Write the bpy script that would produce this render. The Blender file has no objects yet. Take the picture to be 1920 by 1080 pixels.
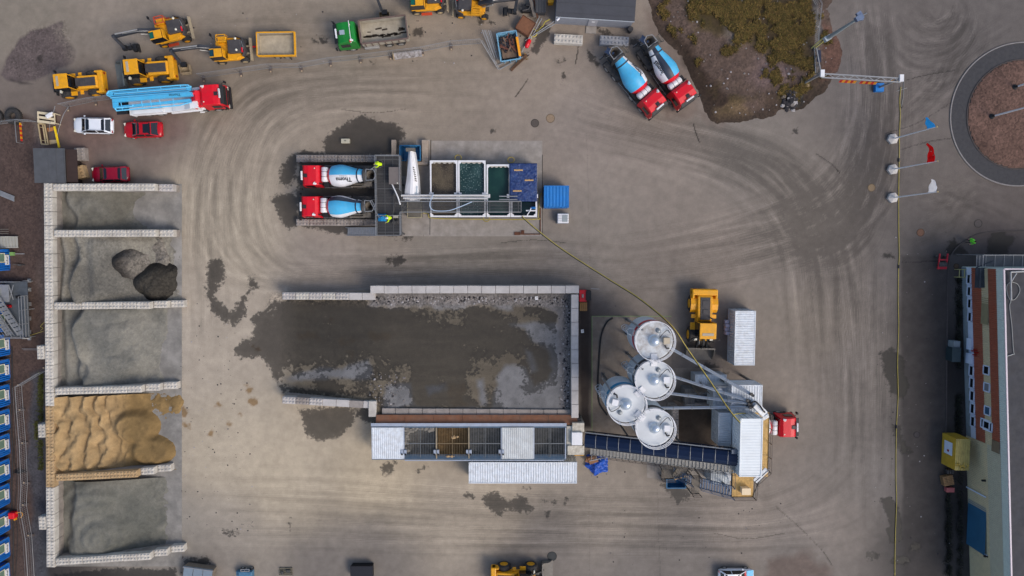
import bpy, math, random
import numpy as np
from mathutils import Vector, Matrix
R = math.radians
random.seed(7); rng = np.random.default_rng(7)
scene = bpy.context.scene
# ---------------------------------------------------------------- camera
F = 1280.0; CAMH = 80.0; TILT = -math.atan(85.0 / F)
cam_d = bpy.data.cameras.new('Camera'); cam = bpy.data.objects.new('Camera', cam_d)
scene.collection.objects.link(cam); scene.camera = cam
cam_d.sensor_width = 36.0; cam_d.lens = F / 1920 * 36.0; cam_d.clip_start = 1.0; cam_d.clip_end = 6000
cam.location = (0, 0, CAMH); cam.rotation_euler = (TILT, 0, 0)
# ---------------------------------------------------------------- sky, sun, exposure
SUN_AZ = R(-35); SUN_EL = R(46)           # azimuth measured from +x, the light comes from the lower right of the picture
w = bpy.data.worlds.new('World'); scene.world = w; w.use_nodes = True
nt = w.node_tree; sky = nt.nodes.new('ShaderNodeTexSky'); sky.sky_type = 'NISHITA'; sky.sun_disc = False
sky.sun_elevation = SUN_EL; sky.sun_rotation = math.pi / 2 - SUN_AZ; sky.dust_density = 3.0; sky.air_density = 1.0; sky.ozone_density = 1.0
nt.nodes['Background'].inputs['Strength'].default_value = 0.15
nt.links.new(sky.outputs[0], nt.nodes['Background'].inputs['Color'])
sl = bpy.data.lights.new('Sun', 'SUN'); sl.energy = 1.2; sl.angle = R(24); sl.color = (1.0, 0.93, 0.84)
so = bpy.data.objects.new('Sun', sl); scene.collection.objects.link(so)
so.rotation_euler = Vector((-math.cos(SUN_AZ) * math.cos(SUN_EL), -math.sin(SUN_AZ) * math.cos(SUN_EL), -math.sin(SUN_EL))).to_track_quat('-Z', 'Y').to_euler()
vs = scene.view_settings; scene.display_settings.display_device = 'sRGB'
vs.view_transform = 'Standard'; vs.look = 'None'; vs.gamma = 1.0; vs.exposure = 0.2

# ---------------------------------------------------------------- helpers
CA, SA = math.cos(TILT), math.sin(TILT)
def P(px, py, h=0.0):
    "the point at height h that the photograph shows at pixel (px, py)"
    x, y = (px - 960) / F, -(py - 540) / F
    yy = y * CA + SA; zz = y * SA - CA
    t = (CAMH - h) / -zz
    return Vector((x * t, yy * t, h))
def PIX(X, Y, Z=0.0):
    "pixel of a world point (numpy)"
    dz = Z - CAMH
    y = Y * CA + dz * SA; z = -Y * SA + dz * CA
    return 960 + X / -z * F, 540 - y / -z * F
def V(*a): return Vector(a)
def srgb(r, g, b):
    f = lambda c: (c / 255 / 12.92 if c / 255 <= 0.04045 else ((c / 255 + 0.055) / 1.055) ** 2.4)
    return (f(r), f(g), f(b))

MATS = {}
def mat(name, col, rough=0.6, metal=0.0, var=0.12, scale=2.0, dirt=0.0, dirtcol=(0.23, 0.20, 0.165), bump=0.0, bscale=30.0, spec=0.4, alpha=None):
    if name in MATS: return MATS[name]
    m = bpy.data.materials.new(name); m.use_nodes = True; n = m.node_tree.nodes; l = m.node_tree.links
    b = n['Principled BSDF']; b.inputs['Roughness'].default_value = rough; b.inputs['Metallic'].default_value = metal
    b.inputs['Specular IOR Level'].default_value = spec
    geo = n.new('ShaderNodeNewGeometry')
    nz = n.new('ShaderNodeTexNoise'); nz.inputs['Scale'].default_value = scale; nz.inputs['Detail'].default_value = 6; nz.inputs['Roughness'].default_value = 0.65
    l.new(geo.outputs['Position'], nz.inputs['Vector'])
    mr = n.new('ShaderNodeMapRange'); mr.inputs[1].default_value = 0.3; mr.inputs[2].default_value = 0.7
    mr.inputs[3].default_value = 1 - var; mr.inputs[4].default_value = 1 + var
    l.new(nz.outputs['Fac'], mr.inputs[0])
    mu = n.new('ShaderNodeMixRGB'); mu.blend_type = 'MULTIPLY'; mu.inputs[0].default_value = 1; mu.inputs[1].default_value = (*col, 1)
    l.new(mr.outputs[0], mu.inputs[2]); out = mu.outputs[0]
    if dirt > 0:
        n2 = n.new('ShaderNodeTexNoise'); n2.inputs['Scale'].default_value = scale * 0.9; n2.inputs['Detail'].default_value = 8; n2.inputs['Roughness'].default_value = 0.7
        l.new(geo.outputs['Position'], n2.inputs['Vector'])
        m2 = n.new('ShaderNodeMapRange'); m2.inputs[1].default_value = 0.42; m2.inputs[2].default_value = 0.72; m2.inputs[3].default_value = 0.0; m2.inputs[4].default_value = dirt
        l.new(n2.outputs['Fac'], m2.inputs[0])
        mx = n.new('ShaderNodeMixRGB'); l.new(m2.outputs[0], mx.inputs[0]); l.new(out, mx.inputs[1]); mx.inputs[2].default_value = (*dirtcol, 1); out = mx.outputs[0]
    l.new(out, b.inputs['Base Color'])
    if bump > 0:
        n3 = n.new('ShaderNodeTexNoise'); n3.inputs['Scale'].default_value = bscale; n3.inputs['Detail'].default_value = 4
        l.new(geo.outputs['Position'], n3.inputs['Vector'])
        bp = n.new('ShaderNodeBump'); bp.inputs['Strength'].default_value = bump; bp.inputs['Distance'].default_value = 0.05
        l.new(n3.outputs['Fac'], bp.inputs['Height']); l.new(bp.outputs[0], b.inputs['Normal'])
    if alpha is not None: b.inputs['Alpha'].default_value = alpha
    MATS[name] = m; return m

class MB:
    "collects shapes that become ONE mesh"
    def __init__(s): s.v = []; s.f = []; s.m = []; s.s = []
    def add(s, vs_, fs, m=0, sm=False):
        o = len(s.v); s.v += [tuple(p) for p in vs_]
        for i, f in enumerate(fs):
            s.f.append([o + k for k in f]); s.m.append(m[i] if isinstance(m, (list, tuple)) else m); s.s.append(sm)
        return s
    def box(s, c, d, rz=0.0, m=0, ry=0.0, rx=0.0, top=1.0):
        M_ = Matrix.Rotation(rz, 3, 'Z') @ Matrix.Rotation(ry, 3, 'Y') @ Matrix.Rotation(rx, 3, 'X'); c = Vector(c)
        vs_ = []
        for z in (-.5, .5):
            k = top if z > 0 else 1
            for x, y in ((-.5, -.5), (.5, -.5), (.5, .5), (-.5, .5)): vs_.append(c + M_ @ Vector((x * d[0] * k, y * d[1] * k, z * d[2])))
        return s.add(vs_, [(3, 2, 1, 0), (4, 5, 6, 7), (0, 1, 5, 4), (1, 2, 6, 5), (2, 3, 7, 6), (3, 0, 4, 7)], m)
    def beam(s, a, b, w, h=None, m=0):
        a, b = Vector(a), Vector(b); h = h or w; d = (b - a)
        if d.length < 1e-6: return s
        q = d.normalized(); up = Vector((0, 0, 1)) if abs(q.z) < .98 else Vector((1, 0, 0))
        sd = q.cross(up).normalized(); u = sd.cross(q)
        vs_ = [p + sd * (x * w / 2) + u * (y * h / 2) for p in (a, b) for x, y in ((-1, -1), (1, -1), (1, 1), (-1, 1))]
        return s.add(vs_, [(0, 1, 2, 3), (7, 6, 5, 4), (0, 4, 5, 1), (1, 5, 6, 2), (2, 6, 7, 3), (3, 7, 4, 0)], m)
    def tube(s, pts, r, n=8, m=0, caps=True):
        pts = [Vector(p) for p in pts]; k = len(pts); vs_ = []; prev = None
        for i, p in enumerate(pts):
            d = (pts[min(i + 1, k - 1)] - pts[max(i - 1, 0)]).normalized()
            if prev is None: up = Vector((0, 0, 1)) if abs(d.z) < .9 else Vector((1, 0, 0)); a = d.cross(up).normalized()
            else: a = (prev - d * prev.dot(d)).normalized()
            prev = a; b = d.cross(a); rr = r[i] if isinstance(r, (list, tuple)) else r
            vs_ += [p + (a * math.cos(2 * math.pi * j / n) + b * math.sin(2 * math.pi * j / n)) * rr for j in range(n)]
        fs = [(i * n + j, i * n + (j + 1) % n, (i + 1) * n + (j + 1) % n, (i + 1) * n + j) for i in range(k - 1) for j in range(n)]
        s.add(vs_, fs, m, True)
        if caps: s.add(vs_[:n], [tuple(range(n - 1, -1, -1))], m); s.add(vs_[-n:], [tuple(range(n))], m)
        return s
    def lathe(s, o, ax, prof, n=24, m=0, mf=None, caps=True, start=None):
        "prof = [(t, r)] along the axis ax from o; mf(i, angle) gives a material index"
        o, ax = Vector(o), Vector(ax).normalized()
        up = start or (Vector((0, 0, 1)) if abs(ax.z) < .9 else Vector((1, 0, 0)))
        a = (Vector(up) - ax * Vector(up).dot(ax)).normalized(); b = ax.cross(a); vs_ = []
        for t, r in prof: vs_ += [o + ax * t + (a * math.cos(2 * math.pi * j / n) + b * math.sin(2 * math.pi * j / n)) * r for j in range(n)]
        fs = []; ms = []
        for i in range(len(prof) - 1):
            for j in range(n):
                fs.append((i * n + j, i * n + (j + 1) % n, (i + 1) * n + (j + 1) % n, (i + 1) * n + j)); ms.append(mf(i, 360 * (j + .5) / n) if mf else m)
        s.add(vs_, fs, ms, True)
        if caps:
            if prof[0][1] > 1e-4: s.add(vs_[:n], [tuple(range(n - 1, -1, -1))], m)
            if prof[-1][1] > 1e-4: s.add(vs_[-n:], [tuple(range(n))], m)
        return s
    def prism(s, poly, z0, z1, m=0, mtop=None):
        n = len(poly); A = sum(poly[i][0] * poly[(i + 1) % n][1] - poly[(i + 1) % n][0] * poly[i][1] for i in range(n))
        if A < 0: poly = poly[::-1]
        vs_ = [(p[0], p[1], z0) for p in poly] + [(p[0], p[1], z1) for p in poly]
        s.add(vs_, [tuple(range(n - 1, -1, -1)), tuple(range(n, 2 * n))] + [(i, (i + 1) % n, n + (i + 1) % n, n + i) for i in range(n)],
              [m, m if mtop is None else mtop] + [m] * n); return s
    def extr(s, prof, y0, y1, m=0, inset=0.0):
        "side profile [(x, z)] extruded across y; the top row can be inset towards the middle"
        n = len(prof); zs = [p[1] for p in prof]; zm, zM = min(zs), max(zs)
        k = lambda z: inset * max(0, (z - zm) / (zM - zm)) ** 1.5
        vs_ = [(x, y0 + k(z), z) for x, z in prof] + [(x, y1 - k(z), z) for x, z in prof]
        A = sum(prof[i][0] * prof[(i + 1) % n][1] - prof[(i + 1) % n][0] * prof[i][1] for i in range(n))
        fs = [tuple(range(n)), tuple(range(2 * n - 1, n - 1, -1))] + [((i + 1) % n, i, n + i, n + (i + 1) % n) for i in range(n)]
        if A < 0: fs = [f[::-1] for f in fs]
        return s.add(vs_, fs, m)
    def ribbed(s, o, u, v, nrm, L, W, pitch, depth, m=0):
        "corrugated sheet: ribs run along v, repeat along u"
        o, u, v, nrm = map(Vector, (o, u, v, nrm)); k = max(1, int(round(L / pitch))); p = L / k; xs = []
        for i in range(k): xs += [(i * p, 0), (i * p + p * .3, 0), (i * p + p * .5, depth), (i * p + p * .8, depth)]
        xs.append((L, 0)); vs_ = []
        for x, d in xs: vs_ += [o + u * x + nrm * d, o + u * x + nrm * d + v * W]
        f = [(2 * i, 2 * i + 2, 2 * i + 3, 2 * i + 1) for i in range(len(xs) - 1)]
        if u.cross(v).dot(nrm) < 0: f = [q[::-1] for q in f]
        return s.add(vs_, f, m)
    def grating(s, o, u, v, L, W, pitch, w=0.03, h=0.04, m=0):
        o, u, v = map(Vector, (o, u, v)); k = max(1, int(L / pitch))
        for i in range(k + 1): s.beam(o + u * (i * L / k), o + u * (i * L / k) + v * W, w, h, m)
        return s
    def build(s, name, mats, parent=None, bevel=0.0, loc=None):
        me = bpy.data.meshes.new(name); me.from_pydata(s.v, [], s.f)
        if not isinstance(mats, (list, tuple)): mats = [mats]
        for m_ in mats: me.materials.append(m_)
        me.polygons.foreach_set('material_index', s.m); me.polygons.foreach_set('use_smooth', s.s); me.update()
        o = bpy.data.objects.new(name, me); scene.collection.objects.link(o)
        if parent: o.parent = parent
        if loc is not None: o.location = loc
        if bevel > 0:
            b = o.modifiers.new('Bevel', 'BEVEL'); b.width = bevel; b.segments = 2; b.limit_method = 'ANGLE'; b.angle_limit = R(38)
        return o
def tag(o, label, cat, group=None, kind='thing'):
    o['label'] = label; o['category'] = cat; o['kind'] = kind
    if group: o['group'] = group
    return o
def struct(o): o['kind'] = 'structure'; return o
def thing(name, label, cat, loc=(0, 0, 0), rz=0.0, group=None):
    o = bpy.data.objects.new(name, None); scene.collection.objects.link(o); o.location = loc; o.rotation_euler = (0, 0, rz); o.empty_display_size = .3
    return tag(o, label, cat, group)
def kids(o): return [c for c in scene.collection.objects if c.parent == o]
def copy_tree(o, parent=None):
    c = o.copy(); scene.collection.objects.link(c)
    if parent: c.parent = parent
    for ch in kids(o): copy_tree(ch, c)
    return c
def dup(o, loc, rz, label):
    c = copy_tree(o); c.location = loc; c.rotation_euler = (0, 0, rz); c['label'] = label; return c
def head(dx, dy): return math.atan2(-dy, dx)      # heading from a direction in the picture
def text_mesh(txt, size, bold=0.0):
    cu = bpy.data.curves.new('t', 'FONT'); cu.body = txt; cu.size = size; cu.align_x = 'CENTER'; cu.align_y = 'CENTER'; cu.offset = bold; cu.resolution_u = 2
    o = bpy.data.objects.new('t', cu); scene.collection.objects.link(o)
    me = bpy.data.meshes.new_from_object(o.evaluated_get(bpy.context.evaluated_depsgraph_get()))
    vs_ = [v.co.copy() for v in me.vertices]; fs = [tuple(p.vertices) for p in me.polygons]
    bpy.data.objects.remove(o); bpy.data.meshes.remove(me); bpy.data.curves.remove(cu); return vs_, fs
def put_text(mb, txt, size, o, u, v, m=0, bold=0.0):
    vs_, fs = text_mesh(txt, size, bold); o, u, v = Vector(o), Vector(u), Vector(v)
    mb.add([o + u * p.x + v * p.y for p in vs_], fs, m); return mb
def catmull(pts, n=12):
    pts = [Vector(p) for p in pts]; pts = [pts[0] * 2 - pts[1]] + pts + [pts[-1] * 2 - pts[-2]]; out = []
    for i in range(1, len(pts) - 2):
        a, b, c, d = pts[i - 1:i + 3]
        for k in range(n):
            t = k / n; out.append(.5 * ((2 * b) + (c - a) * t + (2 * a - 5 * b + 4 * c - d) * t * t + (3 * b - a - 3 * c + d) * t ** 3))
    out.append(pts[-2]); return out
# ================================================================ GROUND
def fbm(shape, cell, octs=5, seed=0, gain=0.55):
    r = np.random.default_rng(seed); out = np.zeros(shape); amp = 1; tot = 0
    for o in range(octs):
        c = max(cell / 2 ** o, 1.0); ny, nx = int(shape[0] / c) + 3, int(shape[1] / c) + 3
        g = r.random((ny, nx)); yy = np.arange(shape[0]) / c; xx = np.arange(shape[1]) / c
        y0 = yy.astype(int); x0 = xx.astype(int); fy = (yy - y0)[:, None]; fx = (xx - x0)[None]
        fy = fy * fy * (3 - 2 * fy); fx = fx * fx * (3 - 2 * fx)
        A = g[y0][:, x0]; B = g[y0][:, x0 + 1]; C_ = g[y0 + 1][:, x0]; D = g[y0 + 1][:, x0 + 1]
        out += amp * ((A * (1 - fx) + B * fx) * (1 - fy) + (C_ * (1 - fx) + D * fx) * fy); tot += amp; amp *= gain
    return out / tot
def sdf(px, py, poly, scale=16.0):
    "signed distance in metres, positive inside"
    poly = np.array(poly, float); d2 = np.full(px.shape, 1e9); ins = np.zeros(px.shape, bool)
    for i in range(len(poly)):
        a = poly[i]; b = poly[(i + 1) % len(poly)]; e = b - a; wx = px - a[0]; wy = py - a[1]
        t = np.clip((wx * e[0] + wy * e[1]) / max(e @ e, 1e-9), 0, 1)
        d2 = np.minimum(d2, (wx - e[0] * t) ** 2 + (wy - e[1] * t) ** 2)
        c = ((a[1] > py) != (b[1] > py)) & (px < (b[0] - a[0]) * (py - a[1]) / (b[1] - a[1] + 1e-12) + a[0]); ins ^= c
    return np.where(ins, 1, -1) * np.sqrt(d2) / scale
def blur(a, s):
    k = np.exp(-np.arange(-int(3 * s), int(3 * s) + 1) ** 2 / (2 * s * s)); k /= k.sum()
    a = np.apply_along_axis(lambda r_: np.convolve(r_, k, 'same'), 0, a); return np.apply_along_axis(lambda r_: np.convolve(r_, k, 'same'), 1, a)

STEP = 0.12
gx = np.arange(-66, 66.01, STEP); gy = np.arange(-45, 32.01, STEP)
GX, GY = np.meshgrid(gx, gy); SH = GX.shape
# loading yard: a ramp that climbs to the feeder
RAMP = [tuple(P(*q).xy) for q in ((527, 556), (700, 545), (1080, 545), (1080, 792), (700, 792), (700, 748), (527, 750))]
RTOP = 1.9
inr = sdf(GX, GY, RAMP, 1.0)
xa = P(520, 650).x; xb = P(740, 650).x
tr = np.clip((GX - xa) / (xb - xa), 0, 1); tr = tr * tr * (3 - 2 * tr)
GZ = RTOP * tr * np.clip(inr / 0.35 + .6, 0, 1)
PXg, PYg = PIX(GX, GY, GZ)
n1 = fbm(SH, 90, 5, 1); n2 = fbm(SH, 26, 5, 2); n3 = fbm(SH, 7, 4, 3); n4 = fbm(SH, 50, 6, 4); n5 = fbm(SH, 4, 3, 9)
# --- dust and asphalt colours, shade painted in at the lower edge and by the hall
PTS = [  # px, py, r, g, b (surface colours, some with shade painted in)
 (40, 30, 134, 126, 113), (250, 30, 143, 133, 120), (500, 40, 141, 130, 115), (800, 60, 145, 133, 117), (1000, 130, 147, 135, 121), (600, 150, 145, 134, 119), (400, 190, 134, 124, 110),
 (300, 240, 118, 103, 95), (180, 260, 105, 90, 84), (260, 300, 118, 108, 99), (360, 380, 168, 157, 138), (430, 280, 164, 152, 134), (440, 420, 166, 155, 136), (640, 500, 143, 134, 123), (850, 490, 134, 127, 117),
 (1100, 460, 134, 126, 116), (1100, 230, 139, 129, 119), (1250, 280, 142, 132, 121), (1400, 300, 126, 119, 110), (1350, 460, 139, 129, 118), (1500, 420, 128, 120, 110), (1500, 600, 132, 123, 111), (1480, 760, 136, 127, 116),
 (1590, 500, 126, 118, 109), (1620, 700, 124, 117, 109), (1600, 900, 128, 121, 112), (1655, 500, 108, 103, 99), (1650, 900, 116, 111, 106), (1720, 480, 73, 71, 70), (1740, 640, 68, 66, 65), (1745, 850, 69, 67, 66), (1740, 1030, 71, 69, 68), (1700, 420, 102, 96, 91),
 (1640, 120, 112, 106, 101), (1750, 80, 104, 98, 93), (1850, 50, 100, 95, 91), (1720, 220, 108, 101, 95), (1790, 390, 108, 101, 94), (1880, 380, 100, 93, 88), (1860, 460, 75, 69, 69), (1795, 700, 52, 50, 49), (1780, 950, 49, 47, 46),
 (400, 650, 170, 159, 142), (420, 850, 177, 165, 144), (520, 900, 181, 168, 145), (700, 920, 179, 165, 140), (900, 960, 168, 156, 137), (1150, 960, 151, 141, 127), (1400, 980, 145, 135, 123), (1550, 980, 139, 130, 120),
 (420, 1000, 157, 148, 134), (700, 1030, 117, 111, 104), (1000, 1040, 117, 111, 104), (1300, 1040, 117, 111, 104), (1500, 1050, 117, 111, 104), (381, 1065, 117, 111, 104), (600, 1070, 117, 111, 104), (1200, 1070, 117, 111, 104),  # lowest row: shade along the lower edge painted into the colours
 (40, 330, 97, 80, 74), (30, 430, 90, 76, 70), (50, 700, 84, 67, 60), (50, 900, 78, 63, 57), (75, 1040, 53, 50, 49), (20, 200, 113, 104, 96), (300, 640, 168, 158, 143), (330, 1000, 143, 137, 126), (1110, 640, 78, 71, 68), (1280, 560, 124, 116, 107), (1300, 680, 111, 103, 96)]
num = np.zeros(SH + (3,)); den = np.zeros(SH)
wx = PXg + (n1 - .5) * 70; wy = PYg + (n4 - .5) * 50
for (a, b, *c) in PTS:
    if a > 1690 and b > 470: c = [v * .82 for v in c]  # strip by the hall darkened further, painted shade
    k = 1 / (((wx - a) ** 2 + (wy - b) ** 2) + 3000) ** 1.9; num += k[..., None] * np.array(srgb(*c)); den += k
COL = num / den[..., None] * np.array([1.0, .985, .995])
COL *= (0.83 + 0.12 * n1 + 0.22 * n2)[..., None]
# --- tyre marks
def tracks(fams):
    acc = np.zeros(SH)
    for inner, outer, count, amp, jit, wid in fams:
        tmp = np.zeros(SH); m = 0; jit *= 1.5; amp *= .62
        for _ in range(int(count * 3.2)):
            t = rng.random(); sh = rng.normal(0, jit, 2)
            pts = [((a[0] * (1 - t) + b[0] * t + sh[0] + rng.normal(0, jit * .5)), (a[1] * (1 - t) + b[1] * t + sh[1] + rng.normal(0, jit * .5)), 0) for a, b in zip(inner, outer)]
            c = np.array([tuple(p) for p in catmull(pts, 60)])
            i0 = int(rng.random() * len(c) * .5); i1 = i0 + int(len(c) * (.12 + .4 * rng.random())); c = c[i0:i1]
            if len(c) < 8: continue
            d = np.sqrt(((c[1:, :2] - c[:-1, :2]) ** 2).sum(1)); s = np.concatenate([[0], np.cumsum(d)]); q = np.arange(0, s[-1], 1.3)
            X = np.interp(q, s, c[:, 0]); Y = np.interp(q, s, c[:, 1]); fade = np.sin(np.linspace(0, math.pi, len(q))) ** .6
            gap = np.array([15.0, 0]) if rng.random() < .5 else None
            pr = [P(x, y) for x, y in zip(X, Y)]; wxx = np.array([p.x for p in pr]); wyy = np.array([p.y for p in pr])
            tx = np.gradient(wxx); ty = np.gradient(wyy); L = np.hypot(tx, ty) + 1e-9
            sign = amp * (0.5 + rng.random()) * (-1 if rng.random() < .35 else 1)
            for off in ((-1.0, -.75, .75, 1.0) if gap is not None else (-.1, .1)):
                ii = ((wyy + tx / L * off + 45) / STEP).round().astype(int); jj = ((wxx - ty / L * off + 66) / STEP).round().astype(int)
                ok = (ii >= 0) & (ii < SH[0]) & (jj >= 0) & (jj < SH[1]); np.add.at(tmp, (ii[ok], jj[ok]), sign * fade[ok])
        acc += blur(tmp, .5) * 1.0 + blur(tmp, wid * 1.6) * (.12 if amp > .15 else .4)
    return acc
T = tracks([
 ([(1000, 232), (800, 222), (640, 215), (540, 250), (497, 330), (500, 420), (545, 490), (640, 515), (800, 520), (1000, 520)],
  [(1000, 105), (800, 122), (640, 128), (480, 150), (390, 250), (365, 380), (380, 480), (450, 540), (640, 525), (1000, 525)], 110, .13, 9, 1.2),
 ([(640, 140), (500, 190), (430, 280), (405, 400), (420, 560), (420, 700), (430, 900)], [(560, 130), (420, 190), (360, 300), (345, 420), (345, 600), (350, 750), (360, 950)], 50, .11, 10, 1.4),
 ([(1030, 250), (1200, 280), (1380, 340), (1470, 450), (1490, 600), (1490, 800), (1440, 940)], [(1030, 130), (1220, 210), (1480, 290), (1590, 420), (1630, 600), (1640, 800), (1630, 1000)], 130, .18, 10, 1.1),
 ([(1590, 0), (1610, 180), (1570, 310), (1460, 390), (1250, 440), (1030, 470)], [(1670, 0), (1680, 230), (1640, 390), (1520, 470), (1300, 520), (1030, 525)], 110, .26, 9, .9),
 ([(1600, 230), (1600, 350), (1560, 420), (1480, 440), (1350, 420)], [(1650, 260), (1640, 400), (1590, 480), (1500, 500), (1330, 470)], 60, .30, 8, .8),
 ([(350, 900), (600, 905), (900, 925), (1200, 935), (1450, 930), (1580, 820), (1620, 650)], [(350, 1020), (600, 1025), (900, 1030), (1200, 1030), (1450, 1030), (1640, 1000), (1690, 800)], 110, .16, 6, 1.3),
 ([(1575, 480), (1580, 700), (1590, 1080)], [(1675, 480), (1675, 700), (1670, 1080)], 60, .20, 4, 1.2),
 ([(1600, 0), (1605, 100), (1610, 240)], [(1660, 0), (1670, 100), (1680, 240)], 40, .22, 4, 1.0),
 ([(1650, 60), (1700, 125), (1790, 120), (1840, 60), (1810, 0)], [(1700, 10), (1740, 50), (1780, 40), (1800, 0), (1790, -20)], 26, .36, 5, .7),
 ([(1700, 150), (1780, 160), (1830, 90), (1900, 60)], [(1660, 260), (1740, 180), (1790, 110), (1920, 30)], 40, .26, 8, .9),
 ([(1700, 470), (1780, 440), (1830, 370), (1920, 395)], [(1720, 330), (1760, 340), (1800, 370), (1920, 430)], 30, .18, 8, 1.0),
 ([(400, 60), (650, 130), (1000, 110)], [(30, 100), (560, 20), (1000, 40)], 40, .10, 12, 1.6),
 ([(540, 480), (800, 480), (1040, 470), (1300, 500)], [(480, 530), (800, 505), (1060, 505), (1300, 540)], 50, .2, 4, 1.3),
 ([(560, 600), (800, 610), (1040, 610)], [(560, 720), (800, 740), (1040, 740)], 40, .2, 6, 1.0)])
COL *= np.exp(-np.clip(T * 0.42, -.32, .5))[..., None] * .97
COL *= (0.90 + 0.2 * n3)[..., None]
# --- reddish gravel: the spread heap at top left, the strip behind the bays, the parking corner
def blend(poly, rgb, soft=.5, rough_=1.2, amt=1.0, nz=n2):
    global COL
    x0, x1 = min(p[0] for p in poly) - 60, max(p[0] for p in poly) + 60; y0, y1 = min(p[1] for p in poly) - 60, max(p[1] for p in poly) + 60
    msk = (PXg > x0) & (PXg < x1) & (PYg > y0) & (PYg < y1)
    d = sdf(PXg[msk], PYg[msk], poly) + (nz[msk] - .5) * 2 * rough_
    k = np.clip(d / soft + .5, 0, 1) * amt; COL[msk] = COL[msk] * (1 - k[:, None]) + (np.array(srgb(*rgb)) * (0.75 + .5 * n3[msk])[:, None]) * k[:, None]
blend([(4, 140), (25, 90), (55, 55), (85, 45), (122, 38), (118, 60), (140, 95), (135, 115), (100, 135), (62, 152), (40, 155), (15, 150)], (92, 82, 80), .3, .7)
blend([(20, 150), (50, 154), (62, 158), (40, 158)], (60, 54, 52), .3, .4)
blend([(68, 105), (82, 100), (80, 118), (70, 116)], (58, 52, 50), .3, .3)
blend([(-30, 225), (60, 225), (80, 340), (75, 420), (80, 1100), (-30, 1100)], (76, 62, 57), .8, 1.2, .9)
blend([(55, 700), (92, 690), (95, 1100), (55, 1100)], (66, 68, 74), .6, .9, .8)
blend([(130, 190), (320, 190), (345, 245), (320, 270), (140, 275), (100, 235)], (112, 92, 85), 2.5, 2.5, .75)
blend([(85, 45), (180, 60), (330, 130), (240, 140), (140, 110)], (126, 117, 107), 2.5, 2, .6)
blend([(1210, 20), (1285, 20), (1290, 130), (1330, 215), (1350, 228), (1250, 220), (1210, 60)], (112, 97, 88), 1.0, 1.5, .6)
blend([(1086, 560), (1108, 560), (1108, 800), (1086, 800)], (58, 51, 48), .4, .3)
blend([(1690, 480), (1778, 480), (1775, 830), (1768, 1080), (1695, 1080), (1690, 700)], (66, 62, 60), .4, .25, .85)   # dark asphalt by the hall, with the hall's shade painted in
blend([(1250, 60), (1300, 90), (1330, 150), (1400, 215), (1335, 215), (1290, 140)], (62, 52, 44), .8, 1.2, .9)
blend([(1440, 1050), (1510, 1040), (1560, 1060), (1560, 1090), (1440, 1090)], (104, 90, 82), 1, 1.4, .8)
for q in ([(560, 625), (600, 620), (592, 636), (560, 632)], [(635, 638), (672, 630), (668, 643), (640, 648)], [(845, 725), (870, 720), (872, 765), (845, 770)], [(650, 660), (664, 657), (658, 668)], [(695, 622), (735, 627), (732, 640), (700, 636)], [(618, 598), (622, 596), (624, 608), (616, 606)]):
    blend(q, (136, 108, 72), .5, .8, .7, n3)
for (x, y, s) in ((483, 655, 3), (476, 750, 7), (469, 732, 5), (450, 775, 3), (431, 795, 3), (476, 650, 3), (463, 720, 3), (345, 770, 8), (350, 800, 5), (395, 815, 4), (410, 760, 4)):
    blend([(x + s * math.cos(a) * (1 + .3 * math.sin(a * 3 + x)), y + s * math.sin(a)) for a in np.linspace(0, 6.2, 9)], (120, 92, 54), .3, .7, .8, n3)
# --- cracks and joints
def crack(pts, wid=.10, amt=.62):
    c = np.array([tuple(p) for p in catmull([(a, b, 0) for a, b in pts], 40)]); rr = rng.normal(0, .5, (len(c), 2)).cumsum(0) * .05
    for x, y in c[:, :2] + rr:
        p = P(x, y); i = int(round((p.y + 45) / STEP)); j = int(round((p.x + 66) / STEP))
        if 0 < i < SH[0] - 1 and 0 < j < SH[1] - 1: COL[i, j] *= amt if rng.random() < .8 else 1
for c in ([(1085, 85), (1082, 105), (1079, 120)], [(990, 148), (975, 170), (966, 182)], [(1300, 232), (1305, 250), (1311, 267)], [(1530, 288), (1560, 308), (1575, 325)], [(1455, 950), (1500, 990), (1540, 1030), (1560, 1060)], [(1660, 250), (1720, 230), (1790, 188)],
          [(1700, 150), (1740, 140), (1790, 132)], [(1340, 1000), (1400, 1010), (1470, 1000)], [(1690, 280), (1740, 266), (1790, 258)], [(1690, 492), (1740, 490), (1778, 488)], [(940, 455), (1000, 450), (1060, 455)], [(640, 205), (700, 212), (760, 205)]): crack(c)
for c in ([(1100, 250), (1104, 400), (1108, 560)], [(1232, 900), (1235, 1000), (1238, 1080)], [(1105, 950), (1106, 1080)], [(340, 560), (342, 700), (341, 1000)]): crack(c, amt=.8)
# --- wet patches and water, as a signed distance the shader turns into crisp edges
WET = np.full(SH, -3.0); DRY = np.full(SH, -3.0)
def wet(poly, arr=None, grow=0.0):
    arr = WET if arr is None else arr
    x0, x1 = min(p[0] for p in poly) - 40, max(p[0] for p in poly) + 40; y0, y1 = min(p[1] for p in poly) - 40, max(p[1] for p in poly) + 40
    msk = (PXg > x0) & (PXg < x1) & (PYg > y0) & (PYg < y1); arr[msk] = np.maximum(arr[msk], sdf(PXg[msk], PYg[msk], poly) + grow)
def blob(x, y, rx, ry): wet([(x + rx * math.cos(a) * (1 + .25 * math.sin(a * 3 + x)), y + ry * math.sin(a) * (1 + .2 * math.cos(a * 2 + y))) for a in np.linspace(0, 6.1, 12)])
wet([(440, 655), (475, 635), (482, 610), (470, 598), (505, 560), (700, 563), (1074, 560), (1074, 782), (715, 782), (706, 742), (530, 742), (515, 720), (508, 690), (495, 672), (455, 668)])
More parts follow.
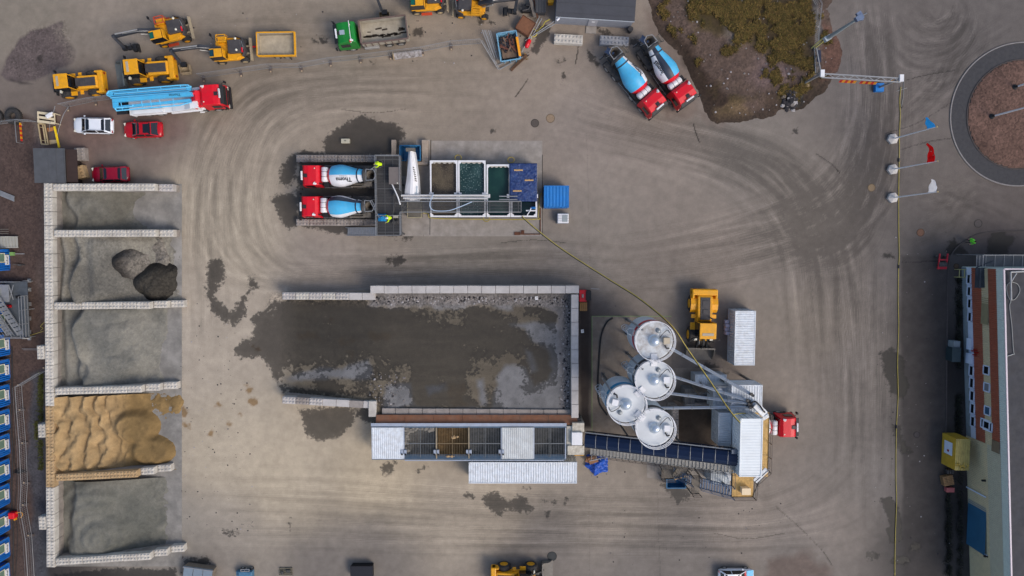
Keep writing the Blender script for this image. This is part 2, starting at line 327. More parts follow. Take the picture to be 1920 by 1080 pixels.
for q in ([(390, 490), (414, 482), (421, 520), (402, 555), (432, 580), (452, 553), (470, 538), (462, 590), (440, 612), (420, 608), (396, 590), (388, 555)], [(462, 520), (476, 516), (484, 540), (466, 541)],
          [(556, 345), (556, 288), (600, 288), (735, 286), (745, 445), (700, 440), (560, 424), (556, 380)], [(520, 345), (526, 308), (545, 288), (560, 290), (560, 335), (540, 350)], [(510, 372), (522, 362), (560, 368), (560, 424), (545, 430), (526, 412)], [(560, 768), (648, 768), (662, 785), (640, 815), (600, 824), (575, 812), (565, 790)],
          [(908, 935), (930, 924), (950, 936), (958, 938), (978, 922), (1000, 946), (1002, 956), (975, 962), (950, 958), (935, 965), (918, 952)], [(1240, 905), (1285, 912), (1300, 918), (1290, 935), (1272, 940), (1258, 925)],
          [(1650, 662), (1672, 650), (1690, 668), (1702, 722), (1694, 742), (1672, 738), (1660, 710)], [(1672, 795), (1690, 800), (1708, 848), (1692, 850), (1676, 830)], [(1652, 935), (1668, 930), (1684, 965), (1688, 1000), (1672, 985)], [(1662, 990), (1680, 985), (1692, 1010), (1668, 1018)],
          [(1000, 95), (1010, 55), (1020, 45), (1032, 50), (1034, 62), (1018, 78), (1008, 95)], [(1102, 97), (1112, 100), (1132, 122), (1118, 132), (1100, 114)], [(1120, 52), (1140, 54), (1152, 66), (1130, 66)], [(1180, 70), (1198, 72), (1196, 88), (1180, 88)],
          [(752, 410), (800, 405), (808, 412), (798, 430), (785, 438), (768, 450), (755, 446)], [(610, 290), (612, 265), (640, 240), (680, 215), (740, 235), (760, 250), (735, 290)], [(870, 930), (878, 927), (885, 931)], [(782, 880), (798, 872), (802, 878), (786, 886)],
          [(1185, 690), (1150, 560), (1150, 560)], [(1300, 690), (1340, 676), (1352, 690), (1366, 700), (1345, 712), (1320, 700)], [(715, 875), (740, 868), (735, 880), (718, 890)], [(1778, 450), (1790, 448), (1812, 475), (1776, 476)], [(1860, 440), (1880, 430), (1905, 445), (1890, 478), (1850, 478)],
          [(700, 800), (670, 775), (690, 765), (705, 790)], [(340, 1045), (395, 1040), (392, 1080), (340, 1085)], [(1380, 210), (1345, 205), (1350, 222), (1400, 224), (1425, 205), (1415, 195)]): wet(q)
wet([(95, 1072), (330, 1062), (330, 1100), (95, 1100)])
for a in ((700, 118, 7, 3), (680, 113, 4, 3), (1052, 115, 12, 6), (1057, 142, 3, 6), (745, 490, 8, 4), (730, 488, 7, 4), (1018, 940, 8, 3), (1040, 943, 5, 4), (1062, 938, 4, 7), (1028, 965, 4, 5), (985, 916, 9, 4), (785, 60, 5, 2), (1170, 745, 4, 8), (1125, 765, 3, 12), (1370, 600, 6, 3), (1085, 760, 4, 9), (900, 40, 6, 4), (920, 42, 7, 3), (1690, 200, 4, 3), (1664, 480, 10, 3), (605, 75, 3, 2), (590, 78, 4, 2), (1225, 405, 3, 2), (470, 985, 6, 2), (545, 985, 3, 12), (430, 1000, 14, 3), (923, 246, 3, 4), (1490, 245, 3, 2), (1635, 1040, 10, 4), (1690, 1050, 14, 5), (1716, 1025, 12, 10)):
    blob(*a)
for q in ([(532, 708), (560, 700), (600, 690), (640, 690), (690, 674), (698, 690), (696, 712), (640, 708), (540, 716)], [(810, 566), (876, 563), (872, 578), (815, 580)], [(915, 568), (960, 570), (962, 582), (925, 578)], [(955, 608), (1000, 604), (1040, 606), (1072, 640), (1072, 781), (920, 781), (928, 735), (935, 700), (950, 682), (985, 690), (1002, 722), (1026, 712), (1034, 694), (1028, 655), (1000, 640), (985, 618)],
          [(985, 655), (995, 660), (1008, 695), (996, 700)], [(720, 722), (770, 720), (775, 760), (720, 770)], [(798, 725), (835, 718), (836, 730), (805, 742)], [(893, 712), (906, 710), (915, 765), (900, 760)], [(1040, 575), (1074, 570), (1074, 660)], [(730, 765), (960, 766), (1074, 768), (1074, 790), (730, 790)]): wet(q, DRY)
inramp = np.clip(inr / .3 + .5, 0, 1) * np.clip((PXg - 500) / 60, 0, 1)
streak = fbm((SH[0], SH[1] // 8 + 2), 5, 4, 77).repeat(8, 1)[:, :SH[1]]; brown = np.array(srgb(92, 84, 70)) * (.50 + .55 * n2 + .5 * n4 * streak + .3 * streak + .12 * (n3 - .5))[..., None]; k = (inramp * .8)[..., None]; COL = COL * (1 - k) + brown * k
kk = (np.clip(DRY / .5 + .5 + (n3 - .5), 0, 1) * inramp)[..., None]; COL = COL * (1 - kk) + np.array(srgb(114, 113, 113)) * (.7 + .6 * n3)[..., None] * kk
WET = np.minimum(WET, -DRY * .32 + .12 + (n3 - .5) * 1.1 + (n2 - .5) * 1.1)
WET = WET + (n2 - .5) * 1.5 * np.clip(WET + 2.5, 0, 1) + (n5 - .5) * .5
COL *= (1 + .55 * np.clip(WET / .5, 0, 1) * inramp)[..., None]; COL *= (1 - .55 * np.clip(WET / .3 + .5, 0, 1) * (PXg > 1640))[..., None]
GRV = np.clip(sdf(PXg, PYg, [(505, 552), (1074, 552), (1074, 792), (1055, 792), (1055, 575), (700, 575), (505, 566)]) / .8 + .5, 0, 1) + .5 * np.clip(sdf(PXg, PYg, [(0, 220), (85, 220), (85, 1080), (0, 1080)]) / .8 + .5, 0, 1)
gk_ = np.clip(sdf(PXg, PYg, [(690, 548), (1076, 548), (1076, 786), (1050, 786), (1046, 590), (1010, 572), (690, 577)]) / .6 + .5 + (n3 - .5), 0, 1)[..., None]; COL = COL * (1 - gk_) + np.array(srgb(112, 108, 106)) * (.6 + .8 * n3)[..., None] * gk_; WET = WET - 1.5 * gk_[..., 0]
GRV += .6 * np.clip(sdf(PXg, PYg, [(4, 140), (25, 90), (55, 55), (122, 38), (140, 110), (62, 152)]) / .8 + .5, 0, 1) + .5 * np.clip(sdf(PXg, PYg, [(640, 715), (740, 722), (740, 750), (700, 758), (640, 745)]) / 1.2 + .5, 0, 1)
# --- one sheet to the horizon
ex = np.array([-3000, -700, -220, -90.]); xs = np.concatenate([ex, gx, -ex[::-1]]); ys = np.concatenate([ex, gy, -ex[::-1]]); K = 4
pad = lambda a: np.pad(a, ((K, K), (K, K)) + ((0, 0),) * (a.ndim - 2), mode='edge')
XX, YY = np.meshgrid(xs, ys); ZZ = pad(GZ); CC = pad(COL); WW = pad(WET); GG = pad(GRV)
NY, NX = XX.shape; co = np.stack([XX, YY, ZZ], -1).reshape(-1, 3).astype(np.float32)
idx = np.arange(NX * NY).reshape(NY, NX); q = np.stack([idx[:-1, :-1], idx[:-1, 1:], idx[1:, 1:], idx[1:, :-1]], -1).reshape(-1, 4).astype(np.int32)
def grid_mesh(name, co, q, m, attrs, smooth=True):
    me = bpy.data.meshes.new(name); me.vertices.add(len(co)); me.vertices.foreach_set('co', co.ravel()); me.loops.add(q.size); me.polygons.add(len(q))
    me.loops.foreach_set('vertex_index', q.ravel()); me.polygons.foreach_set('loop_start', np.arange(0, q.size, 4, dtype=np.int32))
    me.update(calc_edges=True); me.polygons.foreach_set('use_smooth', np.full(len(q), smooth))
    for k_, a in attrs.items():
        if a.ndim == 2:
            at = me.attributes.new(k_, 'FLOAT_COLOR', 'POINT'); at.data.foreach_set('color', np.concatenate([a, np.ones((len(a), 1))], 1).astype(np.float32).ravel())
        else: at = me.attributes.new(k_, 'FLOAT', 'POINT'); at.data.foreach_set('value', a.astype(np.float32).ravel())
    me.materials.append(m); o = bpy.data.objects.new(name, me); scene.collection.objects.link(o); return o
def ground_mat(name, grain=1.0, wetdark=.27):
    m = bpy.data.materials.new(name); m.use_nodes = True; N = m.node_tree.nodes; L = m.node_tree.links; b = N['Principled BSDF']
    def new(t, **kw):
        x = N.new(t)
        for k_, v_ in kw.items():
            if k_ == 'op': x.operation = v_
            elif k_ == 'bt': x.blend_type = v_
            elif k_ == 'an': x.attribute_name = v_
            else: x.inputs[int(k_[1:])].default_value = v_
        return x
    geo = new('ShaderNodeNewGeometry'); col = new('ShaderNodeAttribute', an='Col'); wt = new('ShaderNodeAttribute', an='wet'); gr = new('ShaderNodeAttribute', an='gravel')
    def noise(sc, det=5, ro=.6):
        x = N.new('ShaderNodeTexNoise'); x.inputs['Scale'].default_value = sc; x.inputs['Detail'].default_value = det; x.inputs['Roughness'].default_value = ro; L.new(geo.outputs['Position'], x.inputs['Vector']); return x
    f1 = noise(14, 8, .78); f2 = noise(1.1, 6, .65); f3 = noise(2.6, 5, .6)
    mr = new('ShaderNodeMapRange', i1=.3, i2=.7, i3=1 - .26 * grain, i4=1 + .26 * grain); L.new(f1.outputs['Fac'], mr.inputs[0])
    mr2 = new('ShaderNodeMapRange', i1=.3, i2=.7, i3=.90, i4=1.10); L.new(f2.outputs['Fac'], mr2.inputs[0])
    mu = new('ShaderNodeMath', op='MULTIPLY'); L.new(mr.outputs[0], mu.inputs[0]); L.new(mr2.outputs[0], mu.inputs[1])
    c1 = new('ShaderNodeMixRGB', bt='MULTIPLY', i0=1.0); L.new(col.outputs['Color'], c1.inputs[1]); L.new(mu.outputs[0], c1.inputs[2])
    # loose stones
    vo = N.new('ShaderNodeTexVoronoi'); vo.inputs['Scale'].default_value = 5.5; L.new(geo.outputs['Position'], vo.inputs['Vector'])
    vr = N.new('ShaderNodeValToRGB'); vr.color_ramp.elements[0].position = 0.0; vr.color_ramp.elements[0].color = (.34, .34, .34, 1); vr.color_ramp.elements[1].position = 1; vr.color_ramp.elements[1].color = (1.75, 1.72, 1.68, 1)
    L.new(vo.outputs['Color'], vr.inputs[0])
    gm = new('ShaderNodeMath', op='MULTIPLY', i1=.9); gm.use_clamp = True; L.new(gr.outputs['Fac'], gm.inputs[0])
    c2 = new('ShaderNodeMixRGB', bt='MULTIPLY'); L.new(gm.outputs[0], c2.inputs[0]); L.new(c1.outputs[0], c2.inputs[1]); L.new(vr.outputs[0], c2.inputs[2])
    # wet
    wa = new('ShaderNodeMath', op='MULTIPLY_ADD', i1=1.7, i2=-.85); L.new(f3.outputs['Fac'], wa.inputs[0])
    wb = new('ShaderNodeMath', op='ADD'); L.new(wt.outputs['Fac'], wb.inputs[0]); L.new(wa.outputs[0], wb.inputs[1])
    ws = new('ShaderNodeMapRange', i1=-.16, i2=.16, i3=0., i4=1.); L.new(wb.outputs[0], ws.inputs[0])
    deep = new('ShaderNodeMapRange', i1=-.2, i2=.9, i3=wetdark * 1.1, i4=wetdark * .85); L.new(wb.outputs[0], deep.inputs[0])
    dk = new('ShaderNodeMixRGB', bt='MULTIPLY', i0=1.0); L.new(c2.outputs[0], dk.inputs[1]); L.new(deep.outputs[0], dk.inputs[2])
    c3 = N.new('ShaderNodeMixRGB'); L.new(ws.outputs[0], c3.inputs[0]); L.new(c2.outputs[0], c3.inputs[1]); L.new(dk.outputs[0], c3.inputs[2])
    L.new(c3.outputs[0], b.inputs['Base Color'])
    ro = new('ShaderNodeMapRange', i1=0., i2=1., i3=.92, i4=.55); L.new(ws.outputs[0], ro.inputs[0]); L.new(ro.outputs[0], b.inputs['Roughness']); b.inputs['Specular IOR Level'].default_value = .3
    bp = new('ShaderNodeBump', i0=.25); bp.inputs['Distance'].default_value = .06; L.new(f1.outputs['Fac'], bp.inputs['Height']); L.new(bp.outputs[0], b.inputs['Normal'])
    return m
GM = ground_mat('ground_dust')
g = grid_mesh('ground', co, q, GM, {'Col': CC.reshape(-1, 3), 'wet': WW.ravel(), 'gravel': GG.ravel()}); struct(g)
# ================================================================ SLABS, ISLAND, MOUND
def sheet(name, poly_px, z, m):
    b = MB(); pts = [tuple(P(*q).xy) for q in poly_px]; b.prism(pts, z - .05, z); return struct(b.build(name, m))
m_conc = mat('yard_concrete', srgb(150, 143, 136), .9, var=.22, scale=.9, dirt=.55, dirtcol=srgb(118, 110, 102), bump=.15)
m_conc2 = mat('stained_concrete', srgb(124, 114, 104), .9, var=.25, scale=.7, dirt=.7, dirtcol=srgb(96, 86, 78), bump=.15)
sheet('concrete_slab', [(808, 264), (1017, 264), (1017, 443), (795, 443), (795, 418), (808, 408)], .012, m_conc)
sheet('concrete_slab', [(780, 262), (806, 262), (806, 405), (793, 443), (752, 443), (752, 330), (780, 330)], .008, m_conc)
sheet('concrete_slab', [(1110, 593), (1259, 593), (1259, 690), (1355, 690), (1355, 830), (1110, 830)], .012, m_conc2)
sheet('concrete_slab', [(99, 350), (341, 345), (341, 1062), (101, 1062)], .012, mat('bay_concrete', srgb(140, 136, 130), .9, var=.3, scale=.45, dirt=.9, dirtcol=srgb(98, 96, 92), bump=.15))
sheet('concrete_slab', [(1213, 862), (1340, 868), (1340, 905), (1213, 896)], .012, mat('yard_concrete3', srgb(138, 131, 124), .9, var=.2, scale=1.2, dirt=.4))
# joint lines / drains
b = MB()
for q in (((808, 262), (806, 440)), ((795, 300), (795, 262)), ((1017, 290), (1017, 443))): b.beam(P(*q[0], .02), P(*q[1], .02), .06, .02)
struct(b.build('slab_joint', mat('joint_dark', (.03, .028, .026), .9)))
# green marking edge round the silo slab
b = MB()
for q in (((1110, 830), (1110, 593)), ((1110, 593), (1259, 593))): b.beam(P(*q[0], .02), P(*q[1], .02), .07, .02)
struct(b.build('slab_edge_line', mat('edge_green', srgb(120, 140, 92), .8)))

# roundabout
RC = P(1914, 215); ro, ri = 8.1, 6.3
def ringpts(r, n=96): return [(RC.x + r * math.cos(2 * math.pi * i / n), RC.y + r * math.sin(2 * math.pi * i / n)) for i in range(n)]
b = MB(); o_, i_ = ringpts(ro), ringpts(ri); n = 96
b.add([(x, y, .03) for x, y in o_] + [(x, y, .03) for x, y in i_], [(i, (i + 1) % n, n + (i + 1) % n, n + i) for i in range(n)])
struct(b.build('ring_road', mat('ring_asphalt', srgb(62, 62, 65), .9, var=.15, scale=3, dirt=.3, dirtcol=srgb(84, 80, 78), bump=.3)))
def ringwall(r0, r1, z0, z1, name, m):
    b = MB(); n = 96; a, c = ringpts(r0), ringpts(r1)
    vs_ = [(x, y, z) for z in (z0, z1) for p in (a, c) for x, y in p]
    b.add(vs_, [(2 * n + i, 2 * n + (i + 1) % n, 3 * n + (i + 1) % n, 3 * n + i)[::-1] for i in range(n)] + [(i, (i + 1) % n, 2 * n + (i + 1) % n, 2 * n + i)[::-1] for i in range(n)] + [(n + i, n + (i + 1) % n, 3 * n + (i + 1) % n, 3 * n + i) for i in range(n)])
    return struct(b.build(name, m))
ringwall(ro, ro + .13, 0, .11, 'kerb', mat('kerb_stone', srgb(132, 128, 126), .85, var=.2, scale=4))
ringwall(ri - .10, ri, 0, .10, 'kerb', mat('kerb_dark', srgb(76, 70, 68), .85, var=.2, scale=4))
gx2 = np.arange(-6.3, 6.31, .2); IX, IY = np.meshgrid(gx2, gx2); rr = np.hypot(IX, IY); IZ = .10 + .45 * np.clip(1 - (rr / 6.2) ** 2, -.2, 1)
IZ = np.where(rr > 6.2, .0, IZ); nn = fbm(IX.shape, 9, 5, 33); cc = np.array(srgb(98, 76, 67)) * (.7 + .6 * nn)[..., None]
ii = np.arange(IX.size).reshape(IX.shape); qq = np.stack([ii[:-1, :-1], ii[:-1, 1:], ii[1:, 1:], ii[1:, :-1]], -1).reshape(-1, 4).astype(np.int32)
keep = (rr.ravel()[qq] < 6.25).all(1)
struct(grid_mesh('gravel_island', np.stack([IX + RC.x, IY + RC.y, IZ], -1).reshape(-1, 3).astype(np.float32), qq[keep], GM, {'Col': cc.reshape(-1, 3), 'wet': np.full(IX.size, -3.), 'gravel': np.full(IX.size, .75)}))
# kerb along the pavement corner by the hall
b = MB(); c = catmull([P(1920, 432), P(1850, 436), (P(1815, 448)), P(1785, 475), P(1777, 520), P(1775, 640), P(1773, 830)], 14)
for i in range(len(c) - 1): b.beam(c[i] + V(0, 0, .04), c[i + 1] + V(0, 0, .04), .14, .1)
struct(b.build('kerb', MATS['kerb_dark']))

# earth bank at the top right
MPOLY = [(1206, -14), (1236, 60), (1290, 125), (1322, 205), (1342, 228), (1385, 228), (1432, 224), (1498, 208), (1545, 172), (1570, 132), (1574, 95), (1556, 40), (1562, -14)]
x0 = P(1200, 0).x; x1 = P(1580, 0).x; y1 = P(1400, -14).y; y0 = P(1400, 232).y
bx = np.arange(x0 - .5, x1 + .5, .14); by = np.arange(y0 - .5, y1 + .1, .14); BX, BY = np.meshgrid(bx, by)
BPX, BPY = PIX(BX, BY); bd = sdf(BPX, BPY, MPOLY); e1 = fbm(BX.shape, 40, 6, 41); e2 = fbm(BX.shape, 12, 5, 42); e3 = fbm(BX.shape, 4, 3, 43)
bd2 = bd + (e2 - .5) * 1.2
BZ = np.clip(bd2 / 2.5, -.4, 1) ** 1 * .25 + np.clip((bd - 1) / 5, 0, 1) * (.9 * e1) + (e2 - .5) * .18 * np.clip(bd, 0, 1) + (e3 - .5) * .10 * np.clip(bd, 0, 1)
GRASS = [(1282, -14), (1290, 40), (1340, 75), (1400, 85), (1430, 108), (1500, 128), (1522, 118), (1527, 60), (1522, -14)]
gd = sdf(BPX, BPY, GRASS) + (e2 - .5) * 3; gk = np.clip(gd / 1.2 + .5, 0, 1)
c = np.array(srgb(84, 70, 62)) * np.ones(BX.shape + (1,)); c = c * (.62 + .76 * e1)[..., None]
def mix(c, k, rgb): return c * (1 - k[..., None]) + np.array(srgb(*rgb)) * k[..., None]
reg = lambda poly, s, a=1.0: np.clip((sdf(BPX, BPY, poly) + (e2 - .5) * 1.6) / s + .5, 0, 1) * a
c = mix(c, reg([(1250, 60), (1292, 85), (1330, 150), (1400, 212), (1335, 220), (1290, 140)], .8), (58, 46, 38))
c = mix(c, reg([(1340, 205), (1380, 190), (1425, 215), (1400, 224), (1345, 224)], .6, .8), (108, 90, 68))
c = mix(c, reg([(1400, 150), (1425, 100), (1460, 110), (1500, 150), (1480, 170), (1430, 170)], 2, .7), (116, 98, 96))
c = mix(c, reg([(1455, 180), (1470, 165), (1495, 160), (1512, 180), (1505, 205), (1470, 212)], .6), (40, 34, 32))
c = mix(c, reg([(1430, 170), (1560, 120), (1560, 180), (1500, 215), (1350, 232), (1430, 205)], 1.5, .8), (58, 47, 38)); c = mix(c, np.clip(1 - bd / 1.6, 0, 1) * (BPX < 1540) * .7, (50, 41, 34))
c = mix(c, reg([(1538, 40), (1575, 60), (1575, 130), (1540, 150)], 1.0, .85), (96, 70, 60))
c = mix(c, gk * .75, (76, 66, 36)); c = mix(c, np.clip((e2 - .52) * 5, 0, 1) * np.clip(bd - .6, 0, 1) * .55 * (BPX > 1290), (70, 60, 34)); c = mix(c, gk * np.clip((e1 - .5) * 4, 0, 1), (74, 64, 30)); c = mix(c, gk * np.clip((.46 - e2) * 5, 0, 1) * .8, (62, 50, 36))
c = mix(c, reg([(1358, 20), (1385, 30), (1392, 75), (1372, 92), (1352, 70)], 1.2, .8), (118, 108, 102))
c = mix(c, reg([(1518, -14), (1535, -14), (1540, 60), (1534, 140), (1524, 140), (1524, 50)], .3, .85), (100, 97, 95))
c *= (.8 + .4 * e3)[..., None]
ii = np.arange(BX.size).reshape(BX.shape); qq = np.stack([ii[:-1, :-1], ii[:-1, 1:], ii[1:, 1:], ii[1:, :-1]], -1).reshape(-1, 4).astype(np.int32)
keep = (bd2.ravel()[qq] > -.35).all(1)
struct(grid_mesh('earth_bank', np.stack([BX, BY, BZ], -1).reshape(-1, 3).astype(np.float32), qq[keep], GM, {'Col': c.reshape(-1, 3), 'wet': np.clip(sdf(BPX, BPY, [(1465, 168), (1500, 165), (1508, 195), (1480, 208)]), -3, .2).ravel(), 'gravel': (.35 + .4 * e1).ravel() * (1 - gk.ravel() * .6)}))
# grass on it: blades in tufts, one mass
def bank_z(x, y):
    i = int((y - by[0]) / .14); j = int((x - bx[0]) / .14); return float(BZ[np.clip(i, 0, BZ.shape[0] - 1), np.clip(j, 0, BZ.shape[1] - 1)])
def turf(name, label, count, test, cols, hmin, hmax, seed):
    r = random.Random(seed); b = MB(); k = 0; tries = 0
    while k < count and tries < count * 12:
        tries += 1; x = r.uniform(bx[0], bx[-1]); y = r.uniform(by[0], by[-1])
        if not test(x, y): continue
        k += 1; z = bank_z(x, y) - .02; m = r.randrange(len(cols)); 
        for _ in range(5):
            a = r.uniform(0, 6.28); h = r.uniform(hmin, hmax); wd = r.uniform(.02, .045); lean = r.uniform(.4, 1.4) * h; ox, oy = r.gauss(0, .10), r.gauss(0, .10)
            p = V(x + ox, y + oy, z); s_ = V(-math.sin(a) * wd, math.cos(a) * wd, 0); t = p + V(math.cos(a) * lean, math.sin(a) * lean, h)
            mid = p + V(math.cos(a) * lean * .35, math.sin(a) * lean * .35, h * .75)
            b.add([p - s_, p + s_, mid + s_ * .8, mid - s_ * .8, t], [(0, 1, 2, 3), (3, 2, 4)], m)
    return tag(b.build(name, cols), label, 'grass', kind='stuff')
def in_grass(x, y):
    i = int((y - by[0]) / .14); j = int((x - bx[0]) / .14)
    return 0 <= i < gd.shape[0] and 0 <= j < gd.shape[1] and gd[i, j] > (.0 if e2[i, j] > .47 else 1.2) - (3.5 if e2[i, j] > .60 else 0) and bd[i, j] > .8 and e2[i, j] > .38 and abs(PIX(np.array(x), np.array(y))[0] - 1529) > 7
turf('grass', 'rough olive and straw coloured grass growing on the earth bank', 9000, in_grass, [mat('straw', srgb(128, 106, 56), .9, var=.25), mat('olive', srgb(96, 84, 38), .9, var=.25), mat('moss', srgb(70, 64, 28), .9, var=.25), mat('brown_blade', srgb(100, 78, 42), .9, var=.25)], .10, .32, 5)
# dumped rubble and stones on the bank
m_st = mat('stone', srgb(120, 114, 110), .9, var=.3, scale=2, bump=.3)
def stone(mb, c, r, rnd, m=0):
    n = 7; vs_ = []
    for k, (z, f) in enumerate(((-.5, .7), (.05, 1.0), (.5, .6))): vs_ += [(c[0] + math.cos(6.28 * j / n + k) * r * f * rnd.uniform(.7, 1.2), c[1] + math.sin(6.28 * j / n + k) * r * f * rnd.uniform(.7, 1.2), c[2] + z * r * rnd.uniform(.8, 1.2)) for j in range(n)]
    fs = [(k * n + j, k * n + (j + 1) % n, (k + 1) * n + (j + 1) % n, (k + 1) * n + j) for k in range(2) for j in range(n)] + [tuple(range(2 * n, 3 * n)), tuple(range(n - 1, -1, -1))]
    mb.add(vs_, fs, m)
rb = random.Random(3); b = MB()
for _ in range(90):
    a, d = rb.uniform(0, 6.28), rb.uniform(0, 1.15) ** .8; p = P(1480 + 14 * d * math.cos(a), 188 + 18 * d * math.sin(a)); z = bank_z(p.x, p.y)
    stone(b, (p.x, p.y, z + .35 * (1.1 - d)), rb.uniform(.10, .34), rb, rb.choice((0, 1, 1, 1, 1, 2)))
tag(b.build('rubble_heap', [m_st, mat('burnt', srgb(44, 42, 46), .8, var=.3), mat('stone_light', srgb(160, 156, 156), .9, var=.2)]), 'dark heap of grey rubble dumped at the foot of the earth bank', 'rubble heap', kind='stuff')
b = MB()
for _ in range(130):
    for _t in range(20):
        x, y = rb.uniform(1215, 1570), rb.uniform(-10, 215); p = P(x, y)
        if float(sdf(np.array([x]), np.array([y]), MPOLY)[0]) > .5: break
    stone(b, (p.x, p.y, bank_z(p.x, p.y) + .02), rb.uniform(.04, .13), rb, rb.randrange(2))
tag(b.build('loose_stones', [m_st, MATS['stone_light']]), 'pale loose stones scattered over the earth bank', 'stones', kind='stuff')

# ================================================================ CONCRETE BLOCK WALLS
m_blk = mat('block_cream', srgb(194, 189, 180), .85, var=.14, scale=1.1, dirt=.42, dirtcol=srgb(120, 112, 106), bump=.12)
m_blk2 = mat('block_grey', srgb(150, 142, 136), .85, var=.18, scale=1.2, dirt=.5, dirtcol=srgb(104, 97, 92), bump=.12)
m_blk3 = mat('block_pale', srgb(184, 179, 175), .85, var=.12, scale=.8, dirt=.4, dirtcol=srgb(138, 130, 126), bump=.1)
m_blk4 = mat('block_sandy', srgb(176, 150, 114), .9, var=.2, scale=1.0, dirt=.5, dirtcol=srgb(132, 104, 70), bump=.2)
m_low = mat('block_low', srgb(150, 142, 134), .9, var=.2, scale=1.0, dirt=.5, dirtcol=srgb(96, 90, 86), bump=.15)
_bl = {}
def block_mb(L, W, H, studs):
    b = MB(); b.box((0, 0, -H / 2), (L - .045, W, H))
    if studs:
        nx = max(1, int(round(L / .42)))
        for i in range(nx):
            for j in range(2): b.box((-L / 2 + L * (i + .5) / nx, (-.25 + .5 * j) * W, .05), (.27, .25, .12), top=.62)
    return b
def lego_wall(label, a, c, h, W=.8, BL=1.6, studs=True, steps=0, m=m_blk, group=None, z0=0.0, mm=None, tail=None):
    "a, c: ends of the wall top in the photograph, seen at height h; steps: blocks stepping down at the far end"
    A = P(*a, h); C_ = P(*c, h); d = (C_ - A); L = d.length; ang = math.atan2(d.y, d.x); n = max(1, int(round(L / BL))); bl = L / n
    t = thing('block_wall', label, 'concrete block wall', (A.x, A.y, z0), ang, group)
    low = MB()
    for k in range(n):
        drop = max(0, k - (n - 1 - steps)) * .8; hh = h - z0 - drop
        key = (round(bl, 3), W, studs); x = (k + .5) * bl; jy = random.uniform(-.012, .012)
        b = block_mb(bl, W, .8, studs and not (tail and k >= n - tail)); o = b.build('concrete_block', [(mm or {}).get(k, m)], t, .018, (x, jy, hh)); o.rotation_euler.z = random.uniform(-.006, .006)
        z = hh - .8; 
        while z > .05:
            low.box((x + random.uniform(-.01, .01), random.uniform(-.012, .012), z - min(.8, z) / 2 - .003), (bl - .03, W - .02, min(.8, z) - .012)); z -= .8
    if low.v: low.build('lower_courses', [m_low], t)
    return t
BG = 'concrete block walls of the material bays'
lego_wall('long studded concrete block wall running behind all the material bays', (90, 343), (95, 1064), 2.4, .95, group=BG, mm={k: m_blk4 for k in range(16, 22)})
lego_wall('studded block wall beside the dark red car, topmost bay divider', (99, 351), (318, 351), 2.4, steps=1, group=BG, mm={7: MATS['block_pale']})
lego_wall('studded block divider between the smooth silt bay and the bay of two dark mounds', (101, 438), (319, 437), 2.4, steps=1, group=BG)
lego_wall('studded block divider just below the two dark gravel mounds', (101, 574), (333, 572), 2.4, steps=2, group=BG)
lego_wall('studded block divider along the upper side of the golden sand', (103, 734), (320, 728), 2.4, steps=2, group=BG)
lego_wall('sand smeared block divider along the lower side of the golden sand', (105, 896), (308, 886), 2.4, steps=2, group=BG, mm={0: m_blk4, 1: m_blk4, 2: m_blk4, 3: m_blk4, 4: m_blk4, 5: m_blk4})
lego_wall('studded block wall closing the lowest bay, stepping down at its end', (104, 1054), (333, 1040), 2.4, steps=2, group=BG)
# buttress blocks behind the back wall
for (x, y, l) in ((76, 661, 'studded buttress block behind the bay wall near the scaffold platform'), (78, 808, 'studded buttress block behind the bay wall beside the sand'), (79, 981, 'studded buttress block behind the bay wall by the lowest bay')):
    p = P(x, y, 2.4); t = thing('buttress_block', l, 'concrete block', (p.x, p.y, 0), R(90), 'buttress blocks behind the bay wall')
    block_mb(1.6, .8, .8, True).build('concrete_block', [m_blk], t, .02, (0, 0, 2.4)); b = MB(); b.box((0, 0, .8), (1.57, .78, 1.58)); b.build('lower_courses', [m_low], t)
UG = 'concrete block walls round the loading yard'
lego_wall('smooth pale block wall along the upper side of the loading yard', (694, 543), (1086, 543), 3.2, .85, studs=False, m=m_blk3, group=UG)
lego_wall('half studded block row at the yard entrance, upper left', (529, 555), (704, 556), 2.2, studs=True, m=m_blk3, group=UG, tail=2, mm={1: m_blk, 3: m_blk})
lego_wall('block row at the yard entrance above the dark soil patch', (529, 750), (706, 760), 2.2, studs=True, m=m_blk3, group=UG, tail=4, mm={1: m_blk2, 5: m_blk2})
lego_wall('smooth pale block wall at the right end of the loading yard', (1078, 552), (1078, 784), 3.2, .8, studs=False, m=m_blk3, group=UG)
t = lego_wall('single block turned sideways at the corner of the feeder', (698, 752), (698, 782), 2.4, .85, studs=False, m=m_blk, group=UG)
lego_wall('low concrete block row along the feeder lip in the yard', (716, 771), (1070, 774), 2.15, .7, studs=False, m=m_blk2, group=UG, z0=1.6)
WG = 'low block kerbs beside the washing trucks'
lego_wall('low grey studded block kerb on the upper side of the washing trucks', (555, 297), (710, 297), .8, .8, m=m_blk2, group=WG)
lego_wall('low grey studded block kerb on the lower side of the washing trucks', (555, 417), (706, 417), .8, .75, m=m_blk2, group=WG)
lego_wall('grey block wall beside the dark pit under the plant', (1266, 762), (1266, 834), 2.4, .8, m=m_blk2)
def loose_block(px, py, h, L, W, rz, label, m, Hh=.8, studs=True):
    p = P(px, py, h); t = thing('lego_block', label, 'concrete block', (p.x, p.y, h - Hh), rz, 'loose concrete blocks'); block_mb(L, W, Hh, studs).build('concrete_block', [m], t, .02, (0, 0, Hh)); return t
t = loose_block(1066, 73, .8, 3.3, 1.0, R(-3), 'pale studded concrete block in front of the dark roofed store, left one', m_blk)
t = loose_block(1152, 76, .8, 3.3, 1.0, R(-3), 'grey studded concrete block beside the parked mixer trucks', mat('block_blue', srgb(142, 145, 152), .85, var=.15, dirt=.4))
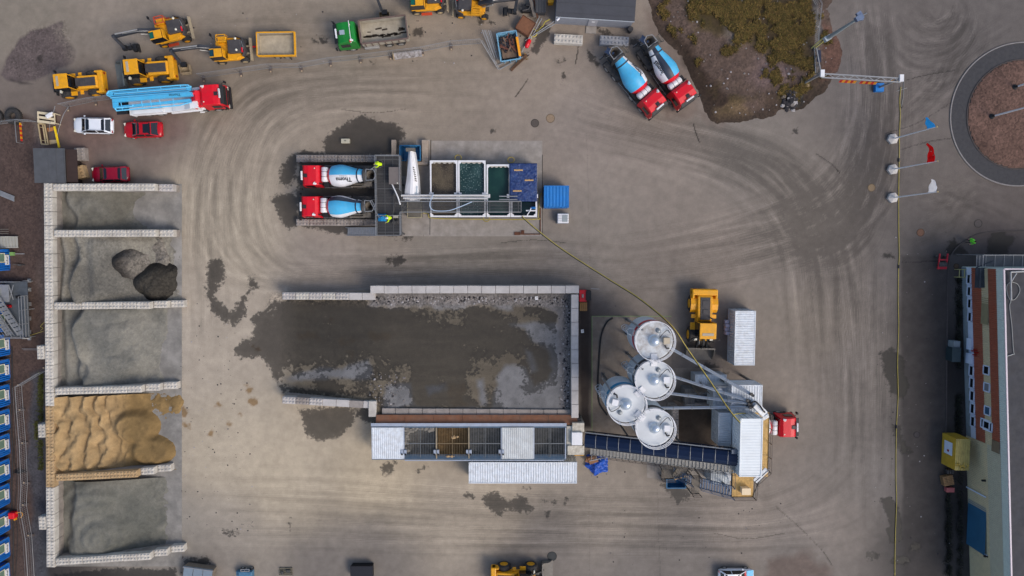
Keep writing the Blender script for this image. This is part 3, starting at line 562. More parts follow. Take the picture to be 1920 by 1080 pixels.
loose_block(149, 289, .8, 1.5, 1.15, R(92), 'grey studded block near the shed, upper of two', m_blk2); loose_block(148, 323, .8, 1.5, 1.2, R(105), 'tilted tan block between the shed and the dark red car', m_blk4)

# ================================================================ AGGREGATE IN THE BAYS
def pile(name, label, cat, x0, y0, x1, y1, hf, cf, seed, gravel=.3, wetv=None, step=.11, group='aggregate piles in the bays', hb=2.2):
    "x0.. in pixels on the ground; hf(u, v, n) height; cf(u, v, n) colour"
    a = P(x0, y1); c = P(x1, y0); yb = P(x0, y1, 1.6).y; yt = P(x1, y0, 1.6).y; a.x = P(x0 + 1, y1, hb).x; a.y = yb; c.y = yt; xs_ = np.arange(a.x, c.x, step); ys_ = np.arange(a.y, c.y, step); X, Y = np.meshgrid(xs_, ys_)
    U = (X - a.x) / (c.x - a.x); Vv = (c.y - Y) / (c.y - a.y); nA = fbm(X.shape, 30, 5, seed); nB = fbm(X.shape, 9, 4, seed + 1); nC = fbm(X.shape, 3, 3, seed + 2)
    Z = hf(U, Vv, nA, nB, X - a.x, c.y - Y); edge = np.minimum(np.minimum(Vv, 1 - Vv) * (c.y - a.y), 99)
    Z = Z + (nB - .5) * .10 * np.clip(Z, 0, 1) + (nC - .5) * .07 * np.clip(Z * 2, 0, 1)
    Z = Z + ((nB - .5) * .5 + (nA - .5) * .5 + (nC - .5) * .3) * .55 * np.exp(-(Z / .25) ** 2); Z = np.clip(Z, -.06, 9); Cc = cf(U, Vv, nA, nB) * (.86 + .28 * nC)[..., None]
    ii = np.arange(X.size).reshape(X.shape); q_ = np.stack([ii[:-1, :-1], ii[:-1, 1:], ii[1:, 1:], ii[1:, :-1]], -1).reshape(-1, 4).astype(np.int32)
    q_ = q_[(Z.ravel()[q_] > -.05).any(1)]
    o = grid_mesh(name, np.stack([X, Y, Z], -1).reshape(-1, 3).astype(np.float32), q_, GM, {'Col': Cc.reshape(-1, 3), 'wet': (wetv(U, Vv, nA, nB) if wetv else np.full(X.shape, -3.)).ravel(), 'gravel': np.full(X.size, gravel)})
    return tag(o, label, cat, group)
S = lambda x: np.clip(x, 0, 1) ** 2 * (3 - 2 * np.clip(x, 0, 1))
def col2(ca, cb): return lambda U, Vv, nA, nB: np.array(srgb(*ca)) * (1 - S((nA - .3) * 2.5))[..., None] + np.array(srgb(*cb)) * S((nA - .3) * 2.5)[..., None]
G_ = lambda U, Vv, cu, cv, ru, rv: np.exp(-((U - cu) / ru) ** 2 - ((Vv - cv) / rv) ** 2)
pile('aggregate_pile', 'smooth olive grey silt in the topmost bay', 'aggregate pile', 98, 358, 338, 433,
     lambda U, Vv, a, b, x, y: (1.50 * (.45 + .55 * S((U - 0.06 - .05 * np.sin(Vv * 5.0 + 4.0) - .10 * (a - .5)) / .09)) * (1 - S((U - .22) / 0.55))) * (.8 + .4 * a) + .25 * G_(U, Vv, .1, .5, .06, .3) - .06 - .9 * G_(U, Vv, .78, .5, .22, .25) * S((U - .4) * 4) - .9 * S((U - .78) * 5),
     col2((98, 95, 86), (116, 113, 104)), 60, .15, lambda U, Vv, a, b: .12 * G_(U, Vv, .6, .85, .15, .1) - .45 + (a - .5) * .6)
pile('aggregate_pile', 'speckled grey gravel in the bay of two dark mounds', 'aggregate pile', 100, 444, 338, 568,
     lambda U, Vv, a, b, x, y: (2.30 * (.45 + .55 * S((U - 0.13 - .05 * np.sin(Vv * 6.0 + 0.0) - .10 * (a - .5)) / .09)) * (1 - S((U - .22) / 0.82))) + .30 * S((U - .28) / .08) * (1 - S((U - .5) / .5)) * S((Vv + .02) * 9) * S((1 - Vv) * 6) + .7 * np.exp(-((U - .07 - .02 * np.sin(Vv * 5)) / .04) ** 2) + .5 * np.exp(-((U - .19 - .03 * np.sin(Vv * 7)) / .045) ** 2) - .12 + (a - .5) * .2,
     col2((98, 95, 88), (128, 124, 114)), 64, .38)
RM = lambda U, Vv, a, b: np.hypot((U - .48) / .47, (Vv - .5) / .47) * (1 + .55 * (a - .5) + .18 * (b - .5)) * (1 + .07 * np.sin(np.arctan2(Vv - .5, U - .48) * 3 + 1))
pile('gravel_mound', 'grey brown crescent shaped gravel mound, the upper of the two in the bay', 'gravel mound', 198, 434, 318, 548,
     lambda U, Vv, a, b, x, y: 1.9 * (1 - S(RM(U, Vv, a, b) * .95)) + .55 - 1.0 * G_(U, Vv, .66, .42, .26, .30) + .16 * np.sin(RM(U, Vv, a, b) * 9) * S(1.6 - RM(U, Vv, a, b) * 1.4) + .7 * S(1.05 - RM(U, Vv, a, b)) - .8 * S((RM(U, Vv, a, b) - .95) * 6),
     lambda U, Vv, a, b: (np.array(srgb(56, 51, 46)) * (1 - S((U - .35) * 3))[..., None] + np.array(srgb(112, 107, 100)) * S((U - .35) * 3)[..., None]), 71, .8, None, .08, hb=0)
pile('gravel_mound', 'blackish wet gravel mound, the lower and darkest one in the bay', 'gravel mound', 240, 484, 340, 572,
     lambda U, Vv, a, b, x, y: 2.0 * (1 - np.clip(RM(U, Vv, b * .5 + a * .5, a), 0, 2) ** 1.5) + (a - .5) * .8 + .22 * np.abs(np.sin((U * 1.3 + Vv) * 7 + b * 2)) * S(1.3 - RM(U, Vv, a, b)),
     col2((30, 28, 26), (54, 51, 46)), 75, .8, None, .08, hb=0)
pile('aggregate_pile', 'blue grey fine gravel pushed back in the bay above the sand', 'aggregate pile', 100, 580, 338, 727,
     lambda U, Vv, a, b, x, y: (2.20 * (.45 + .55 * S((U - 0.16 - .05 * np.sin(Vv * 7.0 + 2.0) - .10 * (a - .5)) / .09)) * (1 - S((U - .22) / 0.82))) + .75 * np.exp(-((U - .21 - .16 * (Vv - .5) ** 2 + .03 * np.sin(Vv * 9)) / .045) ** 2) * S(Vv * 6) * S((1 - Vv) * 6) + .5 * np.exp(-((U - .09) / .04) ** 2) + .3 * np.abs(np.sin(y * .9 + a * 4)) * S((U - .3) * 4) * S((.8 - U) * 4) - .10 - .35 * G_(U, Vv, .5, .85, .2, .12) + (a - .5) * .3 - .7 * S((U - .86) * 8) - .5 * G_(U, Vv, .9, .75, .15, .3),
     col2((104, 103, 97), (126, 123, 114)), 80, .2)
pile('sand_pile', 'golden sand with wavy dumped ridges and two fresh scoops', 'sand pile', 98, 742, 352, 889,
     lambda U, Vv, a, b, x, y: 1.9 * (1 - S((U + .05) / 1.0)) + (.55 * (np.sin((x + .35 * np.sin(y * 1.1) + .15 * np.sin(y * 2.7 + x) + a * 2.2 + .3 * b) * 3.9) * .5 + .5) ** .8 * (1 - S((U - .38) / .1)) + .16 * (np.sin((x * 1.9 + y * .5 + 2 * b + a * 3) * 3.1) * .5 + .5) * (1 - S((U - .5) / .1)) + .85 * S(2.2 * (1.02 - np.hypot((U - .60) / .19, (Vv - .42) / .23))) + .8 * S(2.2 * (1.02 - np.hypot((U - .72) / .19, (Vv - .74) / .22)))) * S((1 - Vv) * 9) - .16 - .9 * S((U - .92) * 7) - .4 * G_(U, Vv, .97, .5, .16, .16) + (a - .5) * .25 + .3 * G_(U, Vv, .95, .12, .15, .1),
     lambda U, Vv, a, b: (np.array(srgb(160, 134, 96)) * (1 - S((U - .42) * 6))[..., None] + np.array(srgb(132, 108, 70)) * S((U - .42) * 6)[..., None]) * (.66 + .6 * b)[..., None] * (1 - .2 * S(1.9 * (1 - np.hypot((U - .64) / .19, (Vv - .44) / .22))) - .18 * S(1.9 * (1 - np.hypot((U - .76) / .18, (Vv - .73) / .22))))[..., None], 90, .12)
pile('aggregate_pile', 'slate grey grit with curved scoop marks in the lowest bay', 'aggregate pile', 101, 902, 338, 1050,
     lambda U, Vv, a, b, x, y: (1.90 * (.45 + .55 * S((U - 0.07 - .05 * np.sin(Vv * 5.0 + 1.0) - .10 * (a - .5)) / .09)) * (1 - S((U - .22) / 0.80))) + .42 * S(1.5 * (1 - np.hypot((U - .42) / .26, (Vv - .72) / .30))) + .3 * S(1.5 * (1 - np.hypot((U - .28) / .28, (Vv - .25) / .26))) - .12 - .5 * G_(U, Vv, .1, .68, .05, .13) - .3 * S((U - .8) * 5) + (a - .5) * .2 + .05 * np.sin(np.hypot(x - 5, y - 7) * 5) * S((.7 - U) * 5),
     col2((92, 92, 85), (114, 112, 103)), 95, .15)

rs = random.Random(77); b = MB()
for _ in range(900):
    if rs.random() < .55: x, y = rs.uniform(700, 1066), 557 + abs(rs.gauss(0, 6))
    elif rs.random() < .8: x, y = 1068 - abs(rs.gauss(0, 7)), rs.uniform(560, 765)
    else: x, y = rs.uniform(690, 760), rs.uniform(700, 760)
    p = P(x, y, RTOP); stone(b, (p.x, p.y, RTOP + .01), rs.choice((.05, .07, .09, .14)), rs, rs.choice((0, 0, 0, 1, 2)))
tag(b.build('loose_stones', [m_st, MATS['stone_light'], MATS['burnt']]), 'coarse loose stones along the inner side of the yard walls', 'stones', kind='stuff')
b = MB()
for _ in range(420):
    r_ = rs.random()
    if r_ < .35: p = P(rs.uniform(335, 480), rs.uniform(560, 1000))
    elif r_ < .6: p = P(rs.uniform(340, 1000), rs.uniform(20, 120))
    elif r_ < .8: p = P(rs.uniform(1640, 1780), rs.uniform(430, 1060))
    else: p = P(rs.uniform(1100, 1500), rs.uniform(850, 1060))
    stone(b, (p.x, p.y, .01), rs.choice((.03, .04, .06, .09)), rs, rs.choice((0, 1, 2, 2)))
tag(b.build('grit', [m_st, MATS['stone_light'], MATS['burnt']]), 'tiny loose grit scattered over the dusty yard', 'grit', kind='stuff')
# ================================================================ VEHICLES
m_red = mat('truck_red', srgb(214, 12, 36), .35, var=.07, scale=1.6, dirt=.22, dirtcol=srgb(160, 74, 70))
m_wht = mat('paint_white', srgb(226, 226, 228), .4, var=.04, scale=1.5, dirt=.16, dirtcol=srgb(170, 165, 158))
m_blu = mat('drum_blue', srgb(72, 176, 222), .4, var=.08, scale=1.6, dirt=.35, dirtcol=srgb(120, 170, 190))
m_navy = mat('drum_navy', srgb(48, 56, 70), .45, var=.08)
m_blk = mat('black_plastic', srgb(30, 31, 34), .55, var=.2, scale=4)
m_gls = mat('dark_glass', srgb(18, 24, 30), .08, var=.05, spec=.8)
m_tyr = mat('tyre_rubber', srgb(42, 42, 44), .85, var=.2, scale=6, dirt=.5, dirtcol=srgb(92, 86, 78))
m_rim = mat('rim_grey', srgb(170, 168, 164), .45, metal=.3, var=.15, dirt=.3)
m_chs = mat('chassis_grey', srgb(58, 58, 60), .7, var=.25, scale=3, dirt=.55, dirtcol=srgb(104, 97, 88))
m_gal = mat('galvanised', srgb(150, 152, 154), .45, metal=.35, var=.12, scale=3, dirt=.2)
m_dgal = mat('weathered_steel', srgb(108, 102, 94), .65, metal=.2, var=.25, scale=4, dirt=.6, dirtcol=srgb(120, 108, 92))
m_yel = mat('machine_yellow', srgb(228, 160, 18), .45, var=.09, scale=2.5, dirt=.4, dirtcol=srgb(160, 124, 62))
m_hood = mat('hood_grey', srgb(62, 60, 62), .6, var=.12, scale=2, dirt=.15)
m_org = mat('orange_red', srgb(196, 74, 44), .5, var=.1)
m_lite = mat('lamp_glass', srgb(220, 216, 200), .2, var=.02)
m_tail = mat('tail_red', srgb(150, 10, 16), .3, var=.02)

def wheel(parent, x, y, r, wd, rim=None, z=None, name='wheel'):
    sgn = 1 if y > 0 else -1; z = r if z is None else z
    b = MB(); h = wd / 2
    b.lathe((x, y - h, z), (0, 1, 0), [(0, r * .60), (0, r * .86), (wd * .12, r * .98), (wd * .3, r), (wd * .7, r), (wd * .88, r * .98), (wd, r * .86), (wd, r * .60)], 24, caps=False)
    b.lathe((x, y - h + wd * .15, z), (0, 1, 0), [(0, r * .6), (wd * .7, r * .6)], 20)
    nl = 22
    for k in range(nl):      # tread lugs
        a = 2 * math.pi * k / nl
        for q in (-1, 1): b.box((x + math.cos(a) * r, y + q * wd * .22, z + math.sin(a) * r), (r * .05, wd * .34, r * .12), ry=-a, rz=q * .0)
    o = b.build('wheel', m_tyr, parent)
    c = MB(); yo = y + sgn * h
    c.lathe((x, yo - sgn * .07, z), (0, sgn, 0), [(0, r * .58), (.075, r * .60), (.085, r * .52), (.03, r * .40), (.045, r * .22), (.10, r * .17), (.10, .001)], 20, caps=False)
    c.build('rim', rim or m_rim, o)
    return o

def truck_cab(t, xf, L, m, W=2.5, z0=.75, z1=3.0, hatch=True):
    "flat fronted cab; xf = front of the cab, facing +x"
    b = MB(); xr = xf - L
    b.extr([(xr, z0), (xf - .10, z0), (xf, z0 + .35), (xf - .02, 1.55), (xf - .20, z1 - .28), (xf - .50, z1 - .04), (xf - .95, z1 + .06), (xr + .35, z1 + .04), (xr + .05, z1 - .18), (xr, z1 - .5)], -W / 2, W / 2, inset=.17)
    body = b.build('cab', m, t, .06)
    g = MB(); g.add([V(xf + .012, -1.08, 1.62), V(xf + .012, 1.08, 1.62), V(xf - .17, 1.0, z1 - .30), V(xf - .17, -1.0, z1 - .30)], [(0, 1, 2, 3)])
    g.add([p + V(-.05, 0, 0) for p in (V(xf + .012, -1.08, 1.62), V(xf + .012, 1.08, 1.62), V(xf - .17, 1.0, z1 - .30), V(xf - .17, -1.0, z1 - .30))], [(3, 2, 1, 0)])
    g.build('windscreen', m_gls, t)
    for s in (-1, 1):
        q = MB(); q.box((xf - .95, s * 1.215, 2.05), (1.0, .02, .75), rx=s * .10); q.build('side_window', m_gls, t)
        q = MB(); q.box((xf - .02, s * .98, 1.02), (.10, .36, .22)); q.build('headlight', m_lite, t)
        q = MB(); q.beam((xf - .2, s * 1.2, 2.3), (xf + .10, s * 1.42, 2.35), .05, .05); q.box((xf + .12, s * 1.45, 2.05), (.14, .22, .62)); q.build('mirror', m_blk, t, .02)
    q = MB(); q.box((xf + .06, 0, .62), (.22, 2.46, .38)); q.box((xf + .02, 0, 1.32), (.06, 1.9, .36)); q.build('bumper', m_blk, t, .04)
    q = MB(); q.extr([(xf - .28, z1 - .16), (xf + .10, z1 - .30), (xf + .12, z1 - .35), (xf - .24, z1 - .23)], -1.05, 1.05); q.build('sun_visor', m_blk, t)
    q = MB(); q.box((xf - .22, .05, z1 + .07), (.17, 1.0, .22)); q.build('roof_sign', m_wht, t, .03)
    if hatch: q = MB(); q.box((xf - .62, .05, z1 + .075), (.42, .42, .07)); q.build('roof_hatch', mat('hatch_grey', srgb(50, 44, 48), .4), t, .02)
    for y in (-.75, .8): q = MB(); q.box((xr + .48, y, z1 + .07), (.10, .12, .08)); q.build('roof_lamp', m_lite, t)
    q = MB(); q.tube([(xr + .3, .98, z1 + .06), (xr + .62, .92, z1 + .12)], [.10, .13], 10); q.build('air_horn', m_wht, t)
    q = MB()
    for s in (-1, 1): q.extr([(xf - 1.9, .3), (xf - 1.9, .8), (xf - 1.6, 1.15), (xf - .9, 1.15), (xf - .6, .8), (xf - .6, .35), (xf - .8, .35), (xf - .8, .75), (xf - 1.7, .75), (xf - 1.7, .3)], s * 1.25 - .26 * (s > 0), s * 1.25 + .26 * (s < 0))
    q.build('wheel_arch', m_blk, t)
    return body

def mixer_truck(name, label, loc, rz, sectors, text=None, group='red mixer trucks', extra_rear=True):
    t = thing(name, label, 'mixer truck', loc, rz, group)
    b = MB()
    for s in (-1, 1): b.box((-.2, s * .42, 1.0), (8.6, .12, .28)); 
    for x in (3.4, 1.7, .4, -1.2, -2.6, -3.9): b.box((x, 0, 1.0), (.18, .8, .2))
    b.box((1.3, 0, 1.2), (.9, 2.1, .3)); b.box((.1, .95, .75), (1.5, .55, .6)); b.box((.1, -.95, .75), (1.3, .5, .6)); b.box((-4.35, 0, .75), (.12, 2.3, .22))
    b.build('chassis', m_chs, t)
    for x in (2.95, 1.25): [wheel(t, x, s * 1.06, .51, .34) for s in (-1, 1)]
    for x in (-1.7, -3.05): [wheel(t, x, s * .95, .51, .58) for s in (-1, 1)]
    truck_cab(t, 4.42, 2.15, m_red)
    b = MB()
    for s in (-1, 1): b.extr([(-3.75, .75), (-3.6, 1.1), (-1.2, 1.12), (-1.0, .8), (-1.04, .8), (-1.25, 1.06), (-3.55, 1.05), (-3.7, .75)], s * 1.27 - .62 * (s > 0), s * 1.27 + .62 * (s < 0))
    b.build('mudguard', m_chs, t)
    b = MB(); b.tube([(1.80, -.95, 2.32), (1.80, -.88, 2.32), (1.80, .62, 2.32), (1.80, .69, 2.32)], [.28, .40, .40, .28], 20)
    tk = b.build('water_tank', m_wht, t)
    for y in (-.42, .14): b = MB(); b.tube([(1.80, y - .02, 2.32), (1.80, y + .02, 2.32)], .415, 20); b.build('tank_strap', m_blk, tk)
    b = MB(); b.box((1.78, 0, 1.55), (.7, 1.7, .55)); b.box((1.75, .98, 1.6), (.62, .5, .5)); b.tube([(2.12, .95, 1.2), (2.12, .95, 2.9), (2.2, .95, 3.0)], .07, 8); b.build('tank_stand', m_blk, t)
    # drum
    o = V(1.32, 0, 1.88); ax = V(-1, 0, .215).normalized(); prof = [(0, .35), (.02, .82), (.42, 1.12), (.50, 1.155), (1.25, 1.25), (1.7, 1.22), (2.45, 1.02), (3.35, .74), (3.45, .75), (3.62, .75), (3.70, .72), (4.2, .62)]
    def mf(i, a):
        if i < 2: return 1
        if i in (8, ): return 3
        x = (-a) % 360
        for k in range(len(sectors)):
            a0, mi = sectors[k]; a1 = sectors[(k + 1) % len(sectors)][0]
            if a0 <= x < a1 or (a1 < a0 and (x >= a0 or x < a1)): return mi
        return 0
    # angles: 0 = top, growing towards -y (right hand side)
    b = MB(); b.lathe(o, ax, prof, 72, mf=mf)
    dr = b.build('drum', [m_wht, m_red, m_blu, m_navy], t)
    if text:
        yc, sgn = text; b = MB()
        def surf(u, v, x):
            y = v; tt = (o.x - x) / -ax.x
            r = np.interp(tt, [p[0] for p in prof], [p[1] for p in prof]); za = o.z + ax.z * tt
            return V(x, y, za + math.sqrt(max(r * r - y * y, .01)) * 1.02 + .035)
        for txt, size, dy, xo in (('Thomas', .62, 0.0, -.42), ('concrete group', .15, -.34, -.55)):
            vs_, fs = text_mesh(txt, size, .012 if size > .3 else .0)
            b.add([surf(0, yc + sgn * (p.y + dy), xo + sgn * p.x) for p in vs_], fs)
        b.build('lettering', mat('letter_black', srgb(30, 30, 36), .5), dr)
    # hopper, ring, ladder, chutes
    b = MB(); b.lathe((-2.72, 0, 2.75), (-1, 0, .12), [(0, .80), (.10, .84), (.28, .80), (.42, .66)], 20, start=(0, 0, 1)); b.box((-2.9, 0, 1.9), (.3, 1.5, 1.6)); b.build('drum_support', m_chs, t)
    b = MB(); hx = -3.55
    b.lathe((hx, 0, 3.35), (-.15, 0, -1), [(0, .52), (.25, .45), (.75, .18), (.75, .16), (.25, .42), (.02, .48)], 18, caps=False); b.build('hopper', m_dgal, t)
    b = MB()
    ring = [(-3.05, .62, 3.4), (-3.05, -.62, 3.4), (-3.9, -.55, 3.4), (-4.15, 0, 3.4), (-3.9, .55, 3.4)]
    for k in range(5): b.beam(ring[k], ring[(k + 1) % 5], .07, .07)
    for k in (0, 1): b.beam(ring[k], (ring[k][0], ring[k][1], 1.9), .07, .07)
    b.beam((-3.55, .60, 3.4), (-3.6, .62, 2.0), .05); b.beam((-3.6, -.6, 3.4), (-3.9, -.8, 2.0), .05)
    b.build('hopper_frame', m_gal, t)
    b = MB()
    for p, q in (((-2.75, .72, 2.75), (-3.55, .72, 2.75)), ((-2.75, 1.2, 2.75), (-3.55, 1.2, 2.75)), ((-2.75, .72, 2.75), (-2.75, 1.2, 2.75)), ((-3.55, .72, 2.75), (-3.55, 1.2, 2.75)), ((-3.15, .72, 2.75), (-3.15, 1.2, 2.75)), ((-2.75, 1.2, 2.75), (-2.6, 1.2, 3.4)), ((-3.55, 1.2, 2.75), (-3.55, 1.2, 3.4)), ((-2.6, 1.2, 3.4), (-3.55, 1.2, 3.4)),
                 ((-2.9, .74, 2.7), (-2.95, .78, 1.0)), ((-2.9, 1.16, 2.7), (-2.95, 1.16, 1.0))): b.beam(p, q, .06)
    for z in (1.3, 1.7, 2.1, 2.5): b.beam((-2.92, .76, z), (-2.92, 1.16, z), .05)
    b.box((-3.15, .96, 2.72), (.8, .46, .04)); b.build('ladder_platform', m_dgal, t)
    b = MB()
    def chute(p, q, r):
        p, q = V(*p), V(*q); d = (q - p); s_ = d.cross(V(0, 0, 1)).normalized(); u = s_.cross(d.normalized()); vs_ = []
        for e in (p, q):
            for k in range(9): a = math.pi + math.pi * k / 8; vs_.append(e + s_ * (math.cos(a) * r) + u * (math.sin(a) * r))
        b.add(vs_, [(k, k + 1, 10 + k, 9 + k) for k in range(8)] + [(k + 9, k + 10, k + 1, k)[::1] for k in range(0)], 0)
    chute((-3.8, 0, 2.25), (-4.75, -.15, 1.75), .34); b.build('chute', mat('chute_grey', srgb(104, 116, 140), .5, var=.1), t)
    b = MB(); b.tube([(-.9, 1.12, 1.35), (-2.6, 1.12, 1.35)], .12, 10); b.tube([(-1.2, .86, 1.55), (-2.6, .86, 1.5)], .09, 10); b.build('spare_chute', m_dgal, t)
    b = MB(); b.beam((2.2, 1.24, .95), (-1.0, 1.24, .95), .04, .06); b.beam((2.2, -1.24, .95), (-1.0, -1.24, .95), .04, .06); b.box((-4.42, .8, .8), (.05, .4, .16)); b.box((-4.42, -.8, .8), (.05, .4, .16)); b.build('side_rail', m_gal, t)
    return t
def vat(fx, fy, rx, ry, h, L):
    "location of a vehicle from the pixels of its nose and its tail seen at height h"
    a, c = P(fx, fy, h), P(rx, ry, h); d = a - c; m_ = (a + c) / 2; return (m_.x, m_.y, 0), math.atan2(d.y, d.x)
W_, RD, BL_, NV = 0, 1, 2, 3
l, r = vat(564, 329, 712, 329, 2.6, 9); mixer_truck('mixer_truck', 'red mixer truck at the wash platform with half blue, half lettered white drum', l, r, [(0, BL_), (150, W_)], (.50, 1))
l, r = vat(562, 387, 710, 387, 2.6, 9); mixer_truck('mixer_truck', 'red mixer truck at the wash platform with a navy stripe on its blue drum', l, r, [(0, BL_), (28, NV), (66, W_), (120, W_), (305, BL_)][0:3] + [(200, W_), (312, BL_)])
l, r = vat(1238, 205, 1142, 90, 2.6, 9); mixer_truck('mixer_truck', 'parked red mixer truck with black lettering on its white drum side, left of pair', l, r, [(0, BL_), (130, W_), (332, BL_)], (.74, -1))
l, r = vat(1293, 190, 1208, 68, 2.6, 9); mixer_truck('mixer_truck', 'parked red mixer truck with dark striped drum, right beside the earth bank', l, r, [(0, NV), (36, W_), (110, W_), (200, BL_), (356, NV)], (-.80, -1))
l, r = vat(1497, 800, 1350, 802, 2.6, 9); mixer_truck('mixer_truck', 'red mixer truck loading under the plant tower, only its cab in view', l, r, [(0, W_), (90, BL_), (270, W_)])

# ------------------------------------------------ concrete pump truck
def pump_truck():
    l, r = vat(417, 176, 213, 192, 2.8, 12); L2 = (P(417, 176, 2.8) - P(213, 192, 2.8)).length / 2
    t = thing('pump_truck', 'long red pump truck with folded light blue boom parked behind the white and red cars', 'pump truck', l, r)
    xf = L2 - .05
    truck_cab(t, xf, 2.5, m_red, z1=2.95)
    b = MB()
    for s in (-1, 1): b.box((-.6, s * .45, 1.0), (11.4, .14, .3))
    for x in (4, 2, 0, -2, -4, -5.6): b.box((x, 0, 1.0), (.2, .9, .22))
    b.build('chassis', m_chs, t)
    for x in (xf - 1.45, xf - 3.1): [wheel(t, x, s * 1.08, .52, .34) for s in (-1, 1)]
    for x in (-2.1, -3.45): [wheel(t, x, s * .98, .52, .58) for s in (-1, 1)]
    b = MB(); b.box((-.9, 0, 1.3), (8.6, 2.45, .22)); b.extr([(3.1, 1.4), (3.1, 2.5), (2.2, 2.5), (1.3, 1.9), (-.2, 1.6), (-.2, 1.4)], -1.24, -.30); b.box((-3.0, -1.0, 1.55), (3.4, .45, .35)); b.build('deck', m_wht, t, .03)
    for s, y in ((-1, -1.2), (1, 1.2)):
        q = MB(); q.beam((3.0, y, 1.2), (-.6, y * 1.02, .9), .22, .3); q.tube([(2.6, y, 1.3), (2.6, y, .35)], .10, 10); q.box((2.6, y, .3), (.5, .3, .08)); q.build('outrigger', m_wht, t)
        q = MB(); q.beam((-1.2, y, 1.0), (-5.0, y * .98, 1.0), .2, .28); q.tube([(-5, y * .98, 1.2), (-5, y * .98, .3)], .10, 10); q.build('outrigger', m_wht, t)
    b = MB(); b.extr([(3.6, 1.4), (3.7, 2.5), (3.1, 3.0), (2.5, 2.6), (2.4, 1.4)], -.5, .6); b.box((3.0, -.85, 2.1), (.9, .6, .5), rz=.4); b.beam((3.5, -1.1, 2.0), (2.9, .4, 2.9), .3, .3); b.beam((3.3, .9, 1.6), (2.9, .2, 2.9), .25, .3); b.build('boom_turret', m_red, t, .04)
    def seg(p, q, w_, h_, name='boom_section', m=m_blu):
        k = MB(); k.beam(p, q, w_, h_); o = k.build(name, m, t, .03); return o
    seg((2.9, .15, 3.1), (-6.0, .12, 3.0), .40, .5); seg((2.5, -.42, 2.7), (-5.7, -.55, 2.6), .28, .44); seg((2.6, .68, 2.75), (-6.3, .70, 2.7), .20, .42); seg((2.0, 1.05, 2.75), (-6.2, 1.07, 2.7), .16, .34)
    k = MB(); k.box((-6.3, .9, 2.7), (.5, .55, .5)); k.box((2.4, .88, 2.75), (.5, .5, .45)); k.box((-5.9, -.2, 2.75), (.55, .9, .4)); k.build('boom_joint', m_blu, t, .05)
    q = MB(); m_pipe = mat('pipe_blue', srgb(104, 196, 236), .4, var=.06)
    q.tube(catmull([(-6.2, .62, 3.05), (-6.55, .75, 3.0), (-6.62, .95, 2.95), (-6.4, 1.18, 2.95), (-5.8, 1.24, 2.95), (0, 1.26, 2.98), (2.2, 1.24, 2.98), (2.55, 1.1, 2.98), (2.4, .95, 2.98), (-2, .90, 2.98), (-5.8, .88, 2.98)], 8), .075, 8)
    q.tube([(2.6, .42, 3.2), (-6.2, .44, 3.12)], .075, 8)
    q.tube(catmull([(-5.9, -.86, 2.7), (-6.0, -.7, 2.8), (-5.7, -.62, 2.85), (-4.2, -.6, 2.85), (-3.9, -.42, 2.9)], 8), .075, 8); q.tube([(-5.95, -.90, 2.7), (1.2, -.86, 2.72), (2.6, -.6, 2.8)], .08, 8)
    for x in (-5.2, -2.9, -1.9, -.9, .6): q.beam((x, -.9, 2.78), (x, -.1, 2.95), .06)
    for x in (-3.2, -.6, 1.6): q.beam((x, .9, 2.95), (x, 1.26, 2.95), .06)
    q.build('delivery_pipe', m_pipe, t)
    q = MB(); put_text(q, 'Thomas', .40, (1.05, .15, 3.365), (-1, 0, .011), (0, -1, 0)); q.build('lettering', MATS['letter_black'], t)
    q = MB(); q.box((-5.9, -.2, 1.3), (.9, 1.5, .8), top=1.25); q.build('receiving_hopper', m_blk, t)
    q = MB(); put_text(q, 'Thomas', .26, (xf - .22, .05, 3.135), (0, -1, 0), (1, 0, 0)); q.build('lettering', MATS['letter_black'], t)
pump_truck()

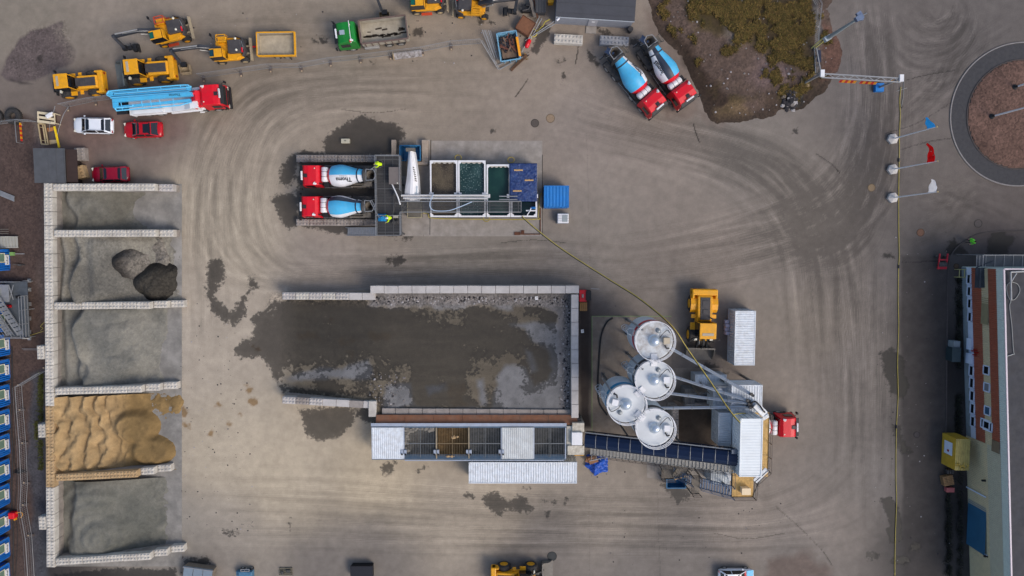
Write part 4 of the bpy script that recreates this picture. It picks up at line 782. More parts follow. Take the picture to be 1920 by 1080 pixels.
# ------------------------------------------------ green tipper truck
def tipper():
    l, r = vat(629, 66, 763, 50, 2.4, 8); L2 = (P(629, 66, 2.4) - P(763, 50, 2.4)).length / 2
    m_gr = mat('truck_green', srgb(14, 122, 44), .35, var=.06, dirt=.1)
    t = thing('tipper_truck', 'green cab tipper truck with empty dusty grey load bed', 'tipper truck', l, r); xf = L2
    truck_cab(t, xf, 2.3, m_gr, W=2.55, z1=3.0)
    q = MB(); q.box((xf - .9, -.0, 3.09), (.55, .5, .05)); q.build('roof_light_window', mat('skylight', srgb(150, 166, 176), .3), t)
    q = MB(); q.beam((xf - 1.75, -1.2, 3.05), (xf - 1.75, 1.25, 3.05), .07, .07); q.build('light_bar', m_wht, t)
    q = MB(); q.box((xf - 1.7, 1.0, 3.1), (.2, .3, .14)); q.build('beacon', m_org, t)
    b = MB()
    for s in (-1, 1): b.box((-.4, s * .45, .95), (7.4, .14, .28))
    b.box((xf - 2.75, 0, 1.0), (.6, 2.2, .6)); b.build('chassis', m_chs, t)
    wheel(t, xf - 1.4, 1.08, .51, .34); wheel(t, xf - 1.4, -1.08, .51, .34)
    for x in (-1.55, -2.9): [wheel(t, x, s * 1.0, .51, .56) for s in (-1, 1)]
    x0, x1 = -L2, L2 - 2.75; m_bed = mat('bed_inside', srgb(168, 160, 144), .8, var=.2, scale=1.1, dirt=.4, dirtcol=srgb(112, 104, 92)); m_rimb = mat('bed_rim', srgb(104, 84, 76), .6, var=.2, dirt=.4)
    b = MB(); W = 1.27; zt, zb = 2.35, 1.25
    b.box(((x0 + x1) / 2, 0, zb), (x1 - x0, 2.4, .12), m=0)
    for s in (-1, 1): b.box(((x0 + x1) / 2, s * (W - .04), (zb + zt) / 2), (x1 - x0, .08, zt - zb), m=0)
    b.box((x1 - .04, 0, (zb + zt) / 2 + .1), (.08, 2.4, zt - zb + .2), m=0); b.box((x0 + .04, 0, (zb + zt) / 2), (.08, 2.4, zt - zb), m=0)
    bed = b.build('load_bed', m_bed, t)
    b = MB()
    for s in (-1, 1): b.box(((x0 + x1) / 2, s * W, zt + .05), (x1 - x0, .16, .1))
    b.box((x1 - .02, 0, zt + .25), (.2, 2.5, .12)); b.box((x0 + .02, 0, zt + .06), (.14, 2.5, .12))
    for k in range(7):
        for s in (-1, 1): b.box((x0 + .4 + k * .75, s * (W + .05), 1.8), (.1, .08, 1.0))
    b.build('bed_rim', m_rimb, bed)
    b = MB(); b.box((x1 + .12, 0, 1.9), (.12, 1.2, .9)); b.build('headboard', m_yel, t)
    b = MB(); r_ = random.Random(8)
    for k in range(26): x = r_.uniform(x0 + .5, x1 - .4); y = r_.choice((.25, .3, -.35)) + r_.gauss(0, .1) ; b.box((x, max(-1, min(1, y)), zb + .08), (r_.uniform(.3, .9), r_.uniform(.08, .22), .06), rz=r_.gauss(0, .15))
    tag(b.build('mud_residue', mat('dark_mud', srgb(58, 50, 42), .9, var=.3), bed), None, None) if False else b.build('mud_residue', mat('dark_mud', srgb(58, 50, 42), .9, var=.3), bed)
    b = MB(); b.box((.4, 1.2, .7), (1.7, .5, .55)); b.box((.4, -1.2, .7), (1.5, .5, .55)); b.build('fuel_tank', m_rim, t, .08)
tipper()

# ------------------------------------------------ yellow dumper trailer
def trailer():
    l, r = vat(482, 83, 553, 82, 1.5, 4); L2 = (P(482, 83, 1.5) - P(553, 82, 1.5)).length / 2
    t = thing('dumper_trailer', 'small yellow tipping trailer with pale empty bed and red drawbar', 'trailer', l, r); x0, x1 = -L2, L2; W = 1.25
    m_p = mat('bed_pale', srgb(172, 160, 138), .8, var=.2, scale=1.5, dirt=.4)
    b = MB(); b.box((0, 0, .85), (x1 - x0 - .2, 2.3, .1)); 
    for s in (-1, 1): b.box((0, s * W, 1.2), (x1 - x0, .06, .75))
    b.box((x0 + .05, 0, 1.2), (.06, 2.5, .75)); b.box((x1 - .05, 0, 1.2), (.06, 2.5, .75)); bed = b.build('load_bed', m_p, t)
    b = MB()
    for s in (-1, 1): b.box((0, s * (W + .03), 1.56), (x1 - x0, .13, .12))
    b.box((x0 - .02, 0, 1.57), (.22, 2.6, .13)); b.box((x1, 0, 1.57), (.12, 2.6, .13)); b.box((0, 1.30, 1.2), (x1 - x0, .06, .3)); b.box((0, -1.30, 1.2), (x1 - x0, .06, .3)); b.build('bed_rim', m_yel, bed, .02)
    b = MB(); b.beam((x1, 0, .7), (x1 + 1.25, .05, .6), .16, .16); b.box((.1, 0, .65), (3.4, .9, .2)); b.build('drawbar', m_red, t)
    for x in (-.9, .2): [wheel(t, x, s * 1.1, .42, .34) for s in (-1, 1)]
trailer()

# ------------------------------------------------ wheel loaders
def loader(label, loc, rz, bucket=True, k=1.0, bk=None, fend=False):
    t = thing('wheel_loader', label, 'wheel loader', loc, rz, 'yellow wheel loaders'); t.scale = (k, k, k)
    b = MB(); b.extr([(-2.7, .7), (-.1, .8), (-.1, 1.7), (-.5, 2.0), (-2.5, 1.85), (-2.75, 1.6)], -.72, .72); b.box((-1.3, 0, 1.0), (1.8, 1.2, .6)); b.build('engine_cover', m_yel, t, .06)
    b = MB(); b.extr([(-2.45, 1.86), (-.25, 2.02), (-.25, 2.07), (-2.45, 1.93)], -.48, .48); b.box((-1.0, 0, 2.06), (.5, .5, .05)); b.box((-1.8, 0, 1.98), (.7, .6, .05)); hd = b.build('hood_panel', m_hood, t, .02)
    b = MB(); b.tube([(-.45, .55, 1.9), (-.45, .55, 2.5)], .07, 10); b.build('exhaust', m_blk, t)
    b = MB(); b.box((-2.95, 0, 1.25), (.62, 2.55, 1.05)); b.box((-2.75, 1.15, 1.3), (.9, .25, .9)); b.box((-2.75, -1.15, 1.3), (.9, .25, .9)); b.build('counterweight', m_yel, t, .14)
    for s in (-1, 1): q = MB(); q.box((-3.27, s * .95, 1.3), (.05, .22, .3)); q.build('tail_light', m_tail, t)
    b = MB(); b.box((.62, 0, 1.15), (1.6, 1.5, .5)); b.box((.55, 1.0, 1.25), (.9, .5, .12)); b.box((.55, -1.0, 1.25), (.9, .5, .12)); b.box((-.55, 1.0, 1.45), (.4, .5, .1)); b.box((-.55, -1.0, 1.45), (.4, .5, .1)); b.build('cab_base', m_yel, t, .04)
    b = MB(); b.extr([(0.0, 1.3), (1.35, 1.3), (1.5, 1.8), (1.32, 3.05), (.08, 3.05), (0.0, 2.0)], -.80, .80, inset=.10); b.build('cab_glazing', m_gls, t, .03)
    b = MB(); b.box((.72, 0, 3.14), (1.55, 1.62, .17)); b.box((-.02, .72, 2.2), (.1, .1, 1.8)); b.box((-.02, -.72, 2.2), (.1, .1, 1.8)); rf = b.build('cab_roof', m_yel, t, .06)
    b = MB(); b.box((1.05, 0, 3.24), (.26, 1.1, .05)); b.build('roof_vent', mat('vent_grey', srgb(170, 160, 140), .5), rf)
    for s in (-1, 1):
        q = MB(); q.beam((1.3, s * .8, 2.6), (1.62, s * 1.2, 2.55), .05); q.box((1.64, s * 1.28, 2.45), (.1, .26, .4)); q.build('mirror', m_blk, t)
    for x in (-1.75, 1.38):
        for s in (-1, 1):
            wheel(t, x, s * 1.02, .78, .62, m_yel)
            q = MB(); xs_ = (-.85, -.55, 0, .55, .85) if x < 0 else (-.75, -.45, .0, .4, .6)
            zz = (1.2, 1.55, 1.68, 1.55, 1.2)
            for i in range(4): q.add([V(x + xs_[i], s * 1.35, zz[i]), V(x + xs_[i + 1], s * 1.35, zz[i + 1]), V(x + xs_[i + 1], s * .72, zz[i + 1]), V(x + xs_[i], s * .72, zz[i])], [(0, 1, 2, 3) if s < 0 else (3, 2, 1, 0)])
            if x < 0 and fend: q.build('mudguard', m_yel, t)
    # lift arms and linkage
    b = MB(); b.box((1.35, 0, 1.15), (1.1, .9, .8)); b.build('front_frame', m_yel, t, .05)
    zb = .55
    for s in (-1, 1): q = MB(); q.beam((1.25, s * .42, 1.75), (2.55, s * .50, 1.0), .14, .32); q.beam((2.5, s * .5, 1.05), (2.85, s * .5, zb), .14, .3); q.build('lift_arm', m_blk, t)
    for s in (-1, 1): q = MB(); q.tube([(1.2, s * .2, 1.2), (2.35, s * .25, 1.0)], .07, 8); q.build('lift_cylinder', m_rim, t)
    q = MB(); q.beam((1.4, 0, 1.9), (2.3, 0, 1.65), .16, .24); q.beam((2.3, 0, 1.7), (2.75, 0, .9), .14, .2); q.tube([(1.5, .1, 1.7), (2.2, .1, 1.75)], .06, 8); q.build('tilt_link', m_blk, t)
    for s in (-1, 1):
        q = MB(); q.box((1.75, s * .78, 1.55), (.2, .3, .3)); q.build('headlight', m_lite, t)
    if bucket:
        b = MB(); bm_ = bk or mat('bucket_grey', srgb(116, 112, 106), .6, metal=.2, var=.2, scale=2, dirt=.5)
        pf = [(2.75, 1.05), (2.75, .35), (2.95, .14), (4.05, .08)]; W = 1.38
        for i in range(3):
            (xa, za), (xb, zb_) = pf[i], pf[i + 1]
            b.add([V(xa, -W, za), V(xb, -W, zb_), V(xb, W, zb_), V(xa, W, za), V(xa - .05, -W, za - .04), V(xb - .05, -W, zb_ - .05), V(xb - .05, W, zb_ - .05), V(xa - .05, W, za - .04)], [(0, 1, 2, 3), (7, 6, 5, 4), (0, 3, 7, 4), (1, 5, 6, 2)])
        for s in (-1, 1): b.extr([(2.73, 1.05), (2.73, .35), (2.95, .1), (4.0, .06), (3.5, .75)], s * W - .03, s * W + .03)
        b.box((2.78, 0, 1.08), (.16, 2.76, .08)); b.box((2.70, 0, .6), (.12, 1.5, .5)); b.build('bucket', bm_, t)
    else:
        b = MB()
        for y in (-.5, 0, .5): b.box((2.9, y, .65), (.12, .14, .7))
        b.box((2.92, 0, .95), (.14, 1.2, .14)); b.box((2.92, 0, .4), (.14, 1.2, .14)); b.build('quick_coupler', m_blk, t)
    return t
m_bkt = mat('bucket_teal', srgb(104, 112, 112), .6, metal=.2, var=.15, dirt=.3)
l, r = vat(84, 160, 190, 150, 2.0, 6); loader('yellow wheel loader without a bucket, leftmost by the spread gravel patch', l, r, False, .98)
l, r = vat(215, 134, 322, 124, 2.0, 6); loader('yellow wheel loader with grey bucket parked behind the pump truck', l, r, True, 1.02, m_bkt)
p = P(1320, 598, 1.9); loader('larger yellow wheel loader facing down beside the white container', (p.x, p.y - .35, 0), R(-90) - .02, True, 1.16, None, True)
p = P(973, 1083, 1.5); loader('yellow wheel loader cut off by the lower edge of the picture', (p.x, p.y, 0), R(0), True, 1.02)

# ------------------------------------------------ wheeled excavators
def excavator(label, loc, rz, boom=(4.6, 0.0), stick_side=1, tool='bucket', screen=False, mm_cab=m_yel, cabm=None):
    t = thing('wheeled_excavator', label, 'excavator', loc, rz, 'wheeled excavators')
    b = MB(); b.box((-.2, 0, .85), (3.6, .9, .5)); b.box((1.0, 0, .8), (.4, 2.0, .3)); b.box((-1.6, 0, .8), (.4, 2.0, .3)); b.lathe((-.3, 0, 1.0), (0, 0, 1), [(0, .6), (.25, .6)], 18); b.build('undercarriage', m_chs, t, .03)
    m_rm = mat('rim_sand', srgb(176, 156, 122), .5, var=.1) if tool == 'bucket' else m_yel
    for x in (1.05, -1.6): [wheel(t, x, s * 1.02, .50, .46, m_rm) for s in (-1, 1)]
    b = MB(); b.extr([(-2.55, .55), (-2.65, .75), (-2.50, 1.05), (-2.42, 1.05), (-2.5, .75), (-2.42, .55)], -1.25, 1.25); b.beam((-2.5, .4, .8), (-1.9, .4, .8), .14); b.beam((-2.5, -.4, .8), (-1.9, -.4, .8), .14); b.build('dozer_blade', mat('blade_pale', srgb(160, 146, 122), .6, var=.15, dirt=.3), t)
    b = MB(); b.prism([(1.2, 1.15), (1.0, 1.25), (-1.2, 1.25), (-1.85, 1.0), (-2.05, .4), (-2.05, -.4), (-1.85, -1.0), (-1.2, -1.25), (.6, -1.25), (1.2, -.9)], 1.25, 1.55); b.prism([(.5, 1.22), (-1.1, 1.25), (-1.6, .9), (-1.6, .5), (.5, .5)], 1.55, 1.75); b.build('upper_deck', m_yel, t, .04)
    b = MB(); b.extr([(-1.95, 1.5), (-.35, 1.5), (-.35, 2.15), (-1.75, 2.1), (-1.98, 1.9)], -.85, .62); b.build('engine_cover', m_hood, t, .06)
    b = MB(); b.prism([(-1.2, -1.25), (-1.85, -1.0), (-2.05, -.4), (-2.05, .5), (-1.8, .95), (-1.9, .98), (-2.18, .5), (-2.18, -.45), (-1.95, -1.08), (-1.25, -1.34)], 1.3, 2.0); b.build('counterweight', m_hood, t, .03)
    for y in (-.95, .3): q = MB(); q.lathe((-1.3, y, 2.1), (0, 0, 1), [(0, .13), (.12, .12), (.16, .02)], 12); q.build('work_light', m_lite, t)
    q = MB(); q.tube([(-1.95, -.6, 2.1), (-2.1, 0, 2.15), (-1.95, .6, 2.1)], .03, 6); q.box((-1.95, .35, 2.1), (.14, .5, .14), m=1); q.build('rear_rail', [m_gal, m_red], t)
    # cab on the driver's side
    b = MB(); b.extr([(-.15, 1.5), (1.45, 1.5), (1.62, 1.9), (1.35, 3.0), (-.05, 3.0), (-.15, 2.4)], .28, 1.2, inset=.06); b.build('cab_glazing', m_gls, t, .03)
    b = MB(); b.box((.42, .74, 3.08), (.85, .9, .14)); b.beam((.85, .30, 3.08), (1.36, .32, 3.05), .10, .1); b.beam((.85, 1.16, 3.08), (1.36, 1.14, 3.05), .10, .1); b.box((-.1, .74, 2.3), (.1, .9, 1.5)); b.beam((-.1, 1.2, 1.6), (1.5, 1.2, 1.6), .06, .2); b.build('cab_roof', mm_cab, t, .04)
    q = MB(); q.add([V(.86, .36, 3.02), V(1.34, .38, 3.0), V(1.34, 1.1, 3.0), V(.86, 1.12, 3.02)], [(0, 1, 2, 3)]); q.add([V(1.36, .34, 3.0), V(1.66, .34, 2.05), V(1.66, 1.14, 2.05), V(1.36, 1.14, 3.0)], [(0, 1, 2, 3)]); q.build('front_window', cabm or mat('tinted_green', srgb(10, 92, 78), .15, var=.05, spec=.7), t)
    # tool box with rails
    b = MB(); b.box((.25, -1.0, 1.75), (.95, .62, .55)); b.build('fuel_tank', m_yel, t, .04)
    b = MB()
    for p_, q_ in (((-.25, -.68), (.75, -.68)), ((.75, -.68), (.75, -1.42)), ((.75, -1.42), (-.25, -1.42)), ((-.25, -1.42), (-.25, -.68)), ((-.25, -1.15), (.75, -1.15))): b.beam((*p_, 2.35), (*q_, 2.35), .07)
    for p_ in ((-.25, -.68), (.75, -.68), (.75, -1.42), (-.25, -1.42)): b.beam((*p_, 1.5), (*p_, 2.35), .06)
    b.build('guard_rail', m_org if screen else m_yel, t)
    q = MB(); q.beam((1.1, -1.0, 2.2), (1.35, -1.45, 2.3), .05); q.box((1.36, -1.5, 2.3), (.12, .26, .36)); q.build('mirror', m_blk, t)
    # boom, stick
    bx_, sd = boom; m_bm = mat('boom_dark', srgb(46, 50, 58), .45, var=.15, dirt=.15)
    b = MB(); b.beam((.55, -.05, 1.8), (bx_ * .45, -.10, 3.0), .42, .5); b.beam((bx_ * .42, -.10, 3.0), (bx_, sd, 2.5), .36, .44); b.build('boom', m_bm, t, .04)
    for s in (-1, 1): q = MB(); q.tube([(.9, -.05 + s * .28, 1.6), (bx_ * .45, -.1 + s * .28, 2.7)], .07, 8); q.build('boom_cylinder', m_rim, t)
    q = MB(); q.tube([(bx_ * .45, -.1, 3.35), (bx_ * .95, sd, 3.0)], .08, 8); q.tube(catmull([(.6, .15, 2.3), (bx_ * .4, .12, 3.35), (bx_ * .8, sd + .15, 3.0)], 6), .03, 6); q.build('stick_cylinder', m_rim, t)
    e = V(bx_ - .1, sd + stick_side * 1.0, 1.2)
    b = MB(); b.beam((bx_ + .15, sd, 2.8), e, .28, .36); b.build('stick', m_bm, t, .03)
    if tool == 'bucket':
        b = MB(); c = e + V(-.2, stick_side * .35, -.45); b.box(c + V(-.1, -.1 * stick_side, .35), (.6, .5, .4), m=1); pf = [(-.45, .3), (-.5, -.35), (.0, -.62), (.55, -.45), (.35, .0)]
        for i in range(4):
            (xa, za), (xb, zb_) = pf[i], pf[i + 1]
            b.add([c + V(-.55, xa * stick_side + .3 * stick_side, za), c + V(-.55, xb * stick_side + .3 * stick_side, zb_), c + V(.55, xb * stick_side + .3 * stick_side, zb_), c + V(.55, xa * stick_side + .3 * stick_side, za)], [(0, 1, 2, 3), (3, 2, 1, 0)] if False else [(0, 1, 2, 3)])
        for s in (-1, 1): b.add([c + V(s * .55, (x + .3) * stick_side, z) for x, z in pf], [(0, 1, 2, 3, 4)])
        b.build('bucket', [mat('bucket_sand', srgb(158, 142, 116), .6, var=.2, dirt=.3), m_blk], t)
    else:
        b = MB(); c = e; b.box(c, (.45, .5, .5)); b.box(c + V(-.5, .05, -.2), (.5, .4, .4)); b.box(c + V(-1.0, .1, -.4), (.4, .8, .5)); b.tube([c + V(-.1, .2, .2), c + V(-1.0, .3, 0)], .06, 6); b.tube([c + V(-.6, -.5, -.2), c + V(-.9, .6, -.1)], .05, 6); b.box(c + V(-1.25, .1, -.6), (.2, .9, .4)); b.build('grapple', m_blk, t, .02)
    if screen:
        q = MB(); q.box((.2, -1.5, .75), (1.1, .4, .08)); q.build('step', m_org, t); q = MB(); q.box((-.1, 1.35, .7), (1.2, .3, .08)); q.build('step', m_org, t)
    return t
l, r = vat(268, 66, 352, 47, 1.8, 6); excavator('wheeled excavator with orange rails and folded dark boom holding a grapple', l, r, (5.3, -.3), 1, 'grapple', True)
l, r = vat(380, 95, 466, 88, 1.8, 6); excavator('wheeled excavator with sandy rims and a pale bucket on its boom, by the yellow trailer', l, r, (5.6, -.1), 1, 'bucket', False, cabm=mat('tinted_blue', srgb(14, 62, 76), .15, var=.05, spec=.7))
p = P(795, -3, 1.8); excavator('wheeled excavator cut off by the upper edge, orange step between its wheels', (p.x, p.y, 0), R(183), (5.0, -.2), 1, 'bucket', True)
p = P(890, 6, 1.8); excavator('wheeled excavator with its dark boom reaching right towards the scrap', (p.x, p.y, 0), R(-3), (4.6, .5), -1, 'grapple', False)

# ------------------------------------------------ cars
def car(label, loc, rz, m, L=4.6, W=1.84, roof=None, rear='suv', rack=False, livery=False, cat='car'):
    t = thing('parked_car', label, cat, loc, rz, 'parked cars'); f = L / 2; h = W / 2
    def loft(secs, name, mt, par=t, smooth=True):
        b = MB(); n = len(secs[0]); vs_ = [p for s_ in secs for p in s_]
        b.add(vs_, [(i * n + j, (i + 1) * n + j, (i + 1) * n + (j + 1) % n, i * n + (j + 1) % n) for i in range(len(secs) - 1) for j in range(n)], 0, smooth)
        b.add(secs[0], [tuple(range(n))]); b.add(secs[-1], [tuple(range(n - 1, -1, -1))]); return b.build(name, mt, par)
    st = [(-f, .72, .62, .80), (-f + .12, .90, .42, .96), (-f + .5, .98, .30, 1.02), (-f + 1.2, 1.0, .25, 1.02), (0, 1.0, .25, 1.0), (.8, 1.0, .25, .98), (f - 1.0, .99, .26, .93), (f - .45, .95, .32, .83), (f - .12, .82, .42, .70), (f, .60, .5, .60)]
    secs = []
    for x, k, zb, zt in st:
        w_ = h * k; secs.append([V(x, -w_ * .93, zb), V(x, -w_, (zb + zt) * .5), V(x, -w_ * .97, zt - .10), V(x, -w_ * .86, zt), V(x, -w_ * .4, zt + .035), V(x, w_ * .4, zt + .035), V(x, w_ * .86, zt), V(x, w_ * .97, zt - .10), V(x, w_, (zb + zt) * .5), V(x, w_ * .93, zb)])
    loft(secs, 'body', m)
    xr0, xr1 = (-f + .18, -f + .62) if rear == 'suv' else (-f + .35, -f + 1.15)
    xs0, xs1 = f - 1.05, f - 1.85; zr = 1.58 if rear == 'suv' else 1.44
    g = [(xr0, .86, .98, .98), (xr1, .80, .98, zr - .05), (xr1 + .15, .79, .98, zr - .03), (xs1 - .15, .79, .98, zr - .04), (xs1, .80, .98, zr - .08), (xs0, .88, .90, .93)]
    secs = []
    for x, k, zb, zt in g:
        w0 = h * .93; w1 = h * k * .86 if zt > 1.2 else h * k * .95; zt = max(zt, zb + .01); secs.append([V(x, -w0, zb - .06), V(x, -(w0 + w1) / 2, (zb + zt) / 2), V(x, -w1, zt), V(x, w1, zt), V(x, (w0 + w1) / 2, (zb + zt) / 2), V(x, w0, zb - .06)])
    loft(secs, 'window_glass', m_gls, t, False)
    b = MB(); w1 = h * .72
    b.add([V(xr1 - .12, -w1, zr - .07), V(xr1 + .3, -w1 * 1.02, zr), V(xs1 - .3, -w1 * 1.02, zr - .01), V(xs1 + .06, -w1, zr - .09), V(xs1 + .06, w1, zr - .09), V(xs1 - .3, w1 * 1.02, zr - .01), V(xr1 + .3, w1 * 1.02, zr), V(xr1 - .12, w1, zr - .07), V((xr1 + xs1) / 2, -w1 * .5, zr + .03), V((xr1 + xs1) / 2, w1 * .5, zr + .03)],
          [(0, 1, 8), (1, 2, 8), (2, 3, 8), (3, 4, 9, 8), (4, 5, 9), (5, 6, 9), (6, 7, 9), (7, 0, 8, 9)], 0, True)
    for s in (-1, 1):
        b.beam((xs1, s * w1, zr - .08), (xs0 + .05, s * h * .86, .95), .07, .05); b.beam((xr1, s * w1, zr - .06), (xr0, s * h * .86, 1.0), .16 if rear == 'suv' else .10, .06)
        b.beam(((xr1 + xs1) / 2 - .1, s * w1 * 1.03, zr - .05), ((xr1 + xs1) / 2 - .1, s * h * .9, 1.0), .07, .05)
    rf = b.build('roof', roof or m, t)
    if rear != 'suv': b = MB(); b.box(((xr1 + xs1) / 2 - .35, 0, zr + .035), (.75, h * 1.1, .02)); b.build('sunroof', m_gls, rf)
    if rack:
        for s in (-1, 1): b = MB(); b.tube([(xr1 + .1, s * w1 * .98, zr + .03), (xr1 + .3, s * w1 * .98, zr + .08), (xs1 - .3, s * w1 * .98, zr + .08), (xs1 - .1, s * w1 * .98, zr + .01)], .022, 6); b.build('roof_rail', m_gal, rf)
    for x in (-f + .85, f - .92): [wheel(t, x, s * (h - .11), .33, .22) for s in (-1, 1)]
    for s in (-1, 1):
        q = MB(); q.box((xs0 - .42, s * (h + .07), 1.0), (.16, .20, .13)); q.build('mirror', m, t, .03)
        q = MB(); q.box((f - .20, s * h * .66, .70), (.22, .34, .12), rz=-s * .5); q.build('headlight', m_lite, t, .02)
        q = MB(); q.box((-f + .06, s * h * .70, .88), (.10, .34, .14), rz=s * .3); q.build('tail_light', m_tail, t, .02)
    if livery:
        q = MB(); q.extr([(f - .95, 1.0), (f - .1, .76), (f - .1, .78), (f - .95, 1.02)], -h * .1, h * .9); q.build('bonnet_panel', m_blu, t)
        q = MB(); q.box((f - 1.15, h * .45, 1.04), (.18, h * .9, .06), rz=.15); q.build('red_band', m_red, t)
    return t
m_cw = mat('car_white', srgb(226, 230, 236), .25, var=.02, dirt=.06); m_cr = mat('car_red', srgb(176, 8, 26), .22, var=.03, dirt=.05); m_cm = mat('car_maroon', srgb(134, 6, 38), .22, var=.03, dirt=.05)
l, r = vat(136, 234, 211, 236, .9, 4.6); car('white estate car with dark windows and roof rails', l, r, m_cw, rear='suv', rack=True)
l, r = vat(231, 243, 303, 242, .9, 4.4); car('bright red saloon car with a black sunroof beside the white car', l, r, m_cr, L=4.5, rear='saloon')
l, r = vat(170, 327, 241, 326, .9, 4.4); car('dark crimson estate car parked against the topmost bay wall', l, r, m_cm, L=4.4, rear='suv')
p = P(1381, 1080, .9); car('white car with light blue bonnet and red stripe at the lower edge', (p.x, p.y - .15, 0), 0, m_cw, L=4.3, livery=True)
# ================================================================ PLANT HELPERS
def RB(x0, y0, x1, y1, h): a, c = P(x0, y1, h), P(x1, y0, h); return (a.x + c.x) / 2, (a.y + c.y) / 2, c.x - a.x, c.y - a.y
def railing(mb, pts, h=1.05, post=1.4, r=.045, m=0):
    for i in range(len(pts) - 1):
        a, c = V(*pts[i]), V(*pts[i + 1]); n = max(1, int((c - a).length / post))
        for k in range(n + 1): p = a.lerp(c, k / n); mb.beam(p, p + V(0, 0, h), r, r, m)
        for z in (h, h * .55): mb.beam(a + V(0, 0, z), c + V(0, 0, z), r, r, m)
        mb.beam(a + V(0, 0, .06), c + V(0, 0, .06), .02, .12, m)
def stairs(mb, top, bot, w_, n, m=0, rail=True):
    top, bot = V(*top), V(*bot); d = bot - top; f = V(d.x, d.y, 0).normalized(); s_ = V(-f.y, f.x, 0); run = V(d.x, d.y, 0).length / n
    for k in range(n): p = top + d * ((k + .5) / n); mb.box(p, (run * .8, w_, .04), rz=math.atan2(f.y, f.x), m=m)
    for q in (-1, 1):
        mb.beam(top + s_ * (q * w_ / 2), bot + s_ * (q * w_ / 2), .05, .2, m)
        if rail:
            o = s_ * (q * w_ / 2) + V(0, 0, 1.0); mb.beam(top + o, bot + o, .045, .045, m); mb.beam(top + o - V(0, 0, .45), bot + o - V(0, 0, .45), .035, .035, m)
            for k in range(4): p = top.lerp(bot, k / 3) + s_ * (q * w_ / 2); mb.beam(p, p + V(0, 0, 1.0), .045, .045, m)
m_cwh = mat('container_white', srgb(214, 220, 226), .45, var=.05, scale=2.2, dirt=.5, dirtcol=srgb(158, 154, 146))
m_cgr = mat('container_grey', srgb(176, 184, 190), .5, var=.06, scale=1.2, dirt=.35, dirtcol=srgb(132, 130, 126))
m_cbl = mat('container_blue', srgb(22, 112, 186), .5, var=.08, scale=1.5, dirt=.28, dirtcol=srgb(70, 130, 170))
m_grt = mat('grating_grey', srgb(96, 97, 98), .6, metal=.3, var=.15, scale=4, dirt=.3)
m_dek = mat('grating_dark', srgb(60, 60, 62), .7, metal=.2, var=.25, scale=3, dirt=.3, dirtcol=srgb(84, 80, 76))
def container(label, cx, cy, z0, L, W, H, rz=0.0, m=m_cwh, group=None, doors=True, name='shipping_container', cat='container', pitch=.28, depth=.045):
    t = thing(name, label, cat, (cx, cy, z0), rz, group); b = MB(); l2, w2 = L / 2, W / 2; e = .14
    for x in (-1, 1):
        for y in (-1, 1): b.box((x * (l2 - e / 2), y * (w2 - e / 2), H / 2), (e, e, H))
    for z in (.07, H - .05):
        for y in (-1, 1): b.box((0, y * (w2 - .05), z), (L - 2 * e, .10, .12))
        for x in (-1, 1): b.box((x * (l2 - .05), 0, z), (.10, W - 2 * e, .12))
    b.build('frame', m, t)
    for x in (-1, 1):
        for y in (-1, 1): b = MB(); b.box((x * (l2 - .09), y * (w2 - .09), H + .012), (.19, .17, .04)); b.box((x * (l2 - .09), y * (w2 - .09), H + .026), (.07, .04, .02), m=1); b.build('corner_casting', [m, m_blk], t)
    b = MB(); b.ribbed((-l2 + .1, -w2 + .1, H - .05), (1, 0, 0), (0, 1, 0), (0, 0, 1), L - .2, W - .2, pitch, depth); b.build('roof', m, t)
    for y in (-1, 1): b = MB(); b.ribbed((-l2 + e, y * (w2 - .07), .1), (1, 0, 0), (0, 0, 1), (0, y, 0), L - 2 * e, H - .2, pitch, .05); b.build('side_wall', m, t)
    b = MB(); b.ribbed((-l2 + .06, -w2 + e, .1), (0, 1, 0), (0, 0, 1), (-1, 0, 0), W - 2 * e, H - .2, pitch, .05); b.build('end_wall', m, t)
    for s in (-1, 1):
        b = MB(); b.box((l2 - .06, s * W * .23, H / 2), (.05, W * .44, H - .25)); d = b.build('door', m, t)
        q = MB()
        for y in (.12, .34): q.tube([(l2 - .01, s * W * y, .15), (l2 - .01, s * W * y, H - .15)], .02, 6)
        q.build('lock_bar', m_gal, d)
    return t

# ================================================================ WASH STATION
HP = 2.7
x, y, dx, dy = RB(707, 292, 752, 442, HP)
t = thing('wash_platform', 'raised grey steel platform with railings behind the two washing mixer trucks', 'platform', (x, y, 0))
b = MB(); b.box((0, 0, HP - .06), (dx, dy, .06)); 
b.build('deck', m_dek, t)
b = MB(); b.grating((-dx / 2, -dy / 2, HP + .0), (0, 1, 0), (1, 0, 0), dy, dx, .17, .02, .03); b.grating((-dx / 2, -dy / 2, HP + .01), (1, 0, 0), (0, 1, 0), dx, dy, .9, .05, .04)
for k in range(6): b.box((0, -dy / 2 + .4 + k * (dy - .8) / 5, HP + .01), (dx, .07, .04))
b.build('grating', m_grt, t)
b = MB(); X, Y = dx / 2 - .05, dy / 2 - .05
railing(b, [(-X, -Y, HP), (-X, Y, HP), (X, Y, HP), (X, .6, HP)]); railing(b, [(X, -1.9, HP), (X, -Y, HP), (-X, -Y, HP)]); railing(b, [(-X, -Y + 2.2, HP), (X, -Y + 2.2, HP)]); b.build('railing', m_gal, t)
for sx in (-1, 1):
    for k in range(4): b = MB(); b.box((sx * (dx / 2 - .15), -dy / 2 + .2 + k * (dy - .4) / 3, HP / 2 - .05), (.16, .16, HP - .12)); b.build('leg', m_grt, t)
b = MB()
for q in (-1, 1): b.box((q * .75, -Y + 2.1, HP + .2), (.55, .3, .35))
b.build('counterweight', mat('cast_concrete', srgb(170, 164, 152), .85), t)
